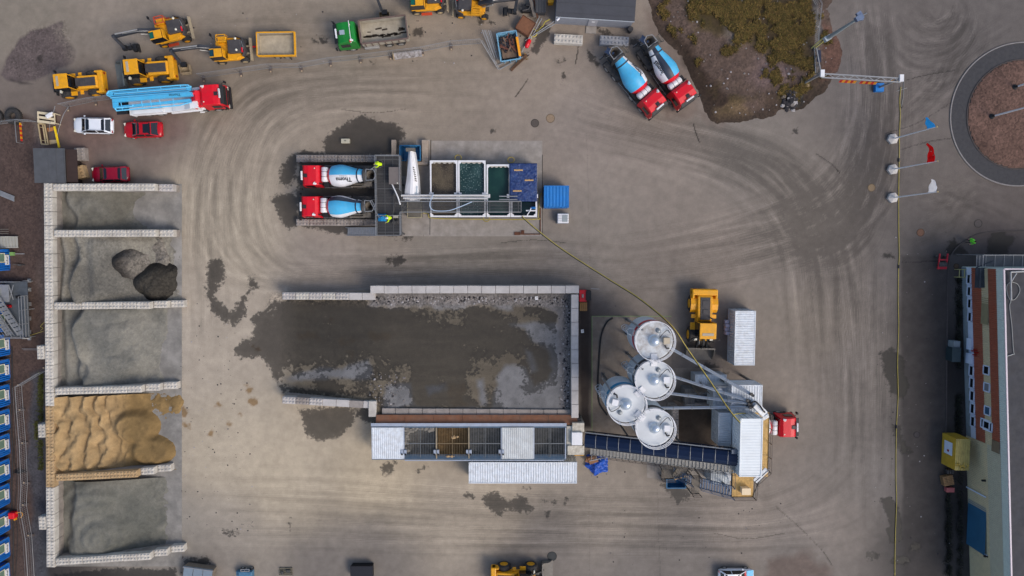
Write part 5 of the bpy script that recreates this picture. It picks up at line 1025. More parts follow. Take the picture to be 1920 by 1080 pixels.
b = MB(); b.tube([(.75, .2, HP), (.75, .2, HP + .7), (.75, .2, HP + .75)], [.2, .24, .02], 12); b.tube([(.6, -3.0, HP + .05), (.6, -3.0, HP + .5)], .22, 12); b.tube([(1.0, -2.9, HP + .05), (1.0, -2.9, HP + .4)], .16, 12); b.tube(catmull([(.6, -3.0, HP + .5), (.5, -2.2, HP + .7), (.7, -1.2, HP + .5), (.75, .2, HP + .6)]), .05, 8); b.build('pump', m_chs, t)
b = MB(); b.tube(catmull([(.45, 1.3, HP + .75), (.8, .6, HP + .9), (1.15, -.2, HP + .9), (1.35, -1.0, HP + .6)]), .07, 8); b.build('water_pipe', m_wht, t)
q = MB(); c = catmull([(-1.05 + .45 * math.cos(a), 3.55 + .4 * math.sin(a), HP + .06 + .012 * a) for a in np.linspace(0, 12, 26)], 4); q.tube(c, .035, 6); q.build('coiled_hose', m_grt, t)
x2, y2, dx2, dy2 = RB(730, 314, 749, 345, HP + .9)
t2 = thing('control_cabinet', 'flat brownish grey cabinet standing on the wash platform', 'cabinet', (x2, y2, HP + .04)); b = MB(); b.box((0, 0, .45), (dx2, dy2, .9)); b.build('body', mat('cabinet_brown', srgb(96, 88, 86), .5, var=.08), t2, .03); b = MB(); b.box((0, 0, .92), (dx2 + .06, dy2 + .06, .05)); b.build('lid', mat('cabinet_lid', srgb(112, 104, 100), .5, var=.08), t2); b = MB(); b.box((dx2 * .3, -dy2 * .45, .98), (.12, .12, .1)); b.build('lamp', m_lite, t2)
a = P(707, 434.5, HP); e = P(652, 434.5, .1)
t = thing('steel_stair', 'straight grey steel stair leading up to the wash platform', 'stairs', (0, 0, 0)); b = MB(); stairs(b, a, e, .9, 13); b.build('flight', m_gal, t)

def tank(label, x0, y0, x1, y1, h, wl, wcol, var, group='open settling tanks'):
    x, y, dx, dy = RB(x0, y0, x1, y1, h); t = thing('settling_tank', label, 'tank', (x, y, 0), 0, group); b = MB(); w_ = .10
    for s in (-1, 1): b.box((0, s * (dy / 2 - w_ / 2), h / 2), (dx, w_, h)); b.box((s * (dx / 2 - w_ / 2), 0, h / 2), (w_, dy - 2 * w_, h))
    b.box((0, 0, .06), (dx - .3, dy - .3, .1)); sh = b.build('shell', mat('tank_inside', srgb(84, 92, 88), .7, var=.2, dirt=.5, dirtcol=srgb(60, 62, 56)), t)
    b = MB()
    for s in (-1, 1): b.box((0, s * (dy / 2 - .08), h + .04), (dx, .17, .09)); b.box((s * (dx / 2 - .08), 0, h + .04), (.17, dy - .33, .09))
    for sx in (-1, 1):
        for sy in (-1, 1): b.box((sx * (dx / 2 - .22), sy * (dy / 2 - .22), h + .03), (.22, .22, .08), rz=R(45))
        b.box((sx * (dx / 2 - .15), -.10 * dy, h + .09), (.5, .42, .08))
    b.build('rim', m_wht, t)
    m = bpy.data.materials.new('tank_water'); m.use_nodes = True; N = m.node_tree.nodes; Lk = m.node_tree.links; bs = N['Principled BSDF']; bs.inputs['Roughness'].default_value = .12; bs.inputs['Specular IOR Level'].default_value = .35
    ge = N.new('ShaderNodeNewGeometry'); nz = N.new('ShaderNodeTexNoise'); nz.inputs['Scale'].default_value = .5; nz.inputs['Detail'].default_value = 5; Lk.new(ge.outputs['Position'], nz.inputs[0])
    mr = N.new('ShaderNodeMixRGB'); mr.inputs[1].default_value = (*srgb(*wcol[0]), 1); mr.inputs[2].default_value = (*srgb(*wcol[1]), 1)
    rp = N.new('ShaderNodeMapRange'); rp.inputs[1].default_value = .38; rp.inputs[2].default_value = .62; Lk.new(nz.outputs['Fac'], rp.inputs[0]); Lk.new(rp.outputs[0], mr.inputs[0]); out = mr.outputs[0]
    if var:
        vo = N.new('ShaderNodeTexNoise'); vo.inputs['Scale'].default_value = 6.5 if var == 1 else 11; vo.inputs['Detail'].default_value = 3; Lk.new(ge.outputs['Position'], vo.inputs[0])
        r2 = N.new('ShaderNodeMapRange'); r2.inputs[1].default_value = .60; r2.inputs[2].default_value = .66; Lk.new(vo.outputs['Fac'], r2.inputs[0]); m2 = N.new('ShaderNodeMixRGB'); Lk.new(r2.outputs[0], m2.inputs[0]); Lk.new(out, m2.inputs[1]); m2.inputs[2].default_value = (*srgb(*wcol[2]), 1); out = m2.outputs[0]
    Lk.new(out, bs.inputs['Base Color'])
    n2 = N.new('ShaderNodeTexNoise'); n2.inputs['Scale'].default_value = 6; Lk.new(ge.outputs['Position'], n2.inputs[0]); bp = N.new('ShaderNodeBump'); bp.inputs['Strength'].default_value = .08; Lk.new(n2.outputs['Fac'], bp.inputs['Height']); Lk.new(bp.outputs[0], bs.inputs['Normal'])
    b = MB(); b.box((0, 0, wl - .3), (dx - .22, dy - .22, .6)); o = b.build('water', m, t)
    for s in (-1, 1):     # scalloped scum clinging to the end wall
        pass
    b = MB(); r_ = random.Random(int(x0)); k = 5; pts = [(-dx / 2 + .1, dy / 2 - .1)] + [(-dx / 2 + .1 + (dx - .2) * i / 24, dy / 2 - .16 - .16 * abs(math.sin(i * .65 + x0)) - r_.uniform(0, .05)) for i in range(25)] + [(dx / 2 - .1, dy / 2 - .1)]
    b.prism(pts, h - .12, h - .06); b.build('dried_crust', mat('dried_slurry', srgb(176, 172, 164), .9, var=.15), t); return t
tank('open white rimmed tank of brown slurry water, nearest the reclaimer', 807, 301, 858, 407, 2.1, 1.75, ((52, 46, 40), (92, 82, 66), (112, 102, 84)), 2)
tank('open white rimmed tank of green water with pale floating scum', 859.5, 301, 910.5, 407, 2.1, 1.7, ((34, 58, 58), (54, 80, 80), (124, 142, 138)), 1)
tank('shorter open tank of clear dark green water', 912.5, 308.5, 957, 407, 2.1, 1.55, ((18, 48, 48), (32, 66, 60), (30, 76, 68)), 0)
tank('dark tank partly covered by the blue tarpaulin', 958, 308.5, 1007, 407, 2.1, 1.4, ((12, 30, 36), (18, 44, 46), (30, 60, 60)), 0)
# tarpaulin
def cloth(name, label, cat, x0, y0, x1, y1, h, zf, m, n=44, parent=None):
    x, y, dx, dy = RB(x0, y0, x1, y1, h); nx = n; ny = max(4, int(n * dy / dx)); U, W_2 = np.meshgrid(np.linspace(-.5, .5, nx), np.linspace(-.5, .5, ny))
    Z = zf(U, W_2, fbm(U.shape, 16, 4, 17), fbm(U.shape, 5, 3, 19)); ii = np.arange(nx * ny).reshape(ny, nx); q_ = [tuple(int(v) for v in r_) for r_ in np.stack([ii[:-1, :-1], ii[:-1, 1:], ii[1:, 1:], ii[1:, :-1]], -1).reshape(-1, 4)]
    b = MB(); b.add([tuple(p) for p in np.stack([U * dx, W_2 * dy, Z], -1).reshape(-1, 3)], q_, 0, True); o = b.build(name, m, parent, loc=(x, y, h)); s = o.modifiers.new('Solidify', 'SOLIDIFY'); s.thickness = .02
    return tag(o, label, cat) if label else o
m_trp = mat('tarp_blue', srgb(24, 46, 96), .45, var=.35, scale=4, dirt=.5, dirtcol=srgb(92, 116, 160))
o = cloth('tarpaulin', 'wrinkled dark blue tarpaulin stretched over the last settling tank', 'tarpaulin', 955, 306, 1007, 378, 2.3, lambda U, W2, a, b_: .10 * a + .09 * b_ - .35 * np.clip(np.abs(U) - .46, 0, 1) * 10 - .3 * np.clip(np.abs(W2) - .47, 0, 1) * 10, m_trp, 60)
for (x, y, l) in ((972, 319, 'pale wooden batten lying on the blue tarpaulin, uppermost'), (992, 338, 'pale wooden batten on the blue tarpaulin, the one nearest its right edge'), (970, 358, 'pale wooden batten lying on the blue tarpaulin, lowest')):
    p = P(x, y, 2.45); b = MB(); b.box((0, 0, 0), (.98, .16, .05)); b.box((.05, .0, .045), (.9, .05, .04)); tag(b.build('wooden_batten', mat('raw_pine', srgb(196, 160, 110), .7, var=.12), loc=(p.x, p.y, 2.46)), l, 'wooden batten', 'battens on the tarpaulin')
# walkway, pipes and hoses over the tanks
x, y, dx, dy = RB(752, 378, 977, 398, 2.7)
t = thing('walkway', 'grey grating walkway with railings crossing over the settling tanks', 'walkway', (x, y, 0)); HW = 2.62
b = MB(); b.grating((-dx / 2, -dy / 2, HW), (1, 0, 0), (0, 1, 0), dx, dy, .12, .035, .03); b.grating((-dx / 2, -dy / 2, HW), (0, 1, 0), (1, 0, 0), dy, dx, .35, .03, .03); b.build('grating', m_grt, t)
b = MB()
for s in (-1, 1): b.beam((-dx / 2, s * dy / 2, HW), (dx / 2, s * dy / 2, HW), .08, .16)
b.beam((dx / 2, -dy / 2, HW), (dx / 2, dy / 2, HW), .08, .16)
for k in range(5): b.box((-dx / 2 + .3 + k * (dx - .6) / 4, 0, HW - .12), (.1, dy, .12))
for k in (0, 4): b.box((-dx / 2 + .3 + k * (dx - .6) / 4, 0, 1.25), (.1, .1, 2.3))
b.build('frame', m_grt, t)
b = MB(); railing(b, [(-dx / 2, dy / 2, HW), (dx / 2, dy / 2, HW), (dx / 2, -dy / 2, HW), (-dx / 2, -dy / 2, HW)], r=.04, post=2.2); b.build('railing', m_gal, t)
b = MB()
for (ya, yb, xa, xb) in ((366.5, 366.5, 752, 917), (371.5, 372, 756, 914)): b.tube([P(xa, ya, 2.75), P(xb, yb, 2.75)], .12, 10)
tag(b.build('water_pipe', mat('pipe_white', srgb(206, 204, 202), .4, var=.05, dirt=.2)), 'pair of white pipes running over the tanks beside the walkway', 'pipe')
b = MB(); b.tube(catmull([P(812, 366, 3.0), P(806, 382, 3.6), P(812, 394, 3.5), P(840, 395, 3.5), P(862, 388, 3.2), P(888, 377, 2.6)], 10), .045, 8); tag(b.build('hose', mat('hose_pale_blue', srgb(186, 206, 228), .5)), 'pale blue hose looped over the walkway railing above the tanks', 'hose')
m_hy = mat('hose_yellow', srgb(178, 162, 72), .6, var=.2, scale=2, dirt=.3)
b = MB(); b.tube(catmull([P(752, 398, .1), P(758, 396.5, .1), P(800, 400, .1), P(812, 409, .06), P(900, 411, .06), P(1004, 411, .06), P(1009, 405, .06), P(1012, 370, .06), P(1016, 362, .06)], 10), .05, 8); tag(b.build('hose', m_hy), 'yellow hose lying along the lower side of the settling tanks', 'hose')
for (x, y, l) in ((859, 296, 'coiled yellow hose hanging behind the first two tanks'), (958, 300, 'coiled yellow hose behind the corner of the tarpaulin'), (912, 410, 'coiled yellow hose on the lower tank side')):
    q = MB(); p = P(x, y, 1.4); q.tube([p + V(.36 * math.cos(a), .32 * math.sin(a), .02 * math.sin(a * 3) + a * .006) for a in np.linspace(0, 18.6, 90)], .06, 6); tag(q.build('hose_coil', mat('hose_dull', srgb(150, 134, 72), .6, var=.15)), l, 'hose coil', 'hose coils on the tanks')
for (xa, ya, xb, yb, l) in ((936, 368, 970, 368, 'upper of two short grey pipes at the tarpaulin edge'), (936, 374, 970, 374, 'lower of two short grey pipes at the tarpaulin edge')):
    b = MB(); b.tube([P(xa, ya, 2.6), P(xb, yb, 2.6)], .07, 8); tag(b.build('short_pipe', m_gal), l, 'pipe')
t = thing('submersible_pump', 'blue and grey pump with white pipe in the dark tank corner', 'pump', P(996, 390, 2.2)); b = MB(); b.tube([(0, 0, -.4), (0, 0, .3), (.1, 0, .45), (.5, 0, .45)], .12, 10); b.build('body', m_cbl, t); b = MB(); b.tube([(-.6, -.3, .25), (.5, -.3, .25)], .08, 8); b.tube([(-.5, -.9, .1), (-.2, -.4, .4), (0, 0, .4)], .06, 8); b.build('pipe', m_wht, t)

# sand reclaimer
def reclaimer():
    t = thing('sand_reclaimer', 'white tapering sand reclaimer trough with black slots, beside the wash platform', 'machine', (0, 0, 0))
    top = [((765, 283), (775, 283), 3.2), ((762, 330), (782, 330), 3.0), ((757, 366), (784.5, 366), 2.7), ((758, 377), (783, 377), 2.5)]
    b = MB(); rows = []
    for (xa, ya), (xb, yb), h in top:
        a, c = P(xa, ya, h), P(xb, yb, h); w_ = c.x - a.x; rows.append([V(a.x - .05, a.y, h - 1.0), V(a.x, a.y, h - .35), V(a.x + w_ * .42, a.y, h), V(a.x + w_ * .62, a.y, h), V(c.x, a.y, h - .35), V(c.x + .1, a.y, h - 1.4), V(a.x + w_ * .5, a.y, h - 2.1)])
    n = 7; vs_ = [p for r_ in rows for p in r_]
    b.add(vs_, [(i * n + j, i * n + (j + 1) % n, (i + 1) * n + (j + 1) % n, (i + 1) * n + j)[::-1] for i in range(3) for j in range(n)]); b.add(rows[0], [tuple(range(n))]); b.add(rows[-1], [tuple(range(n - 1, -1, -1))]); b.build('trough', m_wht, t)
    b = MB(); c0 = P(770, 281, 3.0); b.box(c0, (1.0, .35, .6)); b.build('discharge_lip', m_dgal, t)
    for k in range(7): q = MB(); p = P(775.2 + k * .85, 314 + k * 4.2, 2.95 - k * .02); q.box(p + V(0, 0, .0), (.20, .09, .12), rz=-.5, ry=.45); q.build('vent_slot', m_blk, t)
    q = MB(); o = P(781.2, 357, 2.62); put_text(q, 'Thomas', .30, o + V(0, 0, .06), (0.06, 1, 0.05), (-1, .06, .55)); q.build('lettering', mat('letter_teal', srgb(20, 110, 140), .5), t)
    b = MB(); x, y, dx, dy = RB(764, 376, 790, 407, 1.0); b.box((x, y, .55), (dx, dy, 1.0)); b.box((x, y, 1.08), (dx + .1, .1, .1)); b.build('inlet_box', mat('inlet_grey', srgb(96, 92, 84), .7, var=.2, dirt=.4), t)
    b = MB(); b.beam(P(764, 376, 1.05), P(764, 408, 1.05), .07); b.beam(P(764, 408, 1.05), P(790, 408, 1.05), .07); b.beam(P(790, 376, 1.05), P(790, 408, 1.05), .07); b.build('inlet_rim', mat('rim_tan', srgb(168, 160, 130), .6), t)
    for px_ in (764, 780):
        for py_ in (300, 350): q = MB(); p = P(px_, py_, 1.5); q.box((p.x, p.y, .75), (.12, .12, 1.5)); q.build('leg', m_grt, t)
reclaimer()
def skip(label, x0, y0, x1, y1, h, m, fill=None, rz=0.0, group=None, name='skip'):
    x, y, dx, dy = RB(x0, y0, x1, y1, h); t = thing(name, label, 'skip', (x, y, 0), rz, group); b = MB()
    L, W = dx, dy; bt = .82; o = [(-L / 2, -W / 2), (L / 2, -W / 2), (L / 2, W / 2), (-L / 2, W / 2)]
    for z0, z1, k0, k1, sg in ((.12, h, bt, 1, 1), (.16, h, bt - .04, .94, -1)):
        vs_ = [(p[0] * k0, p[1] * k0, z0) for p in o] + [(p[0] * k1, p[1] * k1, z1) for p in o]; f = [(i, (i + 1) % 4, 4 + (i + 1) % 4, 4 + i) for i in range(4)] + [(3, 2, 1, 0)]; b.add(vs_, f if sg > 0 else [q[::-1] for q in f])
    b.build('body', m, t); b = MB()
    for i in range(4): b.beam((*o[i], h), (*o[(i + 1) % 4], h), .12, .12)
    for k in (-.3, 0, .3):
        for s in (-1, 1): b.box((L * k, s * W * .47, h * .5), (.1, .12, h * .9))
    b.build('rim', m, t)
    if fill: fill(t, L, W, h)
    return t
m_skb = mat('skip_blue', srgb(22, 98, 142), .55, var=.15, scale=2, dirt=.25)
skip('blue open skip under the high end of the sand reclaimer', 750, 273, 788, 301, 1.3, m_skb)
for (x0, y0, x1, y1, h, l) in ((734, 262, 742, 290, .8, 'tan concrete kerb block left of the blue skip'), (791, 262, 802, 303, .8, 'tan concrete kerb block right of the blue skip'), (780, 303, 802, 309, .8, 'short tan concrete kerb block below the blue skip')):
    x, y, dx, dy = RB(x0, y0, x1, y1, h); b = MB(); b.box((0, 0, h / 2), (dx, dy, h)); tag(b.build('kerb_block', mat('kerb_tan', srgb(166, 150, 134), .85, var=.15, dirt=.4), None, .04, (x, y, 0)), l, 'concrete block', 'kerb blocks round the skip')
p = P(647, 264, .5); t = thing('small_block', 'small pale concrete block with a dark lifting eye by the sooty stain', 'concrete block', (p.x, p.y, 0)); b = MB(); b.box((0, 0, .22), (.95, .52, .44)); b.build('block', mat('block_tanpale', srgb(186, 180, 160), .85, var=.15), t, .03); b = MB(); b.tube([(-.1, 0, .42), (-.06, 0, .54), (.06, 0, .54), (.1, 0, .42)], .035, 6); b.build('lifting_eye', m_blk, t)
x, y, dx, dy = RB(1020, 348, 1067, 389, 2.5); container('small blue steel container beside the settling tanks', x, y, 0, dx, dy, 2.5, 0, m_cbl, pitch=.36)
x, y, dx, dy = RB(1045, 400, 1067, 419, 1.1); t = thing('ibc_tank', 'white plastic box tank with grey grid top near the blue container', 'plastic tank', (x, y, 0)); b = MB(); b.box((0, 0, .62), (dx * .95, dy * .95, .95)); b.build('bottle', m_wht, t, .08); b = MB(); b.box((.18, 0, 1.11), (.62, .78, .03)); b.build('lid_panel', mat('panel_grey', srgb(150, 158, 160), .5), t); b = MB()
for k in range(5): b.beam((-dx / 2, -dy / 2 + dy * k / 4, 1.13), (dx / 2, -dy / 2 + dy * k / 4, 1.13), .025)
for k in range(5):
    for s in (-1, 1): b.beam((-dx / 2 + dx * k / 4, s * dy / 2, .1), (-dx / 2 + dx * k / 4, s * dy / 2, 1.13), .03)
b.box((0, 0, .07), (dx, dy, .12)); b.build('cage', m_gal, t)
# drain bars
m_rst = mat('rust', srgb(92, 58, 42), .9, var=.3, scale=3)
b = MB(); b.beam(P(1013, 390, .06), P(1013, 438, .06), .12, .08); b.beam(P(966, 439, .06), P(1013, 439, .06), .12, .08); b.box(P(970, 438, .08), (.7, .35, .12)); b.box(P(980, 436, .08), (.35, .5, .12)); tag(b.build('drain_pipe', m_rst), 'rusty pipe with valve lying on the slab edge', 'pipe')

# ================================================================ PEOPLE
def person(label, loc, rz, pose, top, legs, hat, hair=False, z0=0.0):
    "one skinned body (skeleton of joints with radii); clothing shells are children"
    lean, armL, armR = pose; hip = V(0, 0, .92); ch = V(math.sin(lean) * .48, 0, .92 + math.cos(lean) * .48); nk = V(math.sin(lean) * .62, 0, .92 + math.cos(lean) * .60); hd = nk + V(.05, 0, .10); hc = nk + V(.06, 0, .20); htop = nk + V(.03, 0, .29)
    J = []; E = []
    def add(p, r, par=None):
        J.append((V(*p), r)); 
        if par is not None: E.append((par, len(J) - 1))
        return len(J) - 1
    ih = add(hip, .13); im = add((hip + ch) / 2, .125, ih); ic = add(ch, .145, im); ink = add(nk, .06, ic); i1 = add(hd, .085, ink); i2 = add(hc, .098, i1); i3 = add(htop, .06, i2); add(hc + V(.115, 0, -.01), .018, i2)
    def arm(s, el, wr):
        sh = ch + V(-.0, s * .19, .04); k = add(sh, .062, ic); k = add(el, .045, k); k = add(wr, .032, k); d = (V(*wr) - V(*el)).normalized(); pm = V(*wr) + d * .07; kp = add(pm, .034, k)
        sd = V(0, 0, 1).cross(d); sd = sd.normalized() if sd.length > .1 else V(0, 1, 0)
        for j, (o, ln) in enumerate(((-.030, .075), (-.010, .085), (.010, .08), (.030, .065))): a = add(pm + d * .045 + sd * o, .009, kp); a2 = add(pm + d * (.045 + ln * .6) + sd * o * 1.1 + V(0, 0, -.012), .0085, a); add(pm + d * (.045 + ln) * .96 + sd * o * 1.1 + V(0, 0, -.035), .008, a2)
        a = add(pm - d * .02 - sd * .042, .010, kp); add(pm + d * .03 - sd * .060, .009, a)
    arm(1, *armL); arm(-1, *armR)
    for s, fx in ((1, .05), (-1, -.08)): k = add(hip + V(0, s * .10, -.06), .095, ih); k = add((fx * .6 + .03, s * .12, .48), .065, k); k = add((fx, s * .13, .09), .045, k); add((fx + .15, s * .14, .035), .035, k)
    me = bpy.data.meshes.new('person'); me.from_pydata([tuple(p) for p, _ in J], E, []); o = bpy.data.objects.new('person', me); scene.collection.objects.link(o)
    md = o.modifiers.new('Skin', 'SKIN'); md.use_smooth_shade = True
    for i, (p, r_) in enumerate(J): me.skin_vertices[0].data[i].radius = (r_, r_)
    me.skin_vertices[0].data[0].use_root = True
    sb = o.modifiers.new('Subdivision', 'SUBSURF'); sb.levels = 1; sb.render_levels = 1
    dg = bpy.context.evaluated_depsgraph_get(); nm = bpy.data.meshes.new_from_object(o.evaluated_get(dg)); o.modifiers.clear(); o.data = nm
    skin = mat('skin', srgb(196, 150, 124), .55, var=.05); nm.materials.clear()
    for m_ in (skin, top, legs, m_blk): nm.materials.append(m_)
    for f in nm.polygons:
        c = f.center; d_ = (c - hc).length; dw = min((c - V(*armL[1])).length, (c - V(*armR[1])).length)
        f.material_index = 0 if d_ < .17 or dw < .13 and True else (3 if c.z < .12 else (2 if c.z < .93 else 1)); f.use_smooth = True
    o.location = (loc[0], loc[1], z0); o.rotation_euler.z = rz; tag(o, label, 'person')
    b = MB()
    if hat: b.lathe(hc + V(-.01, 0, .02), (0, 0, 1), [(0, .125), (.05, .122), (.10, .095), (.135, .05), (.145, .001)], 16, caps=False); b.box(hc + V(.11, 0, .025), (.1, .16, .02)); b.build('helmet', hat, o)
    else: b.lathe(hc + V(-.02, 0, .01), (0, 0, 1), [(-.04, .11), (.05, .11), (.09, .08), (.115, .001)], 14, caps=False); b.build('hair', mat('hair_dark', srgb(40, 32, 28), .7), o)
    # vest with sleeves: a loose shell round the chest
    b = MB(); ax = (ch - hip).normalized(); b.lathe(hip - ax * .02, ax, [(0, .19), (.2, .185), (.42, .20), (.54, .15), (.575, .07)], 16, caps=False); b.build('vest', top, o)
    for sg in (1, -1):
        sh = ch + V(0, sg * .19, .04); el = V(*(armL if sg > 0 else armR)[0]); wr = V(*(armL if sg > 0 else armR)[1]); b = MB(); b.tube([sh, sh.lerp(el, .5), el, el.lerp(wr, .75)], [.088, .075, .064, .052], 10); b.build('sleeve', top, o)
    return o
m_hv = mat('hivis_yellow', srgb(206, 240, 40), .6, var=.08, spec=.2); m_trs = mat('work_trousers', srgb(36, 40, 48), .8, var=.15); m_hvg = mat('hivis_green', srgb(110, 226, 60), .6, var=.08); m_hel = mat('helmet_white', srgb(235, 235, 230), .3, var=.02)
p = P(712, 307, HP + 1.4); person('worker in yellow vest leaning over the platform rail above the upper truck', p, R(190), (.30, ((.42, .30, 1.22), (.62, .20, 1.15)), ((.38, -.28, 1.20), (.60, -.12, 1.12))), m_hv, m_trs, m_hv, z0=HP + .04)
p = P(730, 408, HP + 1.4); person('worker in yellow vest and white helmet standing on the wash platform', p, R(200), (.22, ((.30, .34, 1.18), (.52, .36, 1.10)), ((.22, -.36, 1.15), (.46, -.38, 1.12))), m_hv, m_trs, m_hel, z0=HP + .04)
p = P(1827, 452, 1.4); person('pedestrian in a green vest walking by the kerb near the hall', p, R(210), (.08, ((.10, .30, 1.10), (.26, .28, .88)), ((-.05, -.30, 1.08), (.10, -.30, .86))), m_hvg, m_trs, None)
# wash lances reaching from the platform to the hoppers
for (q, l) in (((( 714, 306, HP + 1.15), (694, 318, 3.55)), 'thin grey wash lance held over the upper truck hopper'), (((711, 408, HP + 1.3), (702, 392, 3.4), (694, 377, 3.55)), 'bent grey wash lance hanging over the lower truck hopper')):
    b = MB(); b.tube([P(*z) for z in q], .05, 8); tag(b.build('wash_lance', m_gal), l, 'lance')
t = thing('tarp_bundle', 'crumpled bright blue sheet heaped at the platform corner near the helmeted worker', 'tarpaulin', P(717, 408, HP + .05)); o = cloth('sheet', None, None, 708, 402, 723, 416, HP + .4, lambda U, W2, a, b_: .55 * np.clip(1 - np.hypot(U, W2) * 2, 0, 1) + .35 * b_ - .35, mat('sheet_blue', srgb(24, 128, 184), .5, var=.2), 18, None); o.parent = t; o.location = (0, 0, .3)
# ================================================================ BATCHING PLANT
# ---- aggregate feeder with its bins
def feeder():
    h = 3.0; x, y, dx, dy = RB(697, 799, 1062, 862, h); t = thing('aggregate_feeder', 'long steel feeder of six bins with grids and two white covers below the yard', 'feeder', (x, y, 0))
    b = MB(); m_fr = mat('feeder_blue_grey', srgb(70, 92, 112), .55, metal=.1, var=.15, dirt=.3); m_lip = mat('lip_grey', srgb(158, 168, 184), .5, var=.08, dirt=.35)
    for s in (-1, 1): b.box((0, s * (dy / 2 - .1), h - .15), (dx, .2, .3))
    b.box((-dx / 2 + .06, 0, h - .15), (.12, dy - .42, .3)); b.box((dx / 2 - .06, 0, h - .15), (.12, dy - .42, .3))
    for k in range(7):
        for s in (-1, 1): b.box((-dx / 2 + .15 + k * (dx - .3) / 6, s * (dy / 2 - .2), (h - .3) / 2), (.16, .16, h - .3))
    b.build('frame', m_fr, t)
    b = MB(); b.box((0, dy / 2 + .17, h + .03), (dx + .05, .36, .06)); b.box((0, -dy / 2 + .35, h - .1), (dx - .3, .5, .05), rx=R(-25), m=1); b.box((dx * .08, -dy / 2 - .08, h), (dx * .82, .10, .05)); b.build('lip', [m_lip, m_fr], t)
    q = MB()
    bay = dx / 6; fills = [None, ((96, 92, 86), (122, 116, 108)), ((96, 72, 40), (116, 90, 54)), ((70, 70, 70), (96, 96, 94)), None, ((60, 62, 64), (90, 90, 90))]
    for k in range(6):
        cx = -dx / 2 + bay * (k + .5); w_ = bay - .12
        b = MB(); 
        for s in (-1, 1): b.box((cx + s * (w_ / 2 - .03), 0, h - .95), (.05, dy - .4, 1.6), m=0)
        o = b.build('bin', mat('bin_dark', srgb(62, 62, 62), .8, var=.25, dirt=.4), t)
        if k in (0, 4):
            c = MB(); c.ribbed((cx - w_ / 2, -dy / 2 + .15, h + .13), (1, 0, 0), (0, 1, 0), (0, 0, 1), w_, dy - .3, .22, .03); 
            for s in (-1, 1): c.box((cx, s * (dy / 2 - .16), h + .08), (w_, .06, .14)); c.box((cx + s * (w_ / 2 - .02), 0, h + .08), (.05, dy - .34, .14))
            c.build('cover', m_cwh if k == 0 else mat('cover_grey', srgb(196, 200, 200), .5, var=.10, scale=.7, dirt=.4), o)
        else:
            ca, cb = fills[k]; mf_ = mat('bin_fill_%s' % ('sand' if k == 2 else 'grit' if k == 1 else 'stone'), srgb(*[(u + v_) * .42 for u, v_ in zip(ca, cb)]), .95, var=.35, scale=2.5, bump=.3)
            n = 16; f = fbm((n, n), 6, 4, k + 50); U, W2 = np.meshgrid(np.linspace(-.5, .5, n), np.linspace(-.5, .5, n)); Z = h - .75 + (f - .5) * .6 - 1.2 * np.exp(-(U ** 2 + W2 ** 2) * 9) + .5 * np.clip(np.hypot(U, W2) - .35, 0, 1)
            if k == 1: Z += .55 * np.clip(-U * 1.6 - .3, 0, 1) + .6 * np.clip(W2 * 1.6 - .45, 0, 1)
            c = MB(); c.add([(cx + u * w_, v_ * (dy - .4), z) for u, v_, z in zip(U.ravel(), W2.ravel(), Z.ravel())], [(i * n + j, i * n + j + 1, (i + 1) * n + j + 1, (i + 1) * n + j) for i in range(n - 1) for j in range(n - 1)], 0, True); c.build('aggregate', mf_, o)
            c = MB(); mg = mat('grid_sandy', srgb(118, 102, 76), .7, var=.2) if k == 2 else mat('grid_grey', srgb(112, 116, 118), .6, metal=.3, var=.15)
            nb = 18
            for i in range(nb + 1): c.beam((cx - w_ / 2 + .08 + i * (w_ - .16) / nb, -dy / 2 + .25, h - .10), (cx - w_ / 2 + .08 + i * (w_ - .16) / nb, dy / 2 - .2, h - .10), .028, .05)
            for u in (-.02,): c.beam((cx - w_ / 2, u * dy, h - .06), (cx + w_ / 2, u * dy, h - .06), .09, .06)
            c.beam((cx, -dy / 2 + .25, h - .06), (cx, dy / 2 - .2, h - .06), .07, .06); c.build('grid', mg, o)
            if k == 2: c = MB(); rr_ = random.Random(4); [stone(c, (cx + rr_.gauss(.15, .16), rr_.gauss(.65, .08), h - .03), rr_.uniform(.06, .16), rr_) for _ in range(9)]; [stone(c, (cx + rr_.uniform(-.8, .2), -dy / 2 + .38, h - .06), rr_.uniform(.06, .18), rr_) for _ in range(12)]; c.build('clod', mat('sand_clod', srgb(170, 142, 104), .9, var=.15), o)['kind'] = 'stuff'
            elif k == 1:
                c = MB(); rr_ = random.Random(9)
                for _ in range(60):
                    a = rr_.uniform(0, 1); u, v_ = (-w_ / 2 + rr_.uniform(.08, .6) * (1 - a * .3), dy * (.45 - a * .75)) if rr_.random() < .5 else (-w_ / 2 + rr_.uniform(.1, w_ - .2), dy / 2 - rr_.uniform(.25, .65))
                    stone(c, (cx + u, v_, h - .12), rr_.uniform(.10, .24), rr_)
                c.build('clod', mat('grit_clod', srgb(124, 118, 108), .95, var=.25), o)['kind'] = 'stuff'
        c = MB(); c.box((cx + bay / 2 if k < 5 else cx + bay / 2 - .1, 0, h + .02), (.13, dy - .3, .1)); c.build('divider', mat('grid_sandy2', srgb(150, 136, 112), .7, var=.2) if k in (1, 2) else m_lip, o)
    for k in range(1, 5):
        q = MB(); c = -dx / 2 + bay * k
        for s in (-1, 1): q.box((c + s * .18, -dy / 2 + .95, h + .12), (.26, .5, .28)); q.tube([(c + s * .2, -dy / 2 + .72, h + .28), (c + s * .2, -dy / 2 + .72, h + .34)], .11, 10, m=1)
        q.build('vibrator', [m_lip, m_blk], t)
    # rusty apron plates behind the lip
    x2, y2, dx2, dy2 = RB(705, 778, 1083, 796, 2.6); n = 7; c = MB()
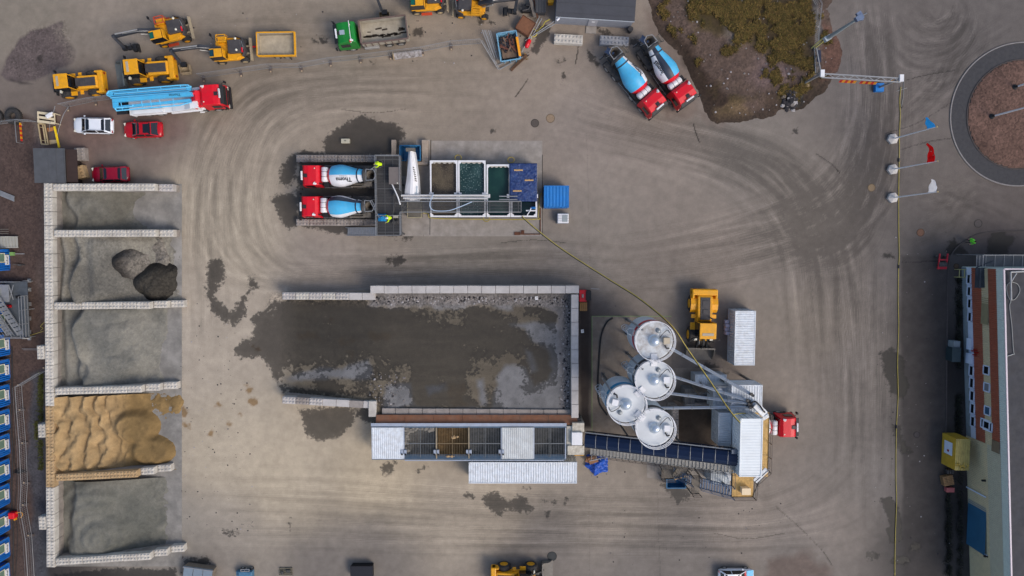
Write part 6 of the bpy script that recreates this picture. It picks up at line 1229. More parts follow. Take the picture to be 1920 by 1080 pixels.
    for k in range(n): c = MB(); w_ = dx2 / n; c.box((x2 - x - dx2 / 2 + w_ * (k + .5), y2 - y, 2.6), (w_ - .03, dy2, .06), rx=R(-24)); c.build('apron_plate', mat('rust_plate', srgb(134, 88, 62), .75, var=.22, scale=1.4, dirt=.45, dirtcol=srgb(122, 106, 92)), t)
feeder()
t = thing('discharge_head', 'chipped white concrete housing where the feeder meets the conveyor', 'housing', (0, 0, 0)); m_chip = mat('chipped_white', srgb(200, 194, 180), .8, var=.18, scale=2.5, dirt=.75, dirtcol=srgb(138, 126, 104))
for (x0, y0, x1, y1, h, nm) in ((1073, 793, 1095.5, 810, 3.2, 'upper_block'), (1064, 836, 1095.5, 853, 3.2, 'lower_block'), (1062, 799, 1074, 850, 2.9, 'side_plate'), (1072, 811, 1092, 835, 3.5, 'hood')):
    x, y, dx, dy = RB(x0, y0, x1, y1, h); b = MB(); b.box((x, y, h / 2), (dx, dy, h)); b.build(nm, m_chip if nm != 'hood' else m_wht, t, .03)
b = MB(); b.beam(P(1077, 853.6, 3.15), P(1095, 853.6, 3.15), .05, .1); b.build('yellow_edge', m_yel, t)
b = MB(); x, y, dx, dy = RB(1073, 785, 1090, 793, 2.6); b.box((x, y, 1.3), (dx, dy, 2.6)); b.build('motor_box', m_hood, t)
# ---- long white container
x, y, dx, dy = RB(879, 866.5, 1082, 906.5, 2.6); container('long white corrugated container in front of the feeder', x, y, 0, dx, dy, 2.6, 0, m_cwh)
x, y, dx, dy = RB(1376.5, 583, 1417.5, 685, 2.6); container('white corrugated container standing beside the big wheel loader', x, y, 0, dy, dx, 2.6, R(90), m_cwh)
b = MB()
for k in range(4): p = P(1362, 603 + k * 7, .3); b.box((p.x, p.y, .3 + .1 * (k % 2)), (.5, .4, .6 + .2 * (k % 2)))
tag(b.build('sack_stack', mat('sack_white', srgb(196, 192, 206), .8, var=.1), bevel=.06), 'short row of pale sacks against the white container', 'sacks', kind='stuff')
# ---- conveyor
def conveyor():
    A = P(1097, 825, 2.9); B = P(1389, 860, 8.2); d = B - A; f = V(d.x, d.y, 0).normalized(); s_ = V(-f.y, f.x, 0); L = d.length; u = d.normalized(); up = s_.cross(u) * -1
    if up.z < 0: up = -up
    t = thing('conveyor', 'long dark navy covered conveyor climbing from the feeder to the white tower', 'conveyor'); W = .80; m_cv = mat('cover_navy', srgb(10, 28, 58), .35, var=.12, scale=1, spec=.4)
    n = 13
    for k in range(n):
        a, c = A + d * (k / n), A + d * ((k + 1) / n); b = MB(); prof = [(-W, -.05), (-W * .85, .30), (-W * .4, .46), (W * .4, .46), (W * .85, .30), (W, -.05)]
        vs_ = [p + s_ * q + up * z for p in (a + u * .03, c - u * .03) for q, z in prof]; b.add(vs_, [(i, i + 1, 6 + i + 1, 6 + i)[::-1] for i in range(5)], 0); b.build('belt_cover', m_cv, t)
        b = MB()
        for i in range(5): b.beam(c + s_ * prof[i][0] + up * (prof[i][1] + .015), c + s_ * prof[i + 1][0] + up * (prof[i + 1][1] + .015), .04, .03)
        b.build('cover_seam', m_gal, t)
    b = MB()
    for q in (-1, 1):
        for z in (-.1, -.75): b.beam(A + s_ * (q * (W + .05)) + up * z, B + s_ * (q * (W + .05)) + up * z, .1, .12)
        for k in range(27): p = A + d * (k / 27); b.beam(p + s_ * (q * (W + .05)) + up * -.1, p + u * (L / 27) * (1 if k % 2 else 0) + s_ * (q * (W + .05)) + up * -.75, .05, .05)
    b.build('truss', mat('truss_navy', srgb(26, 36, 56), .5, var=.1), t)
    b = MB(); vs_ = [p + s_ * q + up * -.4 for p in (A, B) for q in (-W, W)]; b.add(vs_, [(0, 1, 3, 2)]); b.build('belt', m_blk, t)
    for fr in (.28, .62):
        q = MB(); p = A + d * fr
        for s in (-1, 1): q.beam(p + s_ * (s * W) + up * -.8, V(p.x, p.y, 0) + s_ * (s * W * 1.3), .16)
        q.build('trestle', m_grt, t)
    b = MB(); o1 = A + s_ * -(W + .15) + up * -.25 + u * .6; o2 = B + s_ * -(W + .15) + up * -.25 - u * .4; e = s_ * -.75; n2 = 42
    for k in range(n2): p = o1.lerp(o2, (k + .5) / n2); b.box(p + e * .5, (L / n2 * .85, .72, .03), rz=math.atan2(f.y, f.x))
    for q in (0, 1): b.beam(o1 + e * q, o2 + e * q, .06, .14)
    b.build('catwalk', mat('catwalk_grey', srgb(148, 146, 140), .6, metal=.2, var=.12, dirt=.2), t)
    b = MB()
    for k in range(23): p = o1.lerp(o2, k / 22) + e; b.beam(p, p + V(0, 0, 1.0), .035, .035)
    for z in (.5, 1.0): b.beam(o1 + e + V(0, 0, z), o2 + e + V(0, 0, z), .04, .04)
    b.build('railing', mat('rail_brown', srgb(78, 70, 64), .5, metal=.2), t)
    b = MB(); b.beam(A + s_ * (W + .12) + up * .15, B + s_ * (W + .12) + up * .15, .10, .10)
    for k in range(11): p = A + d * ((k + .7) / 11.5); b.beam(p + s_ * (W + .12) + up * .15, p + s_ * (W + .02) + up * -.7, .06, .06)
    b.build('cable_tray', m_gal, t)
    b = MB(); p = A + d * .97 + s_ * (W * 1.0) + up * .25; b.box(p, (1.1, .5, .4), rz=math.atan2(f.y, f.x)); b.build('drive_motor', mat('motor_steel', srgb(96, 104, 118), .4, metal=.4), t, .05)
conveyor()
# ---- tower of containers
H1, H2, H3 = 4.0, 6.6, 9.2
t0 = RB(1386, 785, 1431, 894, H3); cxT, cyT, dxT, dyT = t0
TG = 'white containers of the plant tower'
container('topmost white container roof of the plant tower', cxT, cyT, H2 + .05, dyT, dxT, H3 - H2 - .05, R(90), mat('tower_white', srgb(222, 228, 230), .45, var=.03, scale=.8, dirt=.15), TG, pitch=.30, depth=.012)
container('white container directly under the topmost one in the tower', cxT, cyT, H1, dyT, dxT, H2 - H1, R(90), m_cgr, TG)
x, y, dx, dy = RB(1350, 774, 1376, 836, H2); container('grey white container on the left flank of the plant tower', cxT - dxT / 2 - dx / 2 - .08, y, H1, dy, dx, H2 - H1, R(90), m_cgr, TG)
x, y, dx, dy = RB(1371, 722, 1430, 779, H2); container('white block container at the upper end of the plant tower below the screw pipes', x, y, H1, dx, dy, H2 - H1, 0, m_cwh, TG)
xN, yN, dxN, dyN = x, y, dx, dy
x, y, dx, dy = RB(1337, 722, 1372, 768, 5.0); t = thing('weigh_hopper', 'grey ribbed weigh hopper beside the upper end of the tower', 'hopper', (x, y, 0)); b = MB(); b.box((0, 0, 4.2), (dx, dy, 1.4)); b.ribbed((-dx / 2, -dy / 2, 4.92), (1, 0, 0), (0, 1, 0), (0, 0, 1), dx, dy, .4, .05); b.build('body', m_cgr, t); b = MB(); b.box((0, 0, 3.0), (dx * .75, dy * .75, 1.0), rx=math.pi, top=1.3); b.build('cone', m_cgr, t); b = MB(); [b.box((sx * dx * .4, sy * dy * .4, 1.75), (.18, .18, 3.5)) for sx in (-1, 1) for sy in (-1, 1)]; b.build('leg_frame', m_grt, t); b = MB(); b.tube([(-.4, .9, 4.95), (-.4, .9, 5.5)], .25, 12); b.build('vent', m_wht, t); b = MB(); railing(b, [(-dx / 2, dy / 2, 4.95), (dx / 2, dy / 2, 4.95)]); b.build('railing', m_gal, t)
# duct on it
t = thing('dust_duct', 'white box duct with a bent black hose at the tower corner', 'duct', (0, 0, 0)); a = P(1414, 757, H2 + .6); c = P(1432, 775, H2 + .3); e = P(1436, 790, H1 + 1.5)
b = MB(); b.beam(a, c, .75, .7); b.beam(c, e, .7, .7); b.build('box_duct', m_cwh, t, .03); b = MB(); b.tube(catmull([P(1396, 764, H2 + .5), P(1406, 757, H2 + 1.0), P(1416, 753, H2 + 1.2), P(1424, 760, H2 + 1.1), P(1433, 772, H2 + .9), P(1440, 778, H1)]), .09, 8); b.build('hose', m_blk, t); b = MB(); b.beam(P(1397, 766, H2 + .2), P(1414, 757, H2 + .5), .4, .35); b.build('inlet', m_cwh, t)
# steel legs and loading bay
t = thing('tower_steelwork', 'steel leg frame carrying the containers of the plant tower', 'steel frame', (cxT, cyT, 0))
for sx in (-1, 1):
    for q in [(sx * (dxT / 2 - .12), yy, H1 / 2) for yy in (-dyT / 2 + .15, dyT / 2 - .15)] + [(xN - cxT + sx * (dxN / 2 - .15), yN - cyT + yy, H1 / 2) for yy in (-dyN / 2 + .2, dyN / 2 - .2)]: b = MB(); b.box(q, (.22, .22, H1)); b.build('leg', m_grt, t)
b = MB(); b.box((0, 0, H1 - .17), (dxT, dyT, .3)); b.box((xN - cxT, yN - cyT, H1 - .17), (dxN, dyN, .3)); b.build('floor_beam', m_grt, t)
# wooden deck round the tower at the level of the upper container
dk = H2; m_wd = mat('deck_timber', srgb(206, 168, 104), .75, var=.18, scale=3, dirt=.25, dirtcol=srgb(160, 122, 76)); t = thing('tower_deck', 'yellow timber deck with dark railing at the lower end of the tower', 'deck', (0, 0, 0)); b = MB()
xw, xe = P(1373, 900, dk).x, P(1413, 900, dk).x; ys_, yn = P(1373, 932, dk).y, cyT - dyT / 2 - .02; n = 14
for k in range(n): w_ = (xe - xw) / n; b.box((xw + w_ * (k + .5), (ys_ + yn) / 2, dk - .03), (w_ - .015, yn - ys_, .06))
xo = P(1440.5, 850, dk).x; 
for k in range(26): L_ = dyT + .9; b.box(((cxT + dxT / 2 + .05 + xo) / 2, cyT + dyT / 2 - L_ * (k + .5) / 26, dk - .03), (xo - cxT - dxT / 2 - .05, L_ / 26 - .015, .06))
b.build('planks', m_wd, t)
b = MB(); b.beam((xw, ys_, dk - .16), (xe, ys_, dk - .16), .12, .2); b.beam((xw, ys_, dk - .16), (xw, yn, dk - .16), .12, .2); b.beam((xe, ys_, dk - .16), (xo, cyT - dyT / 2 + .3, dk - .16), .12, .2); b.beam((xw + .2, ys_ + .2, 0), (xw + .2, ys_ + .2, dk - .1), .16); b.beam((xe - .2, ys_ + .2, 0), (xe - .2, ys_ + .2, dk - .1), .16); b.build('support', m_grt, t)
b = MB(); m_rb = mat('rail_brown', srgb(78, 70, 64), .5, metal=.2); railing(b, [(xw, ys_ + 1.3, dk), (xw, yn - .3, dk)]); railing(b, [(xw, ys_, dk), (xe, ys_, dk), (xe + .12, ys_ + 1.7, dk), (xo, cyT - dyT / 2 - .2, dk), (xo, cyT + dyT / 2 - .1, dk)], r=.055); b.build('railing', m_rb, t)
b = MB(); b.beam((xe + .15, ys_ + 1.75, dk + .02), (xo - .1, cyT - dyT / 2 - .05, dk + .02), .55, .06); b.build('white_plate', m_cwh, t)
p = P(1399.5, 922, dk + .8); t = thing('deck_box', 'pale cube shaped box standing on the timber deck', 'box', (p.x, p.y, dk)); b = MB(); b.box((0, 0, .38), (.9, .68, .76)); b.build('body', mat('box_cream', srgb(226, 204, 168), .6, var=.05), t, .02); b = MB(); b.box((0, 0, .78), (.96, .72, .05)); b.build('lid', MATS['box_cream'], t)
# stairs: deck -> landing -> ground
t = thing('tower_stair', 'blue grey steel stair with two flights descending left from the timber deck', 'stairs', (0, 0, 0)); zl = 4.2; lx0, lx1 = P(1297, 900, zl).x, P(1312, 900, zl).x; ly0, ly1 = P(1300, 926, zl).y, P(1300, 892, zl).y; m_st2 = mat('stair_bluegrey', srgb(112, 126, 146), .5, metal=.25, var=.1)
b = MB(); stairs(b, (xw, ys_ + .65, dk), (lx1, ys_ + .75, zl), 1.15, 12); b.build('upper_flight', m_st2, t)
b = MB(); b.box(((lx0 + lx1) / 2, (ly0 + ly1) / 2, zl - .04), (lx1 - lx0, ly1 - ly0, .06)); [b.box((xx, yy, zl / 2 - .05), (.1, .1, zl - .1)) for xx in (lx0, lx1) for yy in (ly0, ly1)]; b.build('landing', m_dgal, t)
b = MB(); railing(b, [(lx1, ly0, zl), (lx0, ly0, zl), (lx0, ly1 - 1.0, zl)]); railing(b, [(lx1, ly0 + 1.4, zl), (lx1, ly1, zl), (lx0, ly1, zl)]); b.build('railing', m_rb, t)
b = MB(); stairs(b, (lx0, ly1 - .5, zl), (P(1262, 890, 1.6).x, ly1 - .35, 1.6), .95, 11); b.build('lower_flight', m_st2, t)
b = MB(); x, y, dx, dy = RB(1240, 880, 1264, 898, 1.6); b.box((x, y, 1.55), (dx, dy, .05)); [b.box((x + sx * dx * .45, y + sy * dy * .45, .77), (.08, .08, 1.5)) for sx in (-1, 1) for sy in (-1, 1)]; b.build('lower_landing', m_dgal, t); b = MB(); railing(b, [(x - dx / 2, y + dy / 2, 1.58), (x - dx / 2, y - dy / 2, 1.58), (x + dx / 2, y - dy / 2, 1.58)]); b.build('lower_railing', m_rb, t)
t = thing('catwalk_stair', 'short grey stair dropping from the conveyor catwalk towards the blue skip', 'stairs', (0, 0, 0)); b = MB(); stairs(b, P(1288, 868, 5.2), P(1270, 893, 2.4), 1.3, 9); b.build('flight', m_dgal, t); b = MB(); b.beam(P(1284, 866, 5.2), P(1284, 866, 0), .12); b.build('post', m_grt, t)
skip('small blue open skip beside the tower stairs', 1250, 897, 1286, 915, 1.2, m_skb)
b = MB(); b.beam(P(1265, 899, 1.5), P(1287, 893, 1.9), .14, .06); tag(b.build('plank', mat('raw_pine', srgb(196, 160, 110), .7, var=.12)), 'pale plank leaning across the small blue skip', 'plank')
x, y, dx, dy = RB(1336, 873, 1372, 908, 2.6); container('grey ribbed store container below the timber deck', x - .2, y, 0, dx, dy, 2.6, 0, m_cgr)
t = thing('ground_unit', 'pale slanted roofed cabin tucked under the tower between conveyor and deck', 'cabin', (0, 0, 0)); b = MB(); q = [P(1353, 868, 3.6), P(1373, 868, 3.6), P(1373, 901, 3.6), P(1368, 901, 3.6)]; b.prism([(p_.x, p_.y) for p_ in q], 2.75, 3.6); b.build('hood', m_cwh, t); b = MB(); b.beam(P(1368, 872, 2.7), P(1368, 872, 0), .14); b.build('post', m_grt, t)
# stairs and gratings between silos and tower
t = thing('access_platform', 'grey grated access platform with stairs between silos and tower', 'platform', (0, 0, 0))
x, y, dx, dy = RB(1284, 725, 1337, 765, 1.6); b = MB(); b.box((x, y, 1.55), (dx, dy * .5, .05)); b.grating((x - dx / 2, y - dy / 4, 1.6), (1, 0, 0), (0, 1, 0), dx, dy / 2, .22, .04, .04); [b.box((x + sx * dx * .45, y + sy * dy * .2, .77), (.1, .1, 1.5)) for sx in (-1, 1) for sy in (-1, 1)]; b.build('deck', m_grt, t)
b = MB(); railing(b, [(x - dx / 2, y + dy / 4, 1.6), (x + dx / 2, y + dy / 4, 1.6)]); railing(b, [(x - dx / 2, y - dy / 4, 1.6), (x + dx / 2, y - dy / 4, 1.6)]); b.build('railing', m_gal, t)
b = MB(); stairs(b, P(1318, 738, 4.0), P(1298, 712, 1.0), 1.0, 10); b.build('flight', m_dgal, t); b = MB(); stairs(b, P(1290, 748, 1.6), P(1262, 741, .1), .9, 7); b.build('lower_flight', m_dgal, t)
x, y, dx, dy = RB(1304, 692, 1362, 722, 2.2); t = thing('service_cabin', 'low pale service cabin at the upper edge of the plant slab', 'cabin', (x, y, 0)); b = MB(); b.box((0, -.3, 1.1), (dx, dy * .6, 2.2)); b.build('wall', m_cgr, t); b = MB(); b.ribbed((-dx / 2 - .05, -.3 - dy * .32, 2.22), (1, 0, 0), (0, 1, 0), (0, 0, 1), dx + .1, dy * .64, .3, .05); b.build('roof', m_cwh, t)
x, y, dx, dy = RB(1285, 730, 1304, 762, 2.4); t = thing('compressor_unit', 'dark ribbed machine cabinet beside the silo screw pipes', 'machine', (x, y, 0)); b = MB(); b.box((0, 0, 1.1), (dx, dy, 2.2)); b.build('body', mat('unit_grey', srgb(110, 112, 114), .6, var=.15), t); b = MB(); b.ribbed((-dx / 2, -dy / 2, 2.22), (1, 0, 0), (0, 1, 0), (0, 0, 1), dx, dy, .3, .06); b.build('lid', m_grt, t)
b = MB(); b.prism([tuple(P(*q).xy) for q in ((1272, 764), (1366, 764), (1366, 834), (1272, 834))], 0, .016); struct(b.build('loading_lane', mat('lane_dark', srgb(64, 54, 46), .9, var=.35, scale=.8, dirt=.5, dirtcol=srgb(92, 82, 70))))  # lane colour darkened to paint in the shade under the tower
# ---- silos
def silo(label, px, py, band, h=11.2, dusty=0.0, r=1.93, rot=0.0):
    c = P(px, py, h); t = thing('cement_silo', label, 'silo', (c.x, c.y, 0), 0, 'cement silos'); zb = 6.4
    m_body = mat('silo_body', srgb(206, 218, 228), .45, metal=0, var=.05, scale=1, dirt=.2)
    b = MB(); b.lathe((0, 0, 0), (0, 0, 1), [(2.2, .25), (zb, r), (h - 1.55, r)], 48, caps=False); b.build('body', m_body, t)
    b = MB(); b.lathe((0, 0, 0), (0, 0, 1), [(h - 1.55, r + .012), (h - .62, r + .012)], 48, caps=False); b.build('band', band, t)
    b = MB(); b.lathe((0, 0, 0), (0, 0, 1), [(h - .62, r), (h, r)], 48, caps=False); b.build('top_ring', m_wht, t)
    m_rf = mat('silo_roof' + ('_dusty' if dusty else ''), srgb(208, 212, 214), .45, var=.05, scale=.8, dirt=.25 + dusty, dirtcol=srgb(132, 118, 104) if dusty else srgb(180, 180, 180)); b = MB(); b.lathe((0, 0, 0), (0, 0, 1), [(h + .18, .02), (h, r)][::-1], 48, caps=False); rf = b.build('roof', m_rf, t)
    b = MB(); b.lathe((.02, 0, h + .1), (0, 0, 1), [(0, .66), (.12, .52), (.2, .46), (.5, .44), (.62, .38), (.72, .20), (.75, .01)], 28, caps=False); b.build('vent_filter', mat('vent_alu', srgb(196, 206, 216), .28, metal=.55, var=.05), rf)
    b = MB(); b.box((1.2, .02, h + .32), (.62, .62, .5)); b.build('filter_box', m_wht if not dusty else mat('box_sand', srgb(190, 176, 152), .6, var=.06), rf, .02)
    b = MB(); b.lathe((.42, .98, h + .08), (0, 0, 1), [(0, .24), (.14, .24), (.18, .18), (.2, .01)], 18, caps=False); b.build('hatch', mat('hatch_steel', srgb(132, 138, 142), .4, metal=.3), rf)
    b = MB(); b.tube(catmull([(.55, .25, h + .18), (.75, .6, h + .3), (1.3, 1.05, h + .2), (1.65, .7, h + .1)]), .035, 6); b.tube(catmull([(1.05, -.45, h + .3), (1.2, -.75, h + .4), (1.5, -.8, h + .2)]), .08, 8); b.build('roof_pipe', m_chs, rf)
    rf.rotation_euler.z = rot
    b = MB(); n = 40; rr_ = r + .06
    for z in (.35, .7, 1.05):
        for k in range(n):
            a0, a1 = 2 * math.pi * k / n, 2 * math.pi * (k + 1) / n; b.beam((rr_ * math.cos(a0), rr_ * math.sin(a0), h + z), (rr_ * math.cos(a1), rr_ * math.sin(a1), h + z), .045, .045)
    for k in range(0, n, 4): a0 = 2 * math.pi * k / n; b.beam((rr_ * math.cos(a0), rr_ * math.sin(a0), h - .1), (rr_ * math.cos(a0), rr_ * math.sin(a0), h + 1.05), .045, .045)
    b.build('guard_rail', m_wht, t)
    for k in range(4): a = R(45 + 90 * k); b = MB(); b.beam((r * .62 * math.cos(a), r * .62 * math.sin(a), 0), (r * .8 * math.cos(a), r * .8 * math.sin(a), zb + .3), .2, .2); b.box((r * .62 * math.cos(a), r * .62 * math.sin(a), .03), (.45, .45, .06)); b.build('leg', m_grt, t)
    a = R(138); b = MB(); p0 = V((r + .25) * math.cos(a), (r + .25) * math.sin(a), 5.4); b.tube([p0, V(p0.x, p0.y, h - .3), V(p0.x * .7, p0.y * .7, h + .15)], .09, 8); b.build('fill_pipe', m_gal, t)
    a = R(160); b = MB(); e = V(math.cos(a), math.sin(a), 0); s_ = V(-e.y, e.x, 0)
    for s in (-1, 1): b.beam(e * (r + .25) + s_ * (s * .25) + V(0, 0, 6), e * (r + .25) + s_ * (s * .25) + V(0, 0, h + .9), .05)
    for k in range(16): z = 6.2 + k * .33; b.beam(e * (r + .25) + s_ * -.25 + V(0, 0, z), e * (r + .25) + s_ * .25 + V(0, 0, z), .03)
    for k in range(4): z = 7.5 + k * 1.1; b.tube([e * (r + .25) + s_ * .35 + V(0, 0, z), e * (r + .75) + s_ * .3 + V(0, 0, z), e * (r + .95) + V(0, 0, z), e * (r + .75) - s_ * .3 + V(0, 0, z), e * (r + .25) - s_ * .35 + V(0, 0, z)], .03, 6)
    b.build('ladder', m_cgr, t); return t, c
m_bd = mat('band_dark', srgb(56, 62, 68), .45, var=.06)
sl_ = [silo('cement silo with dusty roof and a red band, uppermost of the four', 1226, 638, mat('band_red', srgb(188, 28, 54), .45, var=.06), dusty=.75), silo('cement silo with a dark band, second from the top of the cluster', 1226, 711, m_bd),
       silo('cement silo with a bright blue band, leftmost of the four', 1173.5, 757, mat('band_blue', srgb(30, 140, 190), .45, var=.06), rot=R(168)), silo('cement silo with a dark band half hiding the conveyor, lowest of the four', 1227, 801, m_bd)]
for (i, j, l) in ((0, 1, 'white gangway bridging the dusty silo roof and the one below'), (1, 2, 'white gangway bridging towards the blue banded silo'), (2, 3, 'white gangway bridging the blue banded silo and the lowest silo')):
    a, c = sl_[i][1], sl_[j][1]; d = (c - a).normalized(); s_ = V(-d.y, d.x, 0); p, q = a + d * 1.35, c - d * 1.35; z = V(0, 0, .14); b = MB(); b.beam(p + z, q + z, .62, .06)
    t = thing('gangway', l, 'gangway', (0, 0, 0), 0, 'gangways between the silos'); b.build('floor_plate', m_wht, t); b = MB()
    for s in (-1, 1): railing(b, [tuple(p + d * .45 + s_ * (s * .34) + z), tuple(q - d * .45 + s_ * (s * .34) + z)], post=.7)
    b.build('railing', m_wht, t)
m_scr = mat('screw_pipe', srgb(168, 178, 192), .45, metal=.2, var=.08, dirt=.3, dirtcol=srgb(170, 160, 120))
for k, (e, sz, l) in enumerate((((1406, 738), 3.4, 'grey screw pipe from the dusty silo to the tower, steepest slanting one'), ((1399, 750), 3.4, 'grey screw pipe from the dark banded silo, second from the top'), ((1402, 756), 3.4, 'grey screw pipe from the blue banded silo, third from the top'), ((1404, 763), 3.2, 'grey screw pipe from the lowest silo, nearly level in the picture'))):
    c = sl_[k][1]; A = V(c.x, c.y, sz); B = P(*e, 7.3)
    if k == 2: A = P(1252, 737, 4.3) + (P(1252, 737, 4.3) - B) * .22
    if k == 3: A = P(1245, 765, 4.3) + (P(1245, 765, 4.3) - B) * .10
    t = thing('screw_conveyor', l, 'screw conveyor', (0, 0, 0), 0, 'screw pipes from silos to tower'); b = MB(); b.tube([A, B], .17, 12); b.build('tube', m_scr, t); d = (B - A).normalized(); b = MB()
    for q in (.2, .4, .6, .8): p = A.lerp(B, q); b.tube([p - d * .05, p + d * .05], .22, 12)
    b.build('flange', m_gal, t); b = MB(); b.tube([B + d * .02, B + d * .5], .15, 10); b.box(B + V(.05, 0, .26), (.3, .26, .25)); b.build('motor', m_chs, t); b = MB(); b.tube([B - d * .25, B - d * .25 + V(0, 0, -.8)], .16, 10); b.build('outlet', m_gal, t)
    sv = MB(); sd = d.cross(V(0, 0, 1)).normalized(); sv.beam(A + sd * .0 + V(0, 0, .2), B + V(0, 0, .2), .05, .05); sv.build('cable_conduit', m_gal, t)
# overhead water hose from the tanks to the tower
b = MB(); hp = [(979, 405, 2.3), (986, 412, 2.4), (1020, 441, 2.6), (1062, 472, 3.2), (1140, 522, 5.0), (1200, 560, 7.0), (1258, 609, 9.6), (1290, 655, 9.4), (1330, 712, 9.2), (1362, 760, 9.3), (1378, 781, 9.35), (1388, 792, 9.3)]
b.tube(catmull([P(*q) for q in hp], 8), .045, 8); b.tube(catmull([P(q[0] - .6, q[1] + 1.6, q[2] - .05) for q in hp], 8), .04, 8, m=1)
tag(b.build('overhead_hose', [m_hy, m_blk]), 'long yellow hose strung from the settling tanks to the plant tower', 'hose')
b = MB(); b.tube(catmull([P(1374, 781, 9.0), P(1377, 777, 9.0), P(1390, 775, 8.2), P(1398, 775, 7.0)]), .05, 8); tag(b.build('hose', m_hy), 'short yellow hose curling round the top of the plant tower', 'hose')
b = MB(); b.tube(catmull([P(1149, 596, .06), P(1137, 606, .06), P(1127, 632, .06), P(1123, 680, .06), P(1121, 720, .06), P(1124, 755, .06), P(1138, 778, .06)], 10), .10, 8); tag(b.build('hose', m_blk), 'thick black hose lying curved on the silo slab', 'hose')
# blue tarpaulin heap with timber
def heap():
    x, y, dx, dy = RB(1086, 852, 1141, 896, .6); n = 46; U, W2 = np.meshgrid(np.linspace(-.5, .5, n), np.linspace(-.5, .5, n)); a = fbm(U.shape, 12, 4, 61); c = fbm(U.shape, 5, 3, 62)
    ridg = np.abs(a - .5) * 2; rad = np.hypot((U - .06) / .46, (W2 - .02) / .46) + (c - .5) * .25; ang = np.arctan2(W2 - .02, U - .06); rad += .10 * np.sin(ang * 5 + 1) + .35 * np.clip(np.sin(ang - 2.3), 0, 1) * (U < 0)
    Z = np.clip(1.25 - rad, -.2, 1) * .95 + ridg * .55 * (rad < 1.1) + .25 * c - .30; vs_ = np.stack([U * dx, W2 * dy, Z], -1).reshape(-1, 3); ii = np.arange(n * n).reshape(n, n); qs = np.stack([ii[:-1, :-1], ii[:-1, 1:], ii[1:, 1:], ii[1:, :-1]], -1).reshape(-1, 4); qs = qs[(rad.ravel()[qs] < 1.05).all(1)]
    b = MB(); b.add([tuple(p) for p in vs_], [tuple(int(v_) for v_ in q) for q in qs], 0, True); o = b.build('tarpaulin_heap', mat('tarp_bright', srgb(14, 72, 168), .4, var=.25, scale=3, dirt=.15, dirtcol=srgb(90, 130, 190)), loc=(x, y, .05)); tag(o, 'crumpled bright blue tarpaulin heap at the foot of the conveyor', 'tarpaulin')
    p = P(1112, 862, .8); b = MB(); b.box((0, 0, .3), (1.1, .8, .6), rz=.35); b.box((-.5, -.1, .2), (.7, .6, .4), rz=-.3); tag(b.build('cardboard_stack', mat('cardboard', srgb(136, 98, 70), .8, var=.2), None, .03, (p.x, p.y, .35)), 'brown wet boxes half covered by the blue tarpaulin', 'boxes')
    t = thing('steel_rack', 'light steel rack leaning at the blue tarpaulin heap', 'rack', P(1124, 850, .0)); b = MB()
    for k in range(5): b.beam((-1.1 + k * .55, -.5, 1.0), (-1.0 + k * .55, .6, 1.3), .06)
    b.beam((-1.3, -.6, 1.0), (1.3, .0, 1.1), .08); b.beam((-1.2, .5, 1.3), (1.3, 1.0, 1.3), .08)
    for sx in (-1, 1): b.beam((sx * 1.1, -.3 + sx * .25, 0), (sx * 1.1, -.3 + sx * .25, 1.05), .06)
    b.build('frame', m_gal, t)
heap()
# things beside the yard wall
x, y, dx, dy = RB(1087, 544, 1108, 566, .9); t = thing('power_pack', 'red machine with a black cover behind the yard wall', 'machine', (x, y, 0)); b = MB(); b.box((-.25, 0, .4), (.85, dy, .7)); b.build('frame', m_red, t, .04); b = MB(); b.box((.38, .05, .48), (.6, dy * .85, .9)); b.build('cover', m_blk, t, .04); b = MB(); b.tube([(-.3, -.2, .75), (-.3, .2, .75)], .12, 10); b.build('motor', m_rim, t)
x, y, dx, dy = RB(1087, 567, 1101, 583, .1); b = MB(); [b.box((-dx / 2 + dx / 4 * (k + .5), 0, .08), (dx / 4 - .03, dy, .04)) for k in range(4)]; [b.box((0, s * dy * .35, .03), (dx, .1, .05)) for s in (-1, 1)]; tag(b.build('pallet_board', mat('ply_tan', srgb(160, 124, 78), .8, var=.15), loc=(x, y, 0)), 'tan wooden board lying below the red machine', 'board')
b = MB(); b.beam(P(1108, 541, .3), P(1124, 542, .3), .06); tag(b.build('steel_bar', m_gal), 'thin steel bar lying beside the red machine', 'bar')
for (x, y, l) in ((1006, 559, 'white sheet of paper lying on the gravel of the loading yard'), (1092, 621, 'pale scrap of paper on the dark strip behind the yard wall')):
    z = RTOP if x < 1080 else 0; p = P(x, y, z + .06); b = MB(); b.box((0, 0, 0), (.34, .40, .02), rz=.1); b.box((.02, .03, .016), (.2, .05, .008), rz=.1, m=1); tag(b.build('paper_sheet', [m_wht, m_hood], None, 0, (p.x, p.y, z + .07)), l, 'paper', 'scraps of paper')
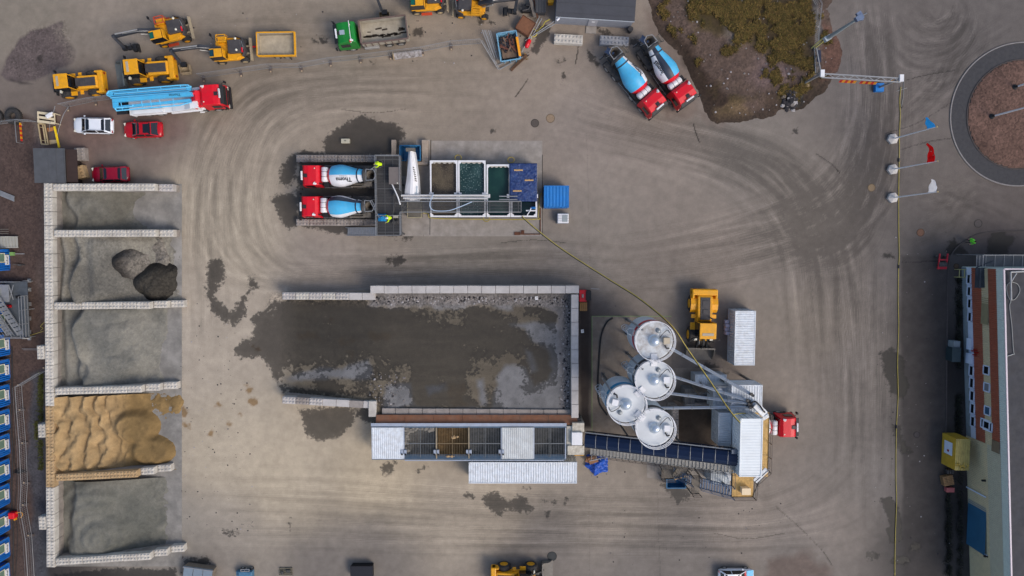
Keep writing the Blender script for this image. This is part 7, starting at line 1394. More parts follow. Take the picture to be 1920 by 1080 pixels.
# ================================================================ THE HALL ON THE RIGHT
def hall():
    hr = 6.9; a, c = P(1882, 505, hr), P(1896, 1080, hr); xw0, xw1 = a.x, c.x; yN, yS = a.y, c.y - 6; D = 34.0
    t = thing('hall_building', 'long hall with pale cladding, brown bands, white windows and a dark flat roof', 'building', (0, 0, 0))
    sl = (xw1 - xw0) / (c.y - a.y)
    X = lambda y: xw0 + sl * (y - a.y)
    ym = P(1812, 825, 2.0).y                                   # brown part ends here
    m_l = mat('clad_light', srgb(206, 220, 214), .6, var=.06, dirt=.2, dirtcol=srgb(170, 176, 168)); m_b = mat('clad_brown', srgb(156, 88, 66), .7, var=.10, dirt=.15); m_c = mat('clad_cream', srgb(204, 194, 160), .65, var=.07, dirt=.2); m_p = mat('plinth_grey', srgb(128, 142, 150), .8, var=.12, dirt=.3); m_w = mat('panel_bluewhite', srgb(206, 220, 240), .5, var=.04); m_ol = mat('clad_olive', srgb(140, 134, 104), .7, var=.08)
    def band(name, y0, y1, z0, z1, m, pitch=.22, off=0.0):
        b = MB(); n = max(1, int(abs(y0 - y1) / pitch)); u = V(X(y1) - X(y0), y1 - y0, 0); L = u.length; u.normalize(); b.ribbed(V(X(y0) - off, y0, z0), u, (0, 0, 1), (-1, 0, 0), L, z1 - z0, pitch, .05, 0); return b.build(name, m, t)
    band('cladding', yN, yS, 5.75, hr, m_l); band('cladding', yN, ym, 4.45, 5.75, m_b); band('cladding', yN, ym, 3.35, 4.45, m_c, off=.0); band('cladding', yN, ym, 1.75, 3.35, m_b)
    b = MB(); b.add([V(X(yN), yN, 0), V(X(yN), yN, .85), V(X(ym), ym, .85), V(X(ym), ym, 0)], [(0, 1, 2, 3)]); b.build('plinth', m_p, t)
    b = MB(); b.add([V(X(yN), yN, .85), V(X(yN), yN, 1.75), V(X(ym), ym, 1.75), V(X(ym), ym, .85)], [(0, 1, 2, 3)]); b.build('window_band', m_w, t)
    band('cladding', ym - .01, yS, 0, 3.6, m_c); band('cladding', ym - .01, yS, 3.6, 5.75, mat('clad_cream2', srgb(190, 190, 170), .65, var=.07, dirt=.2))
    b = MB(); y0, y1 = P(1850, 557, 4).y, P(1850, 608, 4).y; b.box((X((y0 + y1) / 2) - .08, (y0 + y1) / 2, 3.9), (.06, y0 - y1, 1.1)); b.build('olive_panel', m_ol, t)
    def win(py, z, w_, h_, frame=m_w, glass=None, off=.10):
        y = P(960 + 843 * 80 / (80 - z), py, z).y; x = X(y) - off; b = MB()
        for s in (-1, 1): b.box((x, y + s * w_ / 2, z), (.10, .12, h_ + .12)); b.box((x, y, z + s * h_ / 2), (.10, w_, .12))
        f = b.build('window', frame, t); g_ = MB(); g_.box((x + .03, y, z), (.04, w_ - .1, h_ - .1)); g_.build('pane', glass or m_gls, f)
    for py in (523, 546, 569, 594): win(py, 1.38, 1.05, .62)
    for py in (695, 718, 742, 766, 790): win(py, 1.38, 1.15, .7)
    win(694, 3.9, .95, .9); win(726, 3.9, .95, .9, glass=mat('blind_grey', srgb(120, 126, 134), .5)); win(770, 3.9, .95, .9, glass=mat('sky_glass', srgb(60, 92, 120), .15)); win(795, 3.5, 1.0, 1.4); win(799, 3.9, 1.0, 1.4)
    for (py, z, w_, h_, m_, nm) in ((645, 1.3, 1.3, .8, m_w, 'light_panel'), (672, 1.2, 1.2, 1.0, m_w, 'light_panel'), (1000, 2.3, .0, .0, None, '')):
        if m_: y = P(1815, py, z).y; b = MB(); b.box((X(y) - .15, y, z), (.25, w_, h_)); b.build(nm, m_, t)
    # big sliding door
    y0, y1 = P(1822, 922, 1.6).y, P(1822, 1030, 1.6).y; b = MB(); b.box((X((y0 + y1) / 2) - .12, (y0 + y1) / 2, 1.62), (.08, y0 - y1, 3.1)); d = b.build('sliding_door', mat('door_blue', srgb(42, 92, 124), .6, var=.10, scale=.8), t)
    b = MB()
    for yy in (y0, y1): b.box((X(yy) - .14, yy, 1.65), (.12, .14, 3.3))
    b.build('door_frame', m_w, d)
    for py in (905, 1048):
        y = P(1834, py, 3.9).y; b = MB(); b.box((X(y) - .25, y, 3.2), (.4, .2, .2)); b.build('wall_lamp', m_blk, t)
    y = P(1872, 838, 5.2).y; b = MB(); b.box((X(y) - .09, y, 5.1), (.08, 1.3, 1.2)); b.build('vent_grille', mat('grille_brown', srgb(120, 108, 90), .6, var=.2), t)
    y = P(1826, 661, 2.4).y; b = MB(); [b.box((X(y) - .2, y + dy_, 2.2 + dz_), (.3, .12, .3)) for dy_, dz_ in ((-.3, 0), (0, .3), (.3, .1), (.1, -.3))]; b.build('cable_bracket', m_tail, t)
    # north wall and roof
    b = MB(); b.ribbed(V(X(yN), yN, 0), (1, 0, 0), (0, 0, 1), (0, 1, 0), D, hr, .3, .05); b.build('end_wall', m_l, t)
    b = MB(); b.add([V(X(yN) + .1, yN - .1, hr - .02), V(X(yS) + .1, yS, hr - .02), V(X(yS) + D, yS, hr - .02), V(X(yN) + D, yN - .1, hr - .02)], [(0, 1, 2, 3)]); b.build('roof', mat('roof_felt', srgb(64, 64, 68), .9, var=.22, scale=1.2, dirt=.3, dirtcol=srgb(84, 80, 78), bump=.2), t)
    b = MB(); b.beam(V(X(yN), yN, hr + .03), V(X(yS), yS, hr + .03), .16, .12); b.beam(V(X(yN), yN + .02, hr + .03), V(X(yN) + D, yN + .02, hr + .03), .16, .12); b.build('parapet', mat('parapet_pink', srgb(206, 194, 200), .5, var=.05), t)
    # roof things
    t2 = thing('roof_mast', 'white pole frame with a looped cable lying on the hall roof', 'mast', (0, 0, 0)); b = MB(); Z = hr + .3; b.tube([P(1896, 563, Z), P(1895, 510, Z)], .09, 8); b.tube([P(1895, 510, Z), P(1920, 509, Z)], .09, 8); b.tube([P(1896, 528, Z), P(1906, 512, Z)], .07, 8); b.build('pole', m_gal, t2)
    q = MB(); q.tube(catmull([P(*k, hr + .06) for k in ((1895, 528), (1888, 536), (1889, 552), (1895, 565), (1893, 575), (1897, 610), (1900, 655), (1902, 665))], 8), .04, 6); q.tube(catmull([P(*k, hr + .06) for k in ((1895, 528), (1908, 533), (1912, 546), (1904, 560), (1896, 563))], 8), .04, 6); q.build('cable', mat('cable_grey', srgb(150, 150, 146), .6), t2)
    b = MB(); b.tube([P(1888, 668, hr + .08), P(1900, 664, hr + .1)], .05, 6); tag(b.build('roof_cable_clamp', m_gal), 'small cable clamp on the hall roof', 'cable clamp')
    # steel gallery at the north end
    t3 = thing('steel_gallery', 'galvanised steel gallery with posts round the upper end of the hall', 'gallery', (0, 0, 0)); g = 3.4; x0, y0_, dx, dy = RB(1830, 478, 1935, 500, g); b = MB(); b.box((x0 + 1, y0_, g), (dx + 2, dy, .05)); b.build('deck', mat('gallery_deck', srgb(84, 88, 92), .6, metal=.2, var=.2), t3)
    b = MB(); xa, xb, ya, yb = x0 - dx / 2, x0 + dx / 2 + 2, y0_ - dy / 2, y0_ + dy / 2
    for z in (.55, 1.1): b.beam((xa, yb, g + z), (xb, yb, g + z), .05); b.beam((xa, ya, g + z), (xa, yb, g + z), .05)
    for k in range(9): b.beam((xa + k * (xb - xa) / 8, yb, 0), (xa + k * (xb - xa) / 8, yb, g + 1.1), .06); b.beam((xa + k * (xb - xa) / 8, ya, g + .05), (xa + k * (xb - xa) / 8, yb, g + .05), .05)
    b.build('railing', m_gal, t3)
    x1, y1_, dx1, dy1 = RB(1832, 502, 1856, 540, g + .9); b = MB(); b.box((x1, y1_, g + .5), (dx1, dy1, .05)); b.beam((x1 - dx1 / 2, y1_ - dy1 / 2, g + 1.3), (x1 - dx1 / 2, y1_ + dy1 / 2, g + 1.3), .12); b.beam((x1 - dx1 / 2, y1_, g + .55), (x1 + dx1 / 2, y1_, g + .55), .05); b.beam((x1 - dx1 / 2, y1_ + dy1 / 2, g + .6), (x1 + dx1 / 2, y1_ + dy1 / 2 + .8, g + 1.4), .1); b.build('landing', mat('landing_dark', srgb(58, 66, 74), .6, metal=.2), t3)
    # yellow shed against the wall
    x, y, dx, dy = RB(1791, 823, 1819, 882, 2.6); xb0 = P(1762, 850, 0).x; t4 = thing('yellow_kiosk', 'small yellow painted kiosk with a blue white board, standing against the hall', 'kiosk', (0, 0, 0)); m_y2 = mat('kiosk_yellow', srgb(190, 156, 48), .7, var=.12, dirt=.35, dirtcol=srgb(120, 110, 60)); xa_ = x - dx / 2; xe_ = x + dx / 2
    b = MB(); b.box(((xa_ + xe_) / 2, y, 1.3), (xe_ - xa_, dy, 2.56)); b.build('body', m_y2, t4); b = MB(); b.ribbed((xa_ - .05, y + dy / 2, 2.6), (1, 0, 0), (0, -1, 0), (0, 0, 1), xe_ - xa_ + .1, dy, .26, .05); b.build('roof', mat('kiosk_roof', srgb(160, 146, 84), .7, var=.2, dirt=.4, dirtcol=srgb(104, 96, 60)), t4)
    b = MB(); b.box((xa_ - .04, y + .4, 1.25), (.06, 1.5, 1.4)); b.build('board', m_w, t4); b = MB(); b.box((xa_ - .08, y + .1, 1.3), (.03, .25, .3)); b.build('sign', m_tail, t4)
    rr_ = random.Random(2); b = MB(); [b.box((xe_ - rr_.uniform(.2, 1.4), y - dy / 2 + rr_.uniform(.2, .8), 2.7), (.5, .05, .05), rz=rr_.uniform(0, 3)) for _ in range(14)]; b.build('sticks', mat('stick_yellow', srgb(186, 160, 70), .7), t4)
    for (px_, py_, n, l) in ((1772, 898, 5, 'weathered wooden pallet stack leaning below the yellow kiosk'),):
        t5 = thing('pallet_stack', l, 'pallets', P(px_, py_, 0), R(12)); 
        for k in range(5):
            b = MB(); [b.box((0, -.5 + j * .2, .06 + k * .15), (1.2, .11, .03)) for j in range(6)]; [b.box((q, 0, .0 + k * .15), (.1, 1.1, .09)) for q in (-.5, 0, .5)]; b.build('pallet', mat('pallet_wood', srgb(150, 118, 82), .8, var=.25), t5)
    p = P(1777, 916, 0); b = MB(); b.box((0, 0, .25), (.9, .5, .5)); b.box((0, 0, .52), (.95, .55, .06)); tag(b.build('crate', mat('crate_pink', srgb(168, 92, 92), .7, var=.1), None, .03, (p.x, p.y, 0)), 'small pinkish crate below the pallet stack', 'crate')
    p = P(1777, 882, 0); b = MB(); [b.box((k * .28 - .3, 0, .3), (.22, .5, .6)) for k in range(3)]; tag(b.build('gas_bottles', m_chs, None, .05, (p.x, p.y, 0)), 'dark bins wedged between the yellow kiosk and the pallets', 'bins')
    x, y, dx, dy = RB(1785, 652, 1801, 678, 1.2); t6 = thing('service_box', 'dark green cabinet with a grey lid beside the hall wall', 'cabinet', (x, y, 0)); b = MB(); b.box((0, 0, .6), (dx, dy, 1.2)); b.build('body', mat('cabinet_teal', srgb(40, 56, 62), .6, var=.1), t6); b = MB(); b.box((.1, 1.1, .55), (dx * .8, .9, 1.1)); b.build('side_box', m_p, t6); b = MB(); b.box((0, 0, 1.22), (dx + .08, dy + .08, .05)); b.build('lid', mat('lid_teal', srgb(54, 72, 78), .6), t6)
    t7 = thing('wire_crate', 'yellowish open wire crate by the upper corner of the hall', 'crate', P(1799, 512, 0)); b = MB(); [b.beam((sx * .6, sy * .45, .0), (sx * .6, sy * .45, .9), .06) for sx in (-1, 0, 1) for sy in (-1, 1)]; [b.beam((-.6, sy * .45, z), (.6, sy * .45, z), .06) for sy in (-1, 1) for z in (.1, .9)]; [b.beam((sx * .6, -.45, .9), (sx * .6, .45, .9), .06) for sx in (-1, 0, 1)]; b.build('frame', mat('crate_straw', srgb(180, 176, 120), .7), t7)
    # weeds along the wall foot
    b = MB(); rw = random.Random(12)
    for _ in range(620):
        u = rw.random(); py_ = rw.choice((rw.uniform(520, 690), rw.uniform(740, 830), rw.uniform(930, 1080), rw.uniform(880, 1080))); base = 1796 if py_ < 840 else rw.choice((1777, 1799, 1778)); p = P(base + rw.gauss(0, 2.5), py_, 0); a = rw.uniform(0, 6.28)
        for k in range(5):
            a2 = a + k * 1.3; h_ = rw.uniform(.1, .35); q = p + V(math.cos(a2), math.sin(a2), 0) * rw.uniform(.05, .22); s_ = V(-math.sin(a2), math.cos(a2), 0) * .05; b.add([q - s_, q + s_, q + V(math.cos(a2) * .2, math.sin(a2) * .2, h_)], [(0, 1, 2)], k % 2)
    tag(b.build('weeds', [mat('weed_dark', srgb(30, 32, 28), .9, var=.3), mat('weed_green', srgb(44, 48, 34), .9, var=.3)]), 'dark weeds and dead leaves along the foot of the hall', 'weeds', kind='stuff')
hall()
# shade on the lower edge of the yard is painted into PTS, nothing casts it
# ================================================================ FLAGS, GANTRY, MASTS ON THE RIGHT
def flagpole(base, tip, m, label, pts, mark=None):
    p = P(*base); q0 = P(tip[0], tip[1], 7.6); top = V(q0.x, q0.y, 7.6); top = V(p.x + (top.x - p.x), p.y + (top.y - p.y), 7.6)
    t = thing('flagpole', label, 'flagpole', (p.x, p.y, 0), 0, 'flagpoles at the entrance'); b = MB(); n = 6
    b.prism([(.62 * math.cos(R(60 * k + 10)), .62 * math.sin(R(60 * k + 10))) for k in range(6)], 0, .35)
    lo = [(.62 * math.cos(R(60 * k + 10)), .62 * math.sin(R(60 * k + 10)), .35) for k in range(6)]; hi = [(.16 * math.cos(R(60 * k + 10)), .16 * math.sin(R(60 * k + 10)), .55) for k in range(6)]; b.add(lo + hi, [(k, (k + 1) % 6, 6 + (k + 1) % 6, 6 + k) for k in range(6)] + [tuple(range(6, 12))]); b.build('base', mat('base_concrete', srgb(186, 182, 178), .8, var=.12), t)
    d = top - V(p.x, p.y, 0); b = MB(); b.tube([(0, 0, .3), d * .5, d], [.075, .06, .04], 10); b.build('pole', mat('pole_white', srgb(222, 226, 230), .4, var=.03), t)
    b = MB(); b.lathe(d, (0, 0, 1), [(-.06, .01), (-.03, .07), (.03, .07), (.06, .01)], 10, caps=False); b.build('finial', mat('finial_gold', srgb(214, 190, 130), .3, metal=.5), t)
    b = MB(); k = len(pts); vs_ = []; inner = None
    for (xa, ya, za), (xb, yb, zb) in pts: vs_ += [P(xa, ya, za) - V(p.x, p.y, 0), P(xb, yb, zb) - V(p.x, p.y, 0)]
    # refine into a wavy cloth
    rows = []; 
    for r_ in range(len(pts) - 1):
        for s in range(5):
            u = s / 5; a = vs_[2 * r_].lerp(vs_[2 * r_ + 2], u); c = vs_[2 * r_ + 1].lerp(vs_[2 * r_ + 3], u); rows.append([a.lerp(c, j / 6) + V(0, 0, .10 * math.sin((r_ + u) * 3.1 + j * .9)) for j in range(7)])
    rows.append([vs_[-2].lerp(vs_[-1], j / 6) for j in range(7)]); fl = [v for r_ in rows for v in r_]
    b.add(fl, [(i * 7 + j, i * 7 + j + 1, (i + 1) * 7 + j + 1, (i + 1) * 7 + j) for i in range(len(rows) - 1) for j in range(6)], 0, True); f = b.build('flag', m, t); sd = f.modifiers.new('Solidify', 'SOLIDIFY'); sd.thickness = .015
    if mark:
        b = MB(); rr_ = random.Random(1)
        for (i, j, w_, h_) in mark: c0 = rows[int(i)][int(j)]; c1 = rows[min(len(rows) - 1, int(i) + w_)][int(j)]; c2 = rows[int(i)][min(6, int(j) + h_)]; c3 = rows[min(len(rows) - 1, int(i) + w_)][min(6, int(j) + h_)]; b.add([c + V(0, 0, .04) for c in (c0, c1, c3, c2)], [(0, 1, 2, 3), (3, 2, 1, 0)])
        b.build('emblem', m_wht, f)
m_fb = mat('flag_blue', srgb(84, 196, 244), .7, var=.08); m_fr_ = mat('flag_red', srgb(226, 10, 24), .7, var=.08); m_fw = mat('flag_white', srgb(250, 250, 252), .7, var=.05)
for m_ in (m_fb, m_fr_, m_fw):      # thin cloth lets light through
    N = m_.node_tree.nodes; L = m_.node_tree.links; bs = N['Principled BSDF']; tr_ = N.new('ShaderNodeBsdfTranslucent'); mx = N.new('ShaderNodeMixShader'); src = bs.inputs['Base Color'].links[0].from_socket
    L.new(src, tr_.inputs[0]); L.new(bs.outputs[0], mx.inputs[1]); L.new(tr_.outputs[0], mx.inputs[2]); L.new(mx.outputs[0], N['Material Output'].inputs[0])
flagpole((1672, 261), (1757, 237.5), m_fb, 'flagpole on hexagonal base with a light blue flag, uppermost of three', [((1738, 243, 5.6), (1755, 238, 7.5)), ((1736, 235, 5.5), (1749, 231, 7.0)), ((1735, 228, 5.4), (1743, 224, 6.6)), ((1735, 221, 5.3), (1737, 220, 5.8))])
flagpole((1672, 318), (1758, 302), m_fr_, 'flagpole with a red flag bearing a white emblem, middle of three', [((1737, 305, 5.6), (1752.5, 302.5, 7.5)), ((1738.5, 294, 5.5), (1752, 293, 7.2)), ((1742, 283, 5.4), (1752, 283, 7.0)), ((1739, 274, 5.2), (1747, 275, 6.5)), ((1737, 269, 5.1), (1740, 268, 5.9))], [(3, 1, 1, 2), (3, 4, 1, 1), (4, 2, 1, 2), (5, 4, 2, 1), (9, 1, 1, 2), (10, 2, 1, 2), (11, 1, 1, 3), (12, 2, 2, 1)])
flagpole((1672, 371), (1758.5, 359.5), m_fw, 'flagpole with a white flag, lowest of three', [((1739, 362, 5.6), (1755, 359, 7.5)), ((1741, 353, 5.5), (1756, 350, 7.2)), ((1744, 344, 5.4), (1756, 345, 7.0)), ((1746, 338, 5.3), (1751, 338, 6.4)), ((1747, 336, 5.2), (1748, 336, 5.9))])
for (bx_, by_, l) in ((1861, 218, 'white pole rising from the gravel island, the longer one'), (1904, 163, 'white pole rising from the gravel island near the right edge')):
    p = P(bx_, by_, .5); t = thing('pole', l, 'pole', (p.x, p.y, .35), 0, 'poles on the gravel island'); b = MB(); b.tube([(0, 0, 0), (.35, .12, 9.5)], [.10, .06], 10); b.build('shaft', MATS['pole_white'], t); b = MB(); b.lathe((0, 0, 0), (0, 0, 1), [(0, .32), (.12, .30), (.16, .12), (.6, .12)], 14); b.build('foot', m_blk, t)
def gantry():
    t = thing('height_gantry', 'grey height limit gantry with red and yellow stripes spanning the entrance road', 'gantry', (0, 0, 0)); h = 4.7; a, c = P(1541, 138, h), P(1689, 147, h); u = (c - a).normalized(); s_ = V(-u.y, u.x, 0); b = MB()
    for q in (0, -.75): 
        b.beam(a + s_ * q * .55, c + s_ * q * .55, .12, .14)
    for k in range(13): b.beam(a.lerp(c, k / 12) + s_ * (0 if k % 2 else -.42), a.lerp(c, min(1, (k + 1) / 12)) + s_ * (-.42 if k % 2 else 0), .06)
    b.build('truss', m_gal, t)
    for k, fr in enumerate((.24, .50)):
        q = MB(); p = a.lerp(c, fr) + s_ * -.55 + V(0, 0, .05); 
        for j in range(6):
            o = p + u * (j * .3); q.add([o, o + u * .3, o + u * .18 + s_ * -.24 + V(0, 0, -.2), o + u * -.12 + s_ * -.24 + V(0, 0, -.2)], [(0, 1, 2, 3), (3, 2, 1, 0)], j % 2)
        q.build('stripe_board', [mat('stripe_red', srgb(196, 40, 30), .5), m_yel], t)
    for (p, m_) in ((P(1541, 140, 0), m_wht), (P(1689, 150, 0), m_cbl)):
        top = a if m_ is m_wht else c; b = MB(); b.beam(V(top.x, top.y, 0), top, .2, .2); b.build('post', m_gal, t); b = MB(); b.box((top.x, top.y, h + .1), (.42, .75, .25)); b.build('post_cap', m_wht, t); b = MB(); b.box((top.x, top.y, .25), (.95, .95, .5)); b.build('foot', m_ if m_ is m_cbl else mat('foot_tan', srgb(160, 140, 110), .8), t)
    b = MB(); b.box(P(1681, 151, 2.0), (1.2, .3, .12), rz=.3); b.build('yellow_arm', m_yel, t)
    t = thing('sign_stand', 'tall grey frame with a dark blue panel standing along the earth bank', 'frame', (0, 0, 0)); b = MB(); p0, p1 = P(1531, 90, 1.2), P(1539, 135, 1.2); b.beam(p0, p1, .10); b.beam(P(1527, 88, .7), P(1529, 136, .7), .08)
    for k in range(4): q = p0.lerp(p1, k / 3); b.beam(V(q.x, q.y, .3), q, .08)
    b.build('frame', m_gal, t); b = MB(); pa = [P(1532, 94, 1.0), P(1539, 94, 1.1), P(1540, 116, 1.1), P(1532, 116, 1.0)]; b.add(pa + [p_ - V(0, 0, .05) for p_ in pa], [(3, 2, 1, 0), (4, 5, 6, 7), (0, 1, 5, 4), (1, 2, 6, 5), (2, 3, 7, 6), (3, 0, 4, 7)]); b.build('panel', mat('panel_navy', srgb(52, 58, 78), .5, var=.1), t)
    b = MB(); b.tube(catmull([P(1527, 110, .5), P(1528, 128, .5), P(1521, 147, .5)]), .05, 6); tag(b.build('hose', m_hy), 'yellow hose hanging down beside the gantry foot', 'hose')
gantry()
t = thing('light_mast', 'tall grey lighting mast with a yellow folding arm leaning over the entrance road', 'light mast', (0, 0, 0)); p = P(1552, 74, 0); b = MB(); base = V(P(1528, 90, .6).x, P(1528, 90, .6).y, .4); top = P(1607, 36, 8.6); mid = P(1551, 72, 3.2)
b.tube([mid, top], [.24, .12], 12); b.build('mast', mat('mast_grey', srgb(152, 164, 168), .4, metal=.3, var=.06), t); b = MB(); o = V(0, .14, 0); b.beam(base, mid, .13, .13); b.beam(base + V(-.35, .0, 0), mid + V(-.2, .25, 0), .12, .12); b.beam(base, base + V(-.35, 0, 0), .12); b.build('folding_arm', mat('arm_straw', srgb(176, 170, 106), .6, var=.1), t)
b = MB(); b.box(mid, (.7, .55, .5), rz=.55); b.build('hinge', m_cgr, t); b = MB(); b.box(top + V(.15, .1, .1), (.8, .5, .4), rz=.55); b.box(top + V(.1, .5, .1), (.5, .35, .3), rz=.55); b.box(top + V(.35, .0, .1), (.4, .3, .3)); b.build('floodlight', mat('lamp_steel', srgb(110, 124, 148), .4, metal=.3), t); b = MB(); b.tube([top + V(.4, .3, .2), top + V(.75, .45, .5)], .06, 6); b.build('camera_arm', m_gal, t)
b = MB(); b.lathe(V(base.x, base.y, 0), (0, 0, 1), [(0, .35), (.5, .3)], 12); b.build('foot', m_chs, t)
# yellow line along the entrance road: a hose with couplings
b = MB(); b.tube(catmull([P(x, y, .07) for x, y in ((1689, 163), (1687, 190), (1688, 215), (1686.5, 250), (1686, 300), (1685, 360), (1685, 420), (1686, 480), (1685, 500), (1684, 560), (1685, 610), (1683, 680), (1684, 740), (1681, 800), (1680, 860), (1680, 900), (1681, 940), (1679, 1000), (1678, 1050), (1678, 1090))], 8), .038, 8)
for (x, y) in ((1685, 500), (1681, 800), (1685, 300)): p = P(x, y, .07); b.tube([p + V(0, -.2, 0), p + V(0, .2, 0)], .09, 8, m=1)
tag(b.build('road_hose', [m_hy, m_blk]), 'very long yellow hose running straight down along the entrance road', 'hose')
b = MB(); b.tube([P(1695, 145, .05), P(1694, 180, .05), P(1690, 200, .05)], .03, 6); b.tube([P(1681, 171, .05), P(1700, 165, .05)], .03, 6); tag(b.build('cable', mat('cable_grey', srgb(150, 150, 146), .6)), 'thin grey cables lying by the gantry foot', 'cable')
t = thing('hand_cart', 'small red two wheeled cart left by the kerb near the hall', 'cart', P(1762, 490, 0)); b = MB(); [b.beam((sx * .45, -.7, .5), (sx * .45, .9, .7), .13) for sx in (-1, 1)]; b.beam((-.55, .2, .6), (.55, .2, .6), .14); b.box((0, -.75, .45), (1.05, .3, .18)); b.build('frame', mat('cart_red', srgb(176, 34, 52), .5, var=.1), t); b = MB(); b.box((0, -.35, .55), (.9, .5, .3)); b.build('box', m_chs, t); [wheel(t, x, y, .22, .14, name='wheel') for x, y in ((.5, .55), (-.5, .55))]
# manholes
for (x, y, r_, l, c) in ((1003, 231, .42, 'round dark manhole cover in the upper yard', (84, 76, 70)), (1032, 222, .45, 'faint tan round patch beside the dark manhole cover', (140, 120, 98)), (1634, 352, .40, 'round tan manhole cover at the inner side of the road', (126, 108, 84)), (1726, 436, .40, 'rusty brown round manhole cover near the flagpoles', (104, 76, 60)), (1834, 419, .42, 'round grey manhole cover above the pedestrian', (78, 72, 70)), (1035, 1043, .52, 'dark round manhole cover at the lower edge near the loader', (58, 60, 60)), (1793, 499, .28, 'small brown round cover near the hall corner', (86, 68, 52)), (1719, 815, .34, 'dark round cover on the strip beside the hall', (58, 54, 56))):
    p = P(x, y); t = thing('manhole_cover', l, 'manhole cover', (p.x, p.y, 0), 0, 'manhole covers'); mm_ = mat('lid_%d' % x, srgb(*c), .8, var=.2, scale=8); b = MB(); b.lathe((0, 0, 0), (0, 0, 1), [(0, r_), (.012, r_), (.014, r_ * .98)], 28); b.build('lid', mm_, t); q = MB(); n = 28
    for k in range(n): a0, a1 = 6.2832 * k / n, 6.2832 * (k + 1) / n; q.beam((r_ * 1.06 * math.cos(a0), r_ * 1.06 * math.sin(a0), .01), (r_ * 1.06 * math.cos(a1), r_ * 1.06 * math.sin(a1), .01), .07, .03)
    q.build('ring', mat('ring_%d' % x, tuple(v * .55 for v in srgb(*c)), .85), t)
# ================================================================ TOP CENTRE: STORE, SCRAP
def store():
    h = 2.9; q = [P(1043, 29, h), P(1189, 38, h)]; d = (q[1] - q[0]); ang = math.atan2(d.y, d.x); L = d.length; W = 7.5
    t = thing('dark_store', 'low store building with a dark felt roof and grey front', 'building', (q[0].x, q[0].y, 0), ang); b = MB(); b.box((L / 2, W / 2, h / 2), (L, W, h - .05)); b.build('wall', mat('store_wall', srgb(140, 144, 154), .7, var=.08, dirt=.2), t); b = MB(); b.box((L / 2, W / 2 - .05, h + .03), (L + .1, W + .2, .1)); 
    for k in range(7): b.box((L / 2, .3 + k * 1.1, h + .09), (L + .08, .05, .03))
    b.build('roof', mat('store_roof', srgb(72, 73, 78), .85, var=.12, scale=1), t); b = MB(); b.box((L / 2, -.12, h - .02), (L + .1, .14, .12)); b.build('gutter', mat('gutter_pale', srgb(190, 198, 206), .4), t)
    b = MB(); b.box((L * .49, -.03, 1.3), (1.0, .08, 2.1)); dd = b.build('door', mat('door_grey', srgb(166, 166, 172), .6, var=.05), t); b = MB(); b.box((L * .49, -.08, 1.7), (.35, .03, .25)); b.build('notice', m_wht, dd); b = MB(); b.box((L * .49, -.45, .06), (1.2, .8, .12)); b.build('step', m_conc, t)
    b = MB(); b.tube([(.35, -.25, h), (.1, -.5, h - .1)], .12, 8); b.build('lamp', m_wht, t)
    for (k, y) in ((1.0, .0), (1.01, 1.2)): p = V(q[0].x, q[0].y, 0) + V(math.cos(ang), math.sin(ang), 0) * (L * k) + V(-math.sin(ang), math.cos(ang), 0) * (y * 1.2 - .3); tb = thing('oil_drum', 'dark oil drum at the corner of the store, %s one' % ('front' if y == 0 else 'rear'), 'drum', (p.x, p.y, 0), 0, 'oil drums by the store'); b = MB(); b.lathe((0, 0, 0), (0, 0, 1), [(0, .28), (.3, .28), (.32, .30), (.34, .28), (.85, .28)], 18); b.build('shell', m_hood, tb); b = MB(); b.lathe((0, 0, .85), (0, 0, 1), [(0, .29), (.03, .29), (.03, .25), (.0, .24)], 18, caps=False); b.build('lid', m_chs, tb)
store()
def scrap_fill(t, L, W, h):
    r_ = random.Random(6); b = MB()
    for _ in range(46): a = r_.uniform(0, 3.14); p = V(r_.uniform(-L * .3, L * .3), r_.uniform(-W * .1, W * .32), r_.uniform(h * .6, h * .95)); b.beam(p - V(math.cos(a), math.sin(a), .1) * r_.uniform(.2, .8), p + V(math.cos(a), math.sin(a), .1) * r_.uniform(.2, .8), r_.uniform(.04, .18), .08, r_.choice((0, 0, 1, 2)))
    b.box((0, 0, h * .45), (L * .75, W * .75, h * .4), m=1); b.build('scrap', [mat('scrap_dark', srgb(44, 44, 52), .6, metal=.2, var=.3), mat('scrap_brown', srgb(116, 96, 80), .8, var=.3), mat('scrap_rust', srgb(100, 60, 46), .8, var=.3)], t)
m_sky = mat('skip_paleblue', srgb(104, 160, 190), .6, var=.25, scale=2.5, dirt=.5, dirtcol=srgb(150, 150, 142))
t = skip('pale blue worn skip filled with dark scrap metal', 935, 60, 972, 113, 1.3, m_sky, scrap_fill, R(9))
p = P(973, 84, 1.4); q = V(0, 0, 0); b = MB(); b.beam(P(969, 69, 1.45), P(975, 105, 1.45), .28, .14); tag(b.build('yellow_beam', mat('beam_orange', srgb(238, 156, 24), .5, var=.06), bevel=.02), 'orange yellow steel beam resting along the pale blue skip', 'beam')
x, y, dx, dy = RB(968, 30, 1003, 66, 1.0); t = thing('rusty_box', 'big rusty brown steel box turned on the dirt beside the skip', 'steel box', (x, y, 0), R(-32)); b = MB(); b.box((0, 0, .5), (1.7, 1.65, 1.0)); b.build('body', mat('rust_box', srgb(122, 82, 58), .85, var=.22, scale=2, dirt=.3, dirtcol=srgb(74, 52, 44)), t, .03); b = MB(); [b.beam((sx * .85, -.82, 1.0), (sx * .85, .82, 1.0), .09) for sx in (-1, 1)]; [b.beam((-.85, sy * .82, 1.0), (.85, sy * .82, 1.0), .09) for sy in (-1, 1)]; b.build('rim', mat('rust', srgb(92, 58, 42), .9), t)
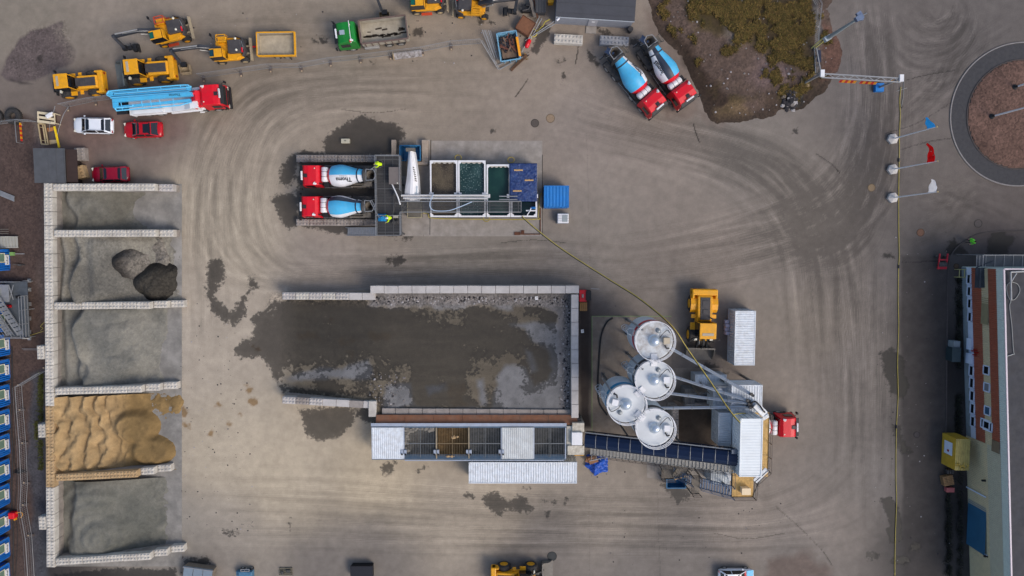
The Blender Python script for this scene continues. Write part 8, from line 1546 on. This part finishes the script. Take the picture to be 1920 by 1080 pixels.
t = thing('gas_bottle', 'red gas bottle lying by the yellow hose coil and pipes', 'gas bottle', P(990, 81, .25), R(65)); b = MB(); b.tube([(-.55, 0, 0), (-.45, 0, 0), (.35, 0, 0), (.5, 0, 0)], [.15, .26, .26, .12], 14); b.build('body', m_red, t); b = MB(); b.tube([(.5, 0, 0), (.65, 0, 0)], .07, 8); b.build('valve', m_gal, t)
b = MB(); c = P(1000, 62, .3); b.tube([c + V(.42 * math.cos(a), .42 * math.sin(a), .004 * a) for a in np.linspace(0, 19, 80)], .06, 6); b.tube(catmull([c + V(.4, .1, .1), P(1008, 58, .3), P(1018, 48, .5), P(1022, 41, .7), P(1031, 36, .8)], 8), .07, 6); b.tube(catmull([c + V(-.2, -.4, .1), P(997, 71, .3), P(993, 78, .3)], 6), .05, 6); tag(b.build('hose_coil', m_hy), 'bright yellow hose coil with a long end by the red gas bottle', 'hose coil')
for k, (a, c, l) in enumerate((((1012, 30), (978, 98), 'long grey pipe slanting past the rusty box, left one'), ((1016, 34), (988, 86), 'shorter grey pipe close beside the long slanting one'), ((1039, 40), (985, 76), 'grey pipe leaning from the store corner to the yellow coil'), ((1041, 44), (1004, 66), 'grey pipe with a crossbar below the store corner'))): b = MB(); b.tube([P(*a, .9 if k > 1 else .5), P(*c, .25)], .06, 8); tag(b.build('scaffold_pipe', m_gal), l, 'pipe', 'scaffold pipes in the scrap corner')
for k, (a, c, l) in enumerate((((904, 56), (931, 126), 'long grey fence rail leaning left of the skip, leftmost'), ((909, 56), (928, 108), 'grey fence rail leaning left of the skip, second'), ((916, 57), (933, 112), 'bent grey fence rail nearest to the pale blue skip'), ((901, 75), (935, 131), 'grey fence rail running to the front corner of the skip'))): b = MB(); b.beam(P(*a, 1.1), P(*c, .4), .07, .07); b.beam(P(a[0] + 3, a[1], 1.1), P(c[0] + 3, c[1], .4), .04, .04); tag(b.build('fence_bar', m_gal), l, 'fence rail', 'fence rails beside the skip')
for (a, c, l) in (((934, 122), (974, 106), 'upper of two grey bars lying in front of the skip'), ((937, 130), (980, 107), 'lower of two grey bars lying in front of the skip')): b = MB(); b.beam(P(*a, .2), P(*c, .35), .09, .09); tag(b.build('steel_bar', m_gal), l, 'bar')
b = MB(); b.beam(P(958, 132, .1), P(988, 102, .3), .28, .12); b.beam(P(962, 130, .2), P(986, 108, .35), .1, .1); tag(b.build('timber_beam', mat('timber_brown', srgb(98, 72, 54), .85, var=.25)), 'brown timber beams lying below the skip corner', 'timber')
b = MB(); r_ = random.Random(21)
for _ in range(26): p = P(r_.uniform(968, 990), r_.uniform(98, 112), .15); b.beam(p, p + V(r_.uniform(-.5, .5), r_.uniform(-.4, .4), r_.uniform(0, .3)), .07, .07, r_.randrange(3))
tag(b.build('scrap_bits', [m_chs, m_rst, mat('bit_ochre', srgb(140, 110, 50), .8)]), 'small tangle of rusty scrap bits at the skip corner', 'scrap', kind='stuff')
b = MB(); b.beam(P(992, -10, .8), P(1003, 33, .6), .34, .3); b.beam(P(999, -10, .8), P(1008, 34, .6), .14, .2, 1); tag(b.build('steel_girder', [mat('girder_grey', srgb(108, 100, 92), .7, var=.2), m_rst]), 'grey and rusty girders pointing down from the upper edge', 'girder')
x, y, dx, dy = RB(1005, -8, 1023, 22, 1.3); t = thing('grid_crate', 'grey slatted steel crate between the girders and the store', 'crate', (x, y, 0)); b = MB(); b.box((0, 0, .55), (dx, dy, 1.1)); b.build('body', mat('crate_dark', srgb(70, 70, 74), .7, var=.15), t); b = MB(); [b.beam((-dx / 2 + k * dx / 6, -dy / 2, 1.15), (-dx / 2 + k * dx / 6, dy / 2, 1.15), .06) for k in range(7)]; b.build('slats', m_grt, t)
x, y, dx, dy = RB(1028, -12, 1038, 4, 1.2); b = MB(); b.box((0, 0, .6), (dx, dy, 1.1)); b.box((0, 0, 1.18), (dx + .08, dy + .08, .06)); tag(b.build('yellow_crate', m_yel, None, .03, (x, y, 0)), 'small yellow box at the upper edge by the store', 'box')
t = thing('engine_block', 'dark greasy engine block lying left of the girders', 'engine', P(986, 19, 0)); b = MB(); b.box((0, 0, .4), (1.0, .8, .7)); b.box((.2, .3, .85), (.5, .3, .25)); b.build('block', m_blk, t, .05); b = MB(); b.tube([(-.4, -.3, .8), (.3, -.2, .95), (.5, .3, .8)], .08, 8); b.lathe((-.5, 0, .5), (-1, 0, 0), [(0, .28), (.1, .28)], 14); b.build('pipes', m_chs, t)
# ================================================================ FENCES
m_fm = bpy.data.materials.new('mesh_wire'); m_fm.use_nodes = True; m_fm.node_tree.nodes['Principled BSDF'].inputs['Base Color'].default_value = (.30, .30, .30, 1); m_fm.node_tree.nodes['Principled BSDF'].inputs['Roughness'].default_value = .5
def site_fence(pts, label, foot_side=1, group='temporary site fence panels', h=1.9, bars=True):
    for k in range(len(pts) - 1):
        a = P(*pts[k]); c = P(*pts[k + 1]); d = c - a; ang = math.atan2(d.y, d.x); L = d.length; t = thing('mesh_fence', label[k] if isinstance(label, list) else label, 'fence panel', (a.x, a.y, 0), ang, group); b = MB()
        for z in (.15, h): b.tube([(0, 0, z), (L, 0, z)], .025, 6)
        for x in (0, L): b.tube([(x, 0, .0), (x, 0, h)], .025, 6)
        b.build('frame', m_gal, t); b = MB(); n = int(L / .22)
        for i in range(1, n): b.beam((i * L / n, 0, .15), (i * L / n, 0, h), .012, .012)
        for z in (.5, .9, 1.3, 1.6): b.beam((0, 0, z), (L, 0, z), .012, .012)
        b.build('mesh', m_fm, t); b = MB(); b.box((0, -.12 * foot_side, .08), (.28, .72, .14)); b.box((0, -.42 * foot_side, .16), (.2, .16, .04), m=1); b.build('foot', [mat('foot_grey', srgb(92, 82, 78), .85, var=.2), mat('foot_tan2', srgb(170, 150, 124), .8)], t)
site_fence([(128, 201), (180, 190), (228, 184)], ['mesh fence panel left of the pump truck tail, first from the parking corner', 'mesh fence panel ending behind the pump truck tail'])
site_fence([(382, 146), (452, 136), (508, 128), (565, 127), (620, 117), (676, 111), (732, 104), (792, 97), (846, 86), (902, 82)], ['mesh fence panel starting beside the pump truck cab', 'mesh fence panel just below the second excavator', 'mesh fence panel below the small yellow trailer', 'mesh fence panel right of the small yellow trailer', 'mesh fence panel below the green cab of the tipper', 'mesh fence panel left of the slush covered block', 'mesh fence panel running behind the slush covered block', 'mesh fence panel right of the slush covered block', 'mesh fence panel ending at the leaning rails by the skip'])
p = P(764, 102, .3); t = thing('barrier_block', 'low dirty barrier with white splashes at the fence', 'barrier', (p.x, p.y, 0), head(-60, 7)); b = MB(); b.box((0, 0, .16), (3.3, .75, .3)); b.build('body', mat('splash_grey', srgb(126, 118, 112), .8, var=.25, scale=3, dirt=.9, dirtcol=srgb(208, 204, 204)), t, .03); b = MB(); b.box((1.62, 0, .22), (.12, .8, .4)); b.build('end_plate', MATS['foot_tan'], t)
site_fence([(1518, -10), (1531, 15), (1526, 58), (1524, 92)], ['mesh fence panel on the bank at the upper edge', 'mesh fence panel on the bank above the light mast', 'mesh fence panel on the bank beside the mast foot'], h=1.4)
# ================================================================ LEFT EDGE
p = P(26, 217, .4)
for (px_, py_, l) in ((25, 218, 'large black tyre lying flat at the left edge, fully in view'), (-10, 219, 'black tyre lying flat and cut off by the left edge')):
    q = P(px_, py_, .3); t = thing('tyre', l, 'tyre', (q.x, q.y, 0), 0, 'old tyres at the left edge'); b = MB(); b.lathe((0, 0, 0), (0, 0, 1), [(.05, .42), (.02, .62), (.06, .86), (.16, .92), (.42, .92), (.52, .86), (.56, .62), (.53, .42), (.5, .40), (.1, .40)], 32, caps=False); [b.box((.91 * math.cos(k * .262), .91 * math.sin(k * .262), .29), (.06, .10, .42), rz=k * .262) for k in range(24)]; b.build('casing', m_tyr, t); b = MB(); b.lathe((0, 0, 0), (0, 0, 1), [(.1, .405), (.5, .405)], 24, caps=False); b.build('bead', m_blk, t)
site_fence([(-20, 236), (42, 228), (72, 229)], ['mesh fence panel by the old tyres at the left edge', 'mesh fence panel between the tyres and the slatted rack'], h=1.3)
p = P(41, 248, .6); t = thing('barrier_board', 'narrow red and yellow striped barrier board standing upright', 'barrier', (p.x, p.y, 0), R(92)); b = MB(); [b.box((-.9 + k * .26, 0, .75), (.26, .06, .28), m=k % 2) for k in range(8)]; b.build('board', [mat('stripe_red', srgb(196, 40, 30), .5), m_yel], t); b = MB(); [b.beam((x, .35, 0), (x, .35, 1.1), .05) for x in (-1.2, 1.2)]; b.beam((-1.2, .35, 1.1), (1.2, .35, 1.1), .05); b.build('frame', m_gal, t)
def racks():
    t = thing('slatted_rack', 'pale slatted timber rack with a white jug on it, near the white car', 'rack', (0, 0, 0)); b = MB(); m_sl = mat('slat_cream', srgb(206, 192, 162), .7, var=.12); z = 1.0
    for (ya, yb) in ((211, 215), (219, 224), (227, 231)): b.beam(P(70, ya, z), P(103, yb, z), .28, .06)
    b.beam(P(71, 209, z), P(72, 230, z), .12, .1); b.beam(P(102, 212, z), P(103, 232, z), .1, .1); [b.beam(P(x, y, z), V(P(x, y, z).x, P(x, y, z).y, 0), .1) for x, y in ((71, 210), (72, 229), (102, 213), (103, 231))]; b.build('slats', m_sl, t); b = MB(); b.prism([tuple(P(*q, .6).xy) for q in ((72, 209), (102, 212), (103, 231), (72, 229))], .3, .36); b.build('shelf', mat('shelf_brown', srgb(58, 38, 30), .8), t)
    t = thing('jerry_can', 'white plastic jug lying on the slatted rack', 'jug', P(94, 217, 1.1), R(30)); b = MB(); b.box((0, 0, .15), (.75, .45, .3)); b.build('body', m_wht, t, .08); b = MB(); b.tube([(.35, 0, .2), (.55, .1, .25)], .09, 8); b.build('neck', m_wht, t)
    t = thing('timber_rack', 'dark door like frame with tan edges lying below the slatted rack', 'frame', (0, 0, 0)); b = MB(); z = .5; q = [P(72, 232, z), P(78, 270, z), P(91, 271, z), P(84, 233, z)]; b.prism([tuple(v.xy) for v in q], .3, z); b.build('panel', mat('panel_bark', srgb(52, 30, 22), .8, var=.2), t); b = MB()
    for i in range(4): b.beam(q[i] + V(0, 0, .03), q[(i + 1) % 4] + V(0, 0, .03), .14, .08)
    b.beam(P(80, 233, .54), P(86, 270, .54), .14, .06); b.beam(P(73, 238, .55), P(85, 240, .55), .05, .05); b.beam(P(77, 263, .55), P(90, 264, .55), .05, .05); b.build('edges', mat('edge_tan', srgb(178, 158, 120), .7, var=.1), t)
    b = MB(); b.beam(P(102, 237, .7), P(111, 277, .7), .22, .12); b.beam(P(104, 254, .78), P(108, 254, .78), .3, .1); tag(b.build('yellow_level', mat('beam_yellow', srgb(236, 200, 24), .5), bevel=.02), 'bright yellow beam lying beside the timber frame', 'beam')
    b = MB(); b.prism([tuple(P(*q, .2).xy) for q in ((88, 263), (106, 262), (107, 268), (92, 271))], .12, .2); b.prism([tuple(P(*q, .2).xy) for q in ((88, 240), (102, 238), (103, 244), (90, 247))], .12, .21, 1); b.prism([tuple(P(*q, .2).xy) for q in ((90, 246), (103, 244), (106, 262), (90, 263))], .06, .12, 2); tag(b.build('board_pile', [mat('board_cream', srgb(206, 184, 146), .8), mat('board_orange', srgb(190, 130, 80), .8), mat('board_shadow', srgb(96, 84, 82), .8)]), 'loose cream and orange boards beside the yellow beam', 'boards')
    b = MB(); b.tube(catmull([P(128, 201, .8), P(119, 215, .5), P(112, 235, .3), P(107, 254, .2)], 8), .035, 6); b.tube([P(103, 199, 1.2), P(100, 212, .9)], .03, 6); b.tube([P(94, 228, 1.1), P(92, 248, .3)], .035, 6); tag(b.build('thin_rods', m_gal), 'thin pale rods leaning round the slatted rack', 'rods')
    h = 2.4; x, y, dx, dy = RB(66, 278, 121, 343, h); t = thing('dark_shed', 'dark felt roofed shed with a black open side beside the bay wall', 'shed', (x, y, 0)); b = MB(); b.box((-.5, 0, h / 2), (dx - 1.2, dy - .1, h - .1)); b.box((dx / 2 + .35, 0, h / 2 - .2), (.06, dy - .2, h - .5)); b.build('wall', mat('shed_dark', srgb(46, 36, 34), .8, var=.2), t); b = MB(); b.box((0, 0, h + .02), (dx, dy, .08), ry=R(1.5)); [b.box((-dx / 2 + .7 + k * .9, 0, h + .06), (.04, dy, .03), ry=R(1.5)) for k in range(4)]; b.build('roof', mat('shed_roof', srgb(78, 80, 84), .85, var=.14, scale=1.5), t); b = MB(); b.box((dx / 2 + .55, 0, h - .3), (1.2, dy - .2, .05), ry=R(6)); b.build('lean_to', mat('leanto', srgb(54, 40, 36), .8, var=.2), t)
racks()
b = MB(); [b.beam(P(-5, 356 + k * 2.6, .15 + .05 * k), P(27, 369 + k * 2.6, .15 + .05 * k), .14, .1) for k in range(4)]; tag(b.build('steel_bundle', m_gal), 'bundle of grey rails lying at the left edge beside the topmost bay', 'rails')
# site cabins
def cabin(py, first=[None]):
    p = P(18.5, py, 0); lab = 'blue site cabin with white sign, %s'
    if first[0] is None:
        t = thing('site_cabin', lab % cab_l[py], 'site cabin', (p.x, p.y, 0), 0, 'blue site cabins in a row'); L, W, H = 6.0, 2.45, 2.8; b = MB(); b.box((-L / 2, 0, H / 2), (L, W - .12, H - .1)); [b.box((-.06, s * (W / 2 - .06), H / 2), (.14, .14, H)) for s in (-1, 1)]; [b.box((-.05, 0, z), (.12, W, .14)) for z in (.07, H - .07)]; [b.ribbed((0.0, -W / 2 + .15, .15), (0, 1, 0), (0, 0, 1), (1, 0, 0), W - .3, H - .3, .25, .03)]; b.build('body', mat('cabin_blue', srgb(18, 110, 200), .5, var=.07, scale=1.5, dirt=.12), t)
        b = MB(); b.box((-L / 2, 0, H + .02), (L + .1, W, .08)); b.build('roof', m_cgr, t); b = MB(); [b.box((.05, s * .5 + .25, 1.35), (.08, .08, .9)) for s in (-1, 1)]; [b.box((.05, .25, z), (.08, 1.0, .08)) for z in (.9, 1.8)]; f = b.build('window', mat('frame_cream', srgb(222, 216, 190), .5), t); b = MB(); b.box((.045, .25, 1.35), (.03, .94, .84)); b.build('pane', mat('pane_green', srgb(104, 128, 112), .2, var=.1), f)
        b = MB(); b.box((.06, -.0, .52), (.05, 1.15, .56)); s_ = b.build('sign', m_wht, t); b = MB(); [b.box((.09, -.38 + k * .16, .52 + .04 * math.sin(k * 4)), (.01, .10, .14 + .05 * math.cos(k * 3))) for k in range(6)]; b.build('sign_marks', m_blk, s_); b = MB(); b.tube([(.10, W / 2 + .12, 0), (.10, W / 2 + .12, H)], .06, 8); b.build('downpipe', m_chs, t); first[0] = t
    else: dup(first[0], (p.x, p.y, 0), 0, lab % cab_l[py])
cab_l = {487: 'uppermost one below the pale ladder stair', 552: 'behind the scaffold platform, upper', 600: 'behind the scaffold stairs, lower', 645: 'first one below the scaffold platform', 692: 'second below the scaffold platform', 739: 'level with the upper edge of the sand bay', 785: 'level with the ridged upper half of the sand', 831: 'level with the lower half of the sand', 878: 'level with the divider below the sand', 924: 'just above the red power box', 974: 'beside the red power box', 1024: 'level with the lowest bay wall', 1072: 'cut off by the lower left corner'}
for py in cab_l: cabin(py)
b = MB(); b.tube(catmull([P(22, 650, .12), P(23, 700, .12), P(22, 800, .12), P(24, 850, .12), P(22, 930, .12), P(25, 1000, .12), P(24, 1090, .12)], 8), .07, 6); b.tube(catmull([P(27, 735, .08), P(29, 780, .08), P(27, 860, .08), P(32, 890, .08), P(28, 960, .08), P(33, 1000, .08), P(29, 1085, .08)], 8), .03, 6); tag(b.build('cable_run', m_blk), 'black cables running along the row of blue cabins', 'cables')
t = thing('power_box', 'small bright red power distribution box on the ground beside the cabins', 'power box', P(29, 963, 0)); b = MB(); b.box((0, 0, .4), (.75, .8, .75)); b.build('body', m_red, t, .12); b = MB(); b.box((.1, -.55, .2), (.2, .3, .3)); b.tube(catmull([(.3, .2, .4), (.7, .2, .1), (.9, -.1, .05), (.6, -.5, .05)]), .04, 6); b.build('plug', m_yel, t)
b = MB(); rr_ = random.Random(11)
c = [P(34 + rr_.gauss(0, 5), 885 + rr_.gauss(0, 3), .06 + .01 * k) for k in range(30)]; b.tube(catmull(c, 4), .03, 5); tag(b.build('tangled_cable', m_blk), 'tangle of black cable on the brown ground by the cabins', 'cable')
def scaffold():
    t = thing('scaffold_platform', 'grey scaffold platform with stairs in front of the upper cabins', 'scaffold', (0, 0, 0)); h = .9; x, y, dx, dy = RB(6, 528, 51, 632, h); b = MB(); b.box((x, y, h - .03), (dx, dy, .05)); [b.box((x, y - dy / 2 + k * dy / 5, h + .0), (dx, .04, .05)) for k in range(6)]; b.build('deck', mat('scaf_deck', srgb(84, 90, 96), .6, metal=.2, var=.15), t); b = MB()
    xa, xb, ya, yb = x - dx / 2, x + dx / 2, y - dy / 2, y + dy / 2
    railing(b, [(xa, yb, h), (xb - .9, yb, h)]); railing(b, [(xb - .05, yb - 1.6, h), (xb - .05, ya, h), (xa, ya, h)]); railing(b, [(xb - .35, yb - 1.7, h), (xb - .35, ya, h)]); b.build('railing', m_gal, t); b = MB()
    for py_ in (526, 543, 570, 597, 622, 634): p = P(56, py_, 0); b.box((p.x, p.y, .08), (.35, .45, .16)); b.beam((p.x - .5, p.y, .5), (p.x, p.y, .12), .07)
    [b.box((sx, sy, h / 2 - .05), (.1, .1, h - .1)) for sx in (xa, xb) for sy in (ya, y, yb)]; b.build('feet', m_gal, t)
    b = MB(); stairs(b, P(2, 560, 2.4) + V(-.5, 0, 0), P(40, 628, h), .75, 9); b.build('lower_flight', m_gal, t); b = MB(); stairs(b, P(0, 580, 2.4) + V(-1, 0, 0), P(20, 628, h), .6, 9); b.build('side_flight', m_gal, t); b = MB(); b.beam(P(16, 534, 1.9), P(25, 562, 1.3), .08); b.beam(P(25, 534, 1.9), P(18, 562, 1.3), .06); b.box(P(8, 550, 1.6), (1.1, 2.0, .1)); b.build('brace', m_gal, t)
    t = thing('tool_bag', 'small red bag lying on the scaffold platform', 'bag', P(19, 574, h)); b = MB(); b.box((0, 0, .15), (.5, .35, .3)); b.build('body', m_tail, t, .08); b = MB(); b.tube([(-.15, 0, .28), (0, 0, .42), (.15, 0, .28)], .03, 6); b.build('handle', m_blk, t)
    b = MB(); b.box((0, 0, .06), (.6, .3, .1)); b.box((.1, .1, .12), (.2, .2, .1)); p = P(35, 557, h); tag(b.build('shoes', m_blk, None, .04, (p.x, p.y, h)), 'dark shoes on the scaffold platform deck', 'shoes')
    t = thing('ladder_stair', 'wide pale ladder stair lying level above the uppermost cabin', 'stairs', (0, 0, 0)); b = MB(); a, c = P(-6, 454, .8), P(34, 454, .3)
    for s in (-1, 1): b.beam(a + V(0, s * .62, 0), c + V(0, s * .62, 0), .09, .2)
    [b.box(a.lerp(c, (k + .5) / 7), (.30, 1.2, .05)) for k in range(7)]; b.build('flight', mat('tread_pale', srgb(170, 168, 158), .5, metal=.2), t); b = MB(); [b.beam(P(-2, 430 + k * 4, .6), P(16, 430 + k * 4, .6), .07) for k in range(3)]; b.build('side_frame', m_dgal, t)
    t = thing('survey_stake', 'green headed stake leaning beside the uppermost cabin', 'stake', (0, 0, 0)); b = MB(); b.beam(P(22, 476, .5), P(46, 476, .1), .07); b.build('rod', m_gal, t); b = MB(); b.box(P(23, 476, .5), (.45, .4, .3)); b.build('box', mat('stake_green', srgb(120, 160, 90), .6), t)
    b = MB(); b.beam(P(24, 496, .4), P(47, 497, .1), .08); b.box(P(37, 497, .25), (.4, .2, .12)); tag(b.build('broom', m_chs), 'dark broom with pale end lying below the green headed stake', 'broom')
scaffold()
site_fence([(87, 695), (42, 722), (45, 768), (50, 830), (53, 905), (51, 945), (61, 1003), (66, 1085)], ['mesh fence panel meeting the bay wall above the mossy strip', 'mesh fence panel left of the mossy strip', 'mesh fence panel left of the buttress block by the sand', 'mesh fence panel left of the lower sand bay', 'short mesh fence panel near the red power box', 'mesh fence panel slanting below the red power box', 'mesh fence panel at the lower left corner'], h=1.2)
b = MB(); rw = random.Random(31)
for _ in range(900):
    py_ = rw.choice((rw.uniform(700, 760), rw.uniform(760, 880))); p = P(80 - abs(rw.gauss(0, 3.5)) if not 790 < py_ < 824 else 70 - abs(rw.gauss(0, 2)), py_, 0); a = rw.uniform(0, 6.28)
    for k in range(4): a2 = a + k * 1.6; s_ = V(-math.sin(a2), math.cos(a2), 0) * .04; q = p + V(rw.gauss(0, .08), rw.gauss(0, .08), 0); b.add([q - s_, q + s_, q + V(math.cos(a2) * .12, math.sin(a2) * .12, rw.uniform(.05, .2))], [(0, 1, 2)], k % 2)
tag(b.build('moss_grass', [mat('moss_green', srgb(84, 92, 40), .9, var=.2), mat('moss_brown', srgb(74, 66, 40), .9, var=.2)]), 'mossy grass growing along the back of the bay wall', 'grass', kind='stuff')
b = MB(); b.tube(catmull([P(76, 620, .1), P(80, 615, .4), P(76, 612, .3), P(83, 604, .9)], 6), .03, 6); b.tube([P(56, 629, .1), P(81, 621, 1.2)], .03, 6); tag(b.build('marker_cord', m_hy), 'thin yellow cord tied to the back of the bay wall', 'cord')
b = MB(); b.tube([P(41, 654, .3), P(72, 654, .3)], .03, 6); b.tube([P(44, 656, .3), P(72, 656, .2)], .02, 6); tag(b.build('thin_rod', m_gal), 'thin grey rod lying by the first buttress block', 'rod')
# ================================================================ LOWER EDGE
p = P(368, 1074, 1.6); t = thing('tipped_container', 'grey lidded waste container at the lower edge near the bays', 'container', (p.x, p.y - .6, 0), R(-8)); b = MB(); b.extr([(-1.7, .2), (1.7, .2), (1.8, 1.3), (-1.8, 1.3)], -1.2, 1.0); b.build('body', mat('waste_grey', srgb(120, 110, 98), .7, var=.2), t); b = MB(); [b.box((-1.15 + k * 1.16, .0, 1.36), (1.08, 2.2, .07), ry=0) for k in range(3)]; b.build('lid', mat('waste_lid', srgb(120, 134, 146), .5, var=.08), t); b = MB(); b.beam((-1.8, 1.0, 1.45), (1.8, 1.0, 1.45), .1); b.build('rim', m_gal, t)
p = P(460, 1076, .8); t = thing('blue_machine', 'small pale blue machine with a handle frame at the lower edge', 'machine', (p.x, p.y, 0)); b = MB(); b.box((0, -.2, .5), (1.6, 1.0, .9)); b.box((-.9, -.1, .35), (.6, .6, .5)); b.build('body', mat('machine_blue', srgb(70, 112, 140), .6, var=.2), t, .06); b = MB(); b.beam((-.45, .4, 1.0), (.55, .4, 1.0), .07); b.beam((-.45, .65, 1.0), (.55, .65, 1.0), .07); b.beam((-.45, .4, 1.0), (-.45, .65, 1.0), .07); b.beam((.55, .4, 1.0), (.55, .65, 1.0), .07); b.beam((0, .5, .3), (0, .5, 1.0), .07); b.build('handle', m_gal, t); [wheel(t, x, -.2 + y, .25, .18) for x in (-.5, .6) for y in (-.6, .6)]
p = P(535, 1073, .3); t = thing('pallet', 'weathered pallet with bits on it at the lower edge', 'pallet', (p.x, p.y, 0)); b = MB(); [b.box((0, -.4 + k * .2, .12), (1.6, .12, .04)) for k in range(5)]; [b.box((x, 0, .05), (.12, .95, .1)) for x in (-.7, 0, .7)]; b.build('boards', mat('pallet_grey', srgb(104, 98, 84), .8, var=.2), t); b = MB(); b.box((.3, .1, .22), (.5, .3, .15)); b.box((-.4, -.1, .22), (.3, .4, .15)); b.build('blocks', m_chs, t)
p = P(678, 1074, 1.0); t = thing('black_bin', 'black square lidded bin at the lower edge', 'bin', (p.x, p.y, 0)); b = MB(); b.box((0, 0, .5), (2.5, 1.5, 1.0), top=1.05); b.build('body', mat('bin_black', srgb(26, 26, 30), .6, var=.15), t); b = MB(); b.box((0, 0, 1.03), (2.66, 1.64, .06)); b.build('lid', mat('bin_lid', srgb(30, 30, 36), .5), t)
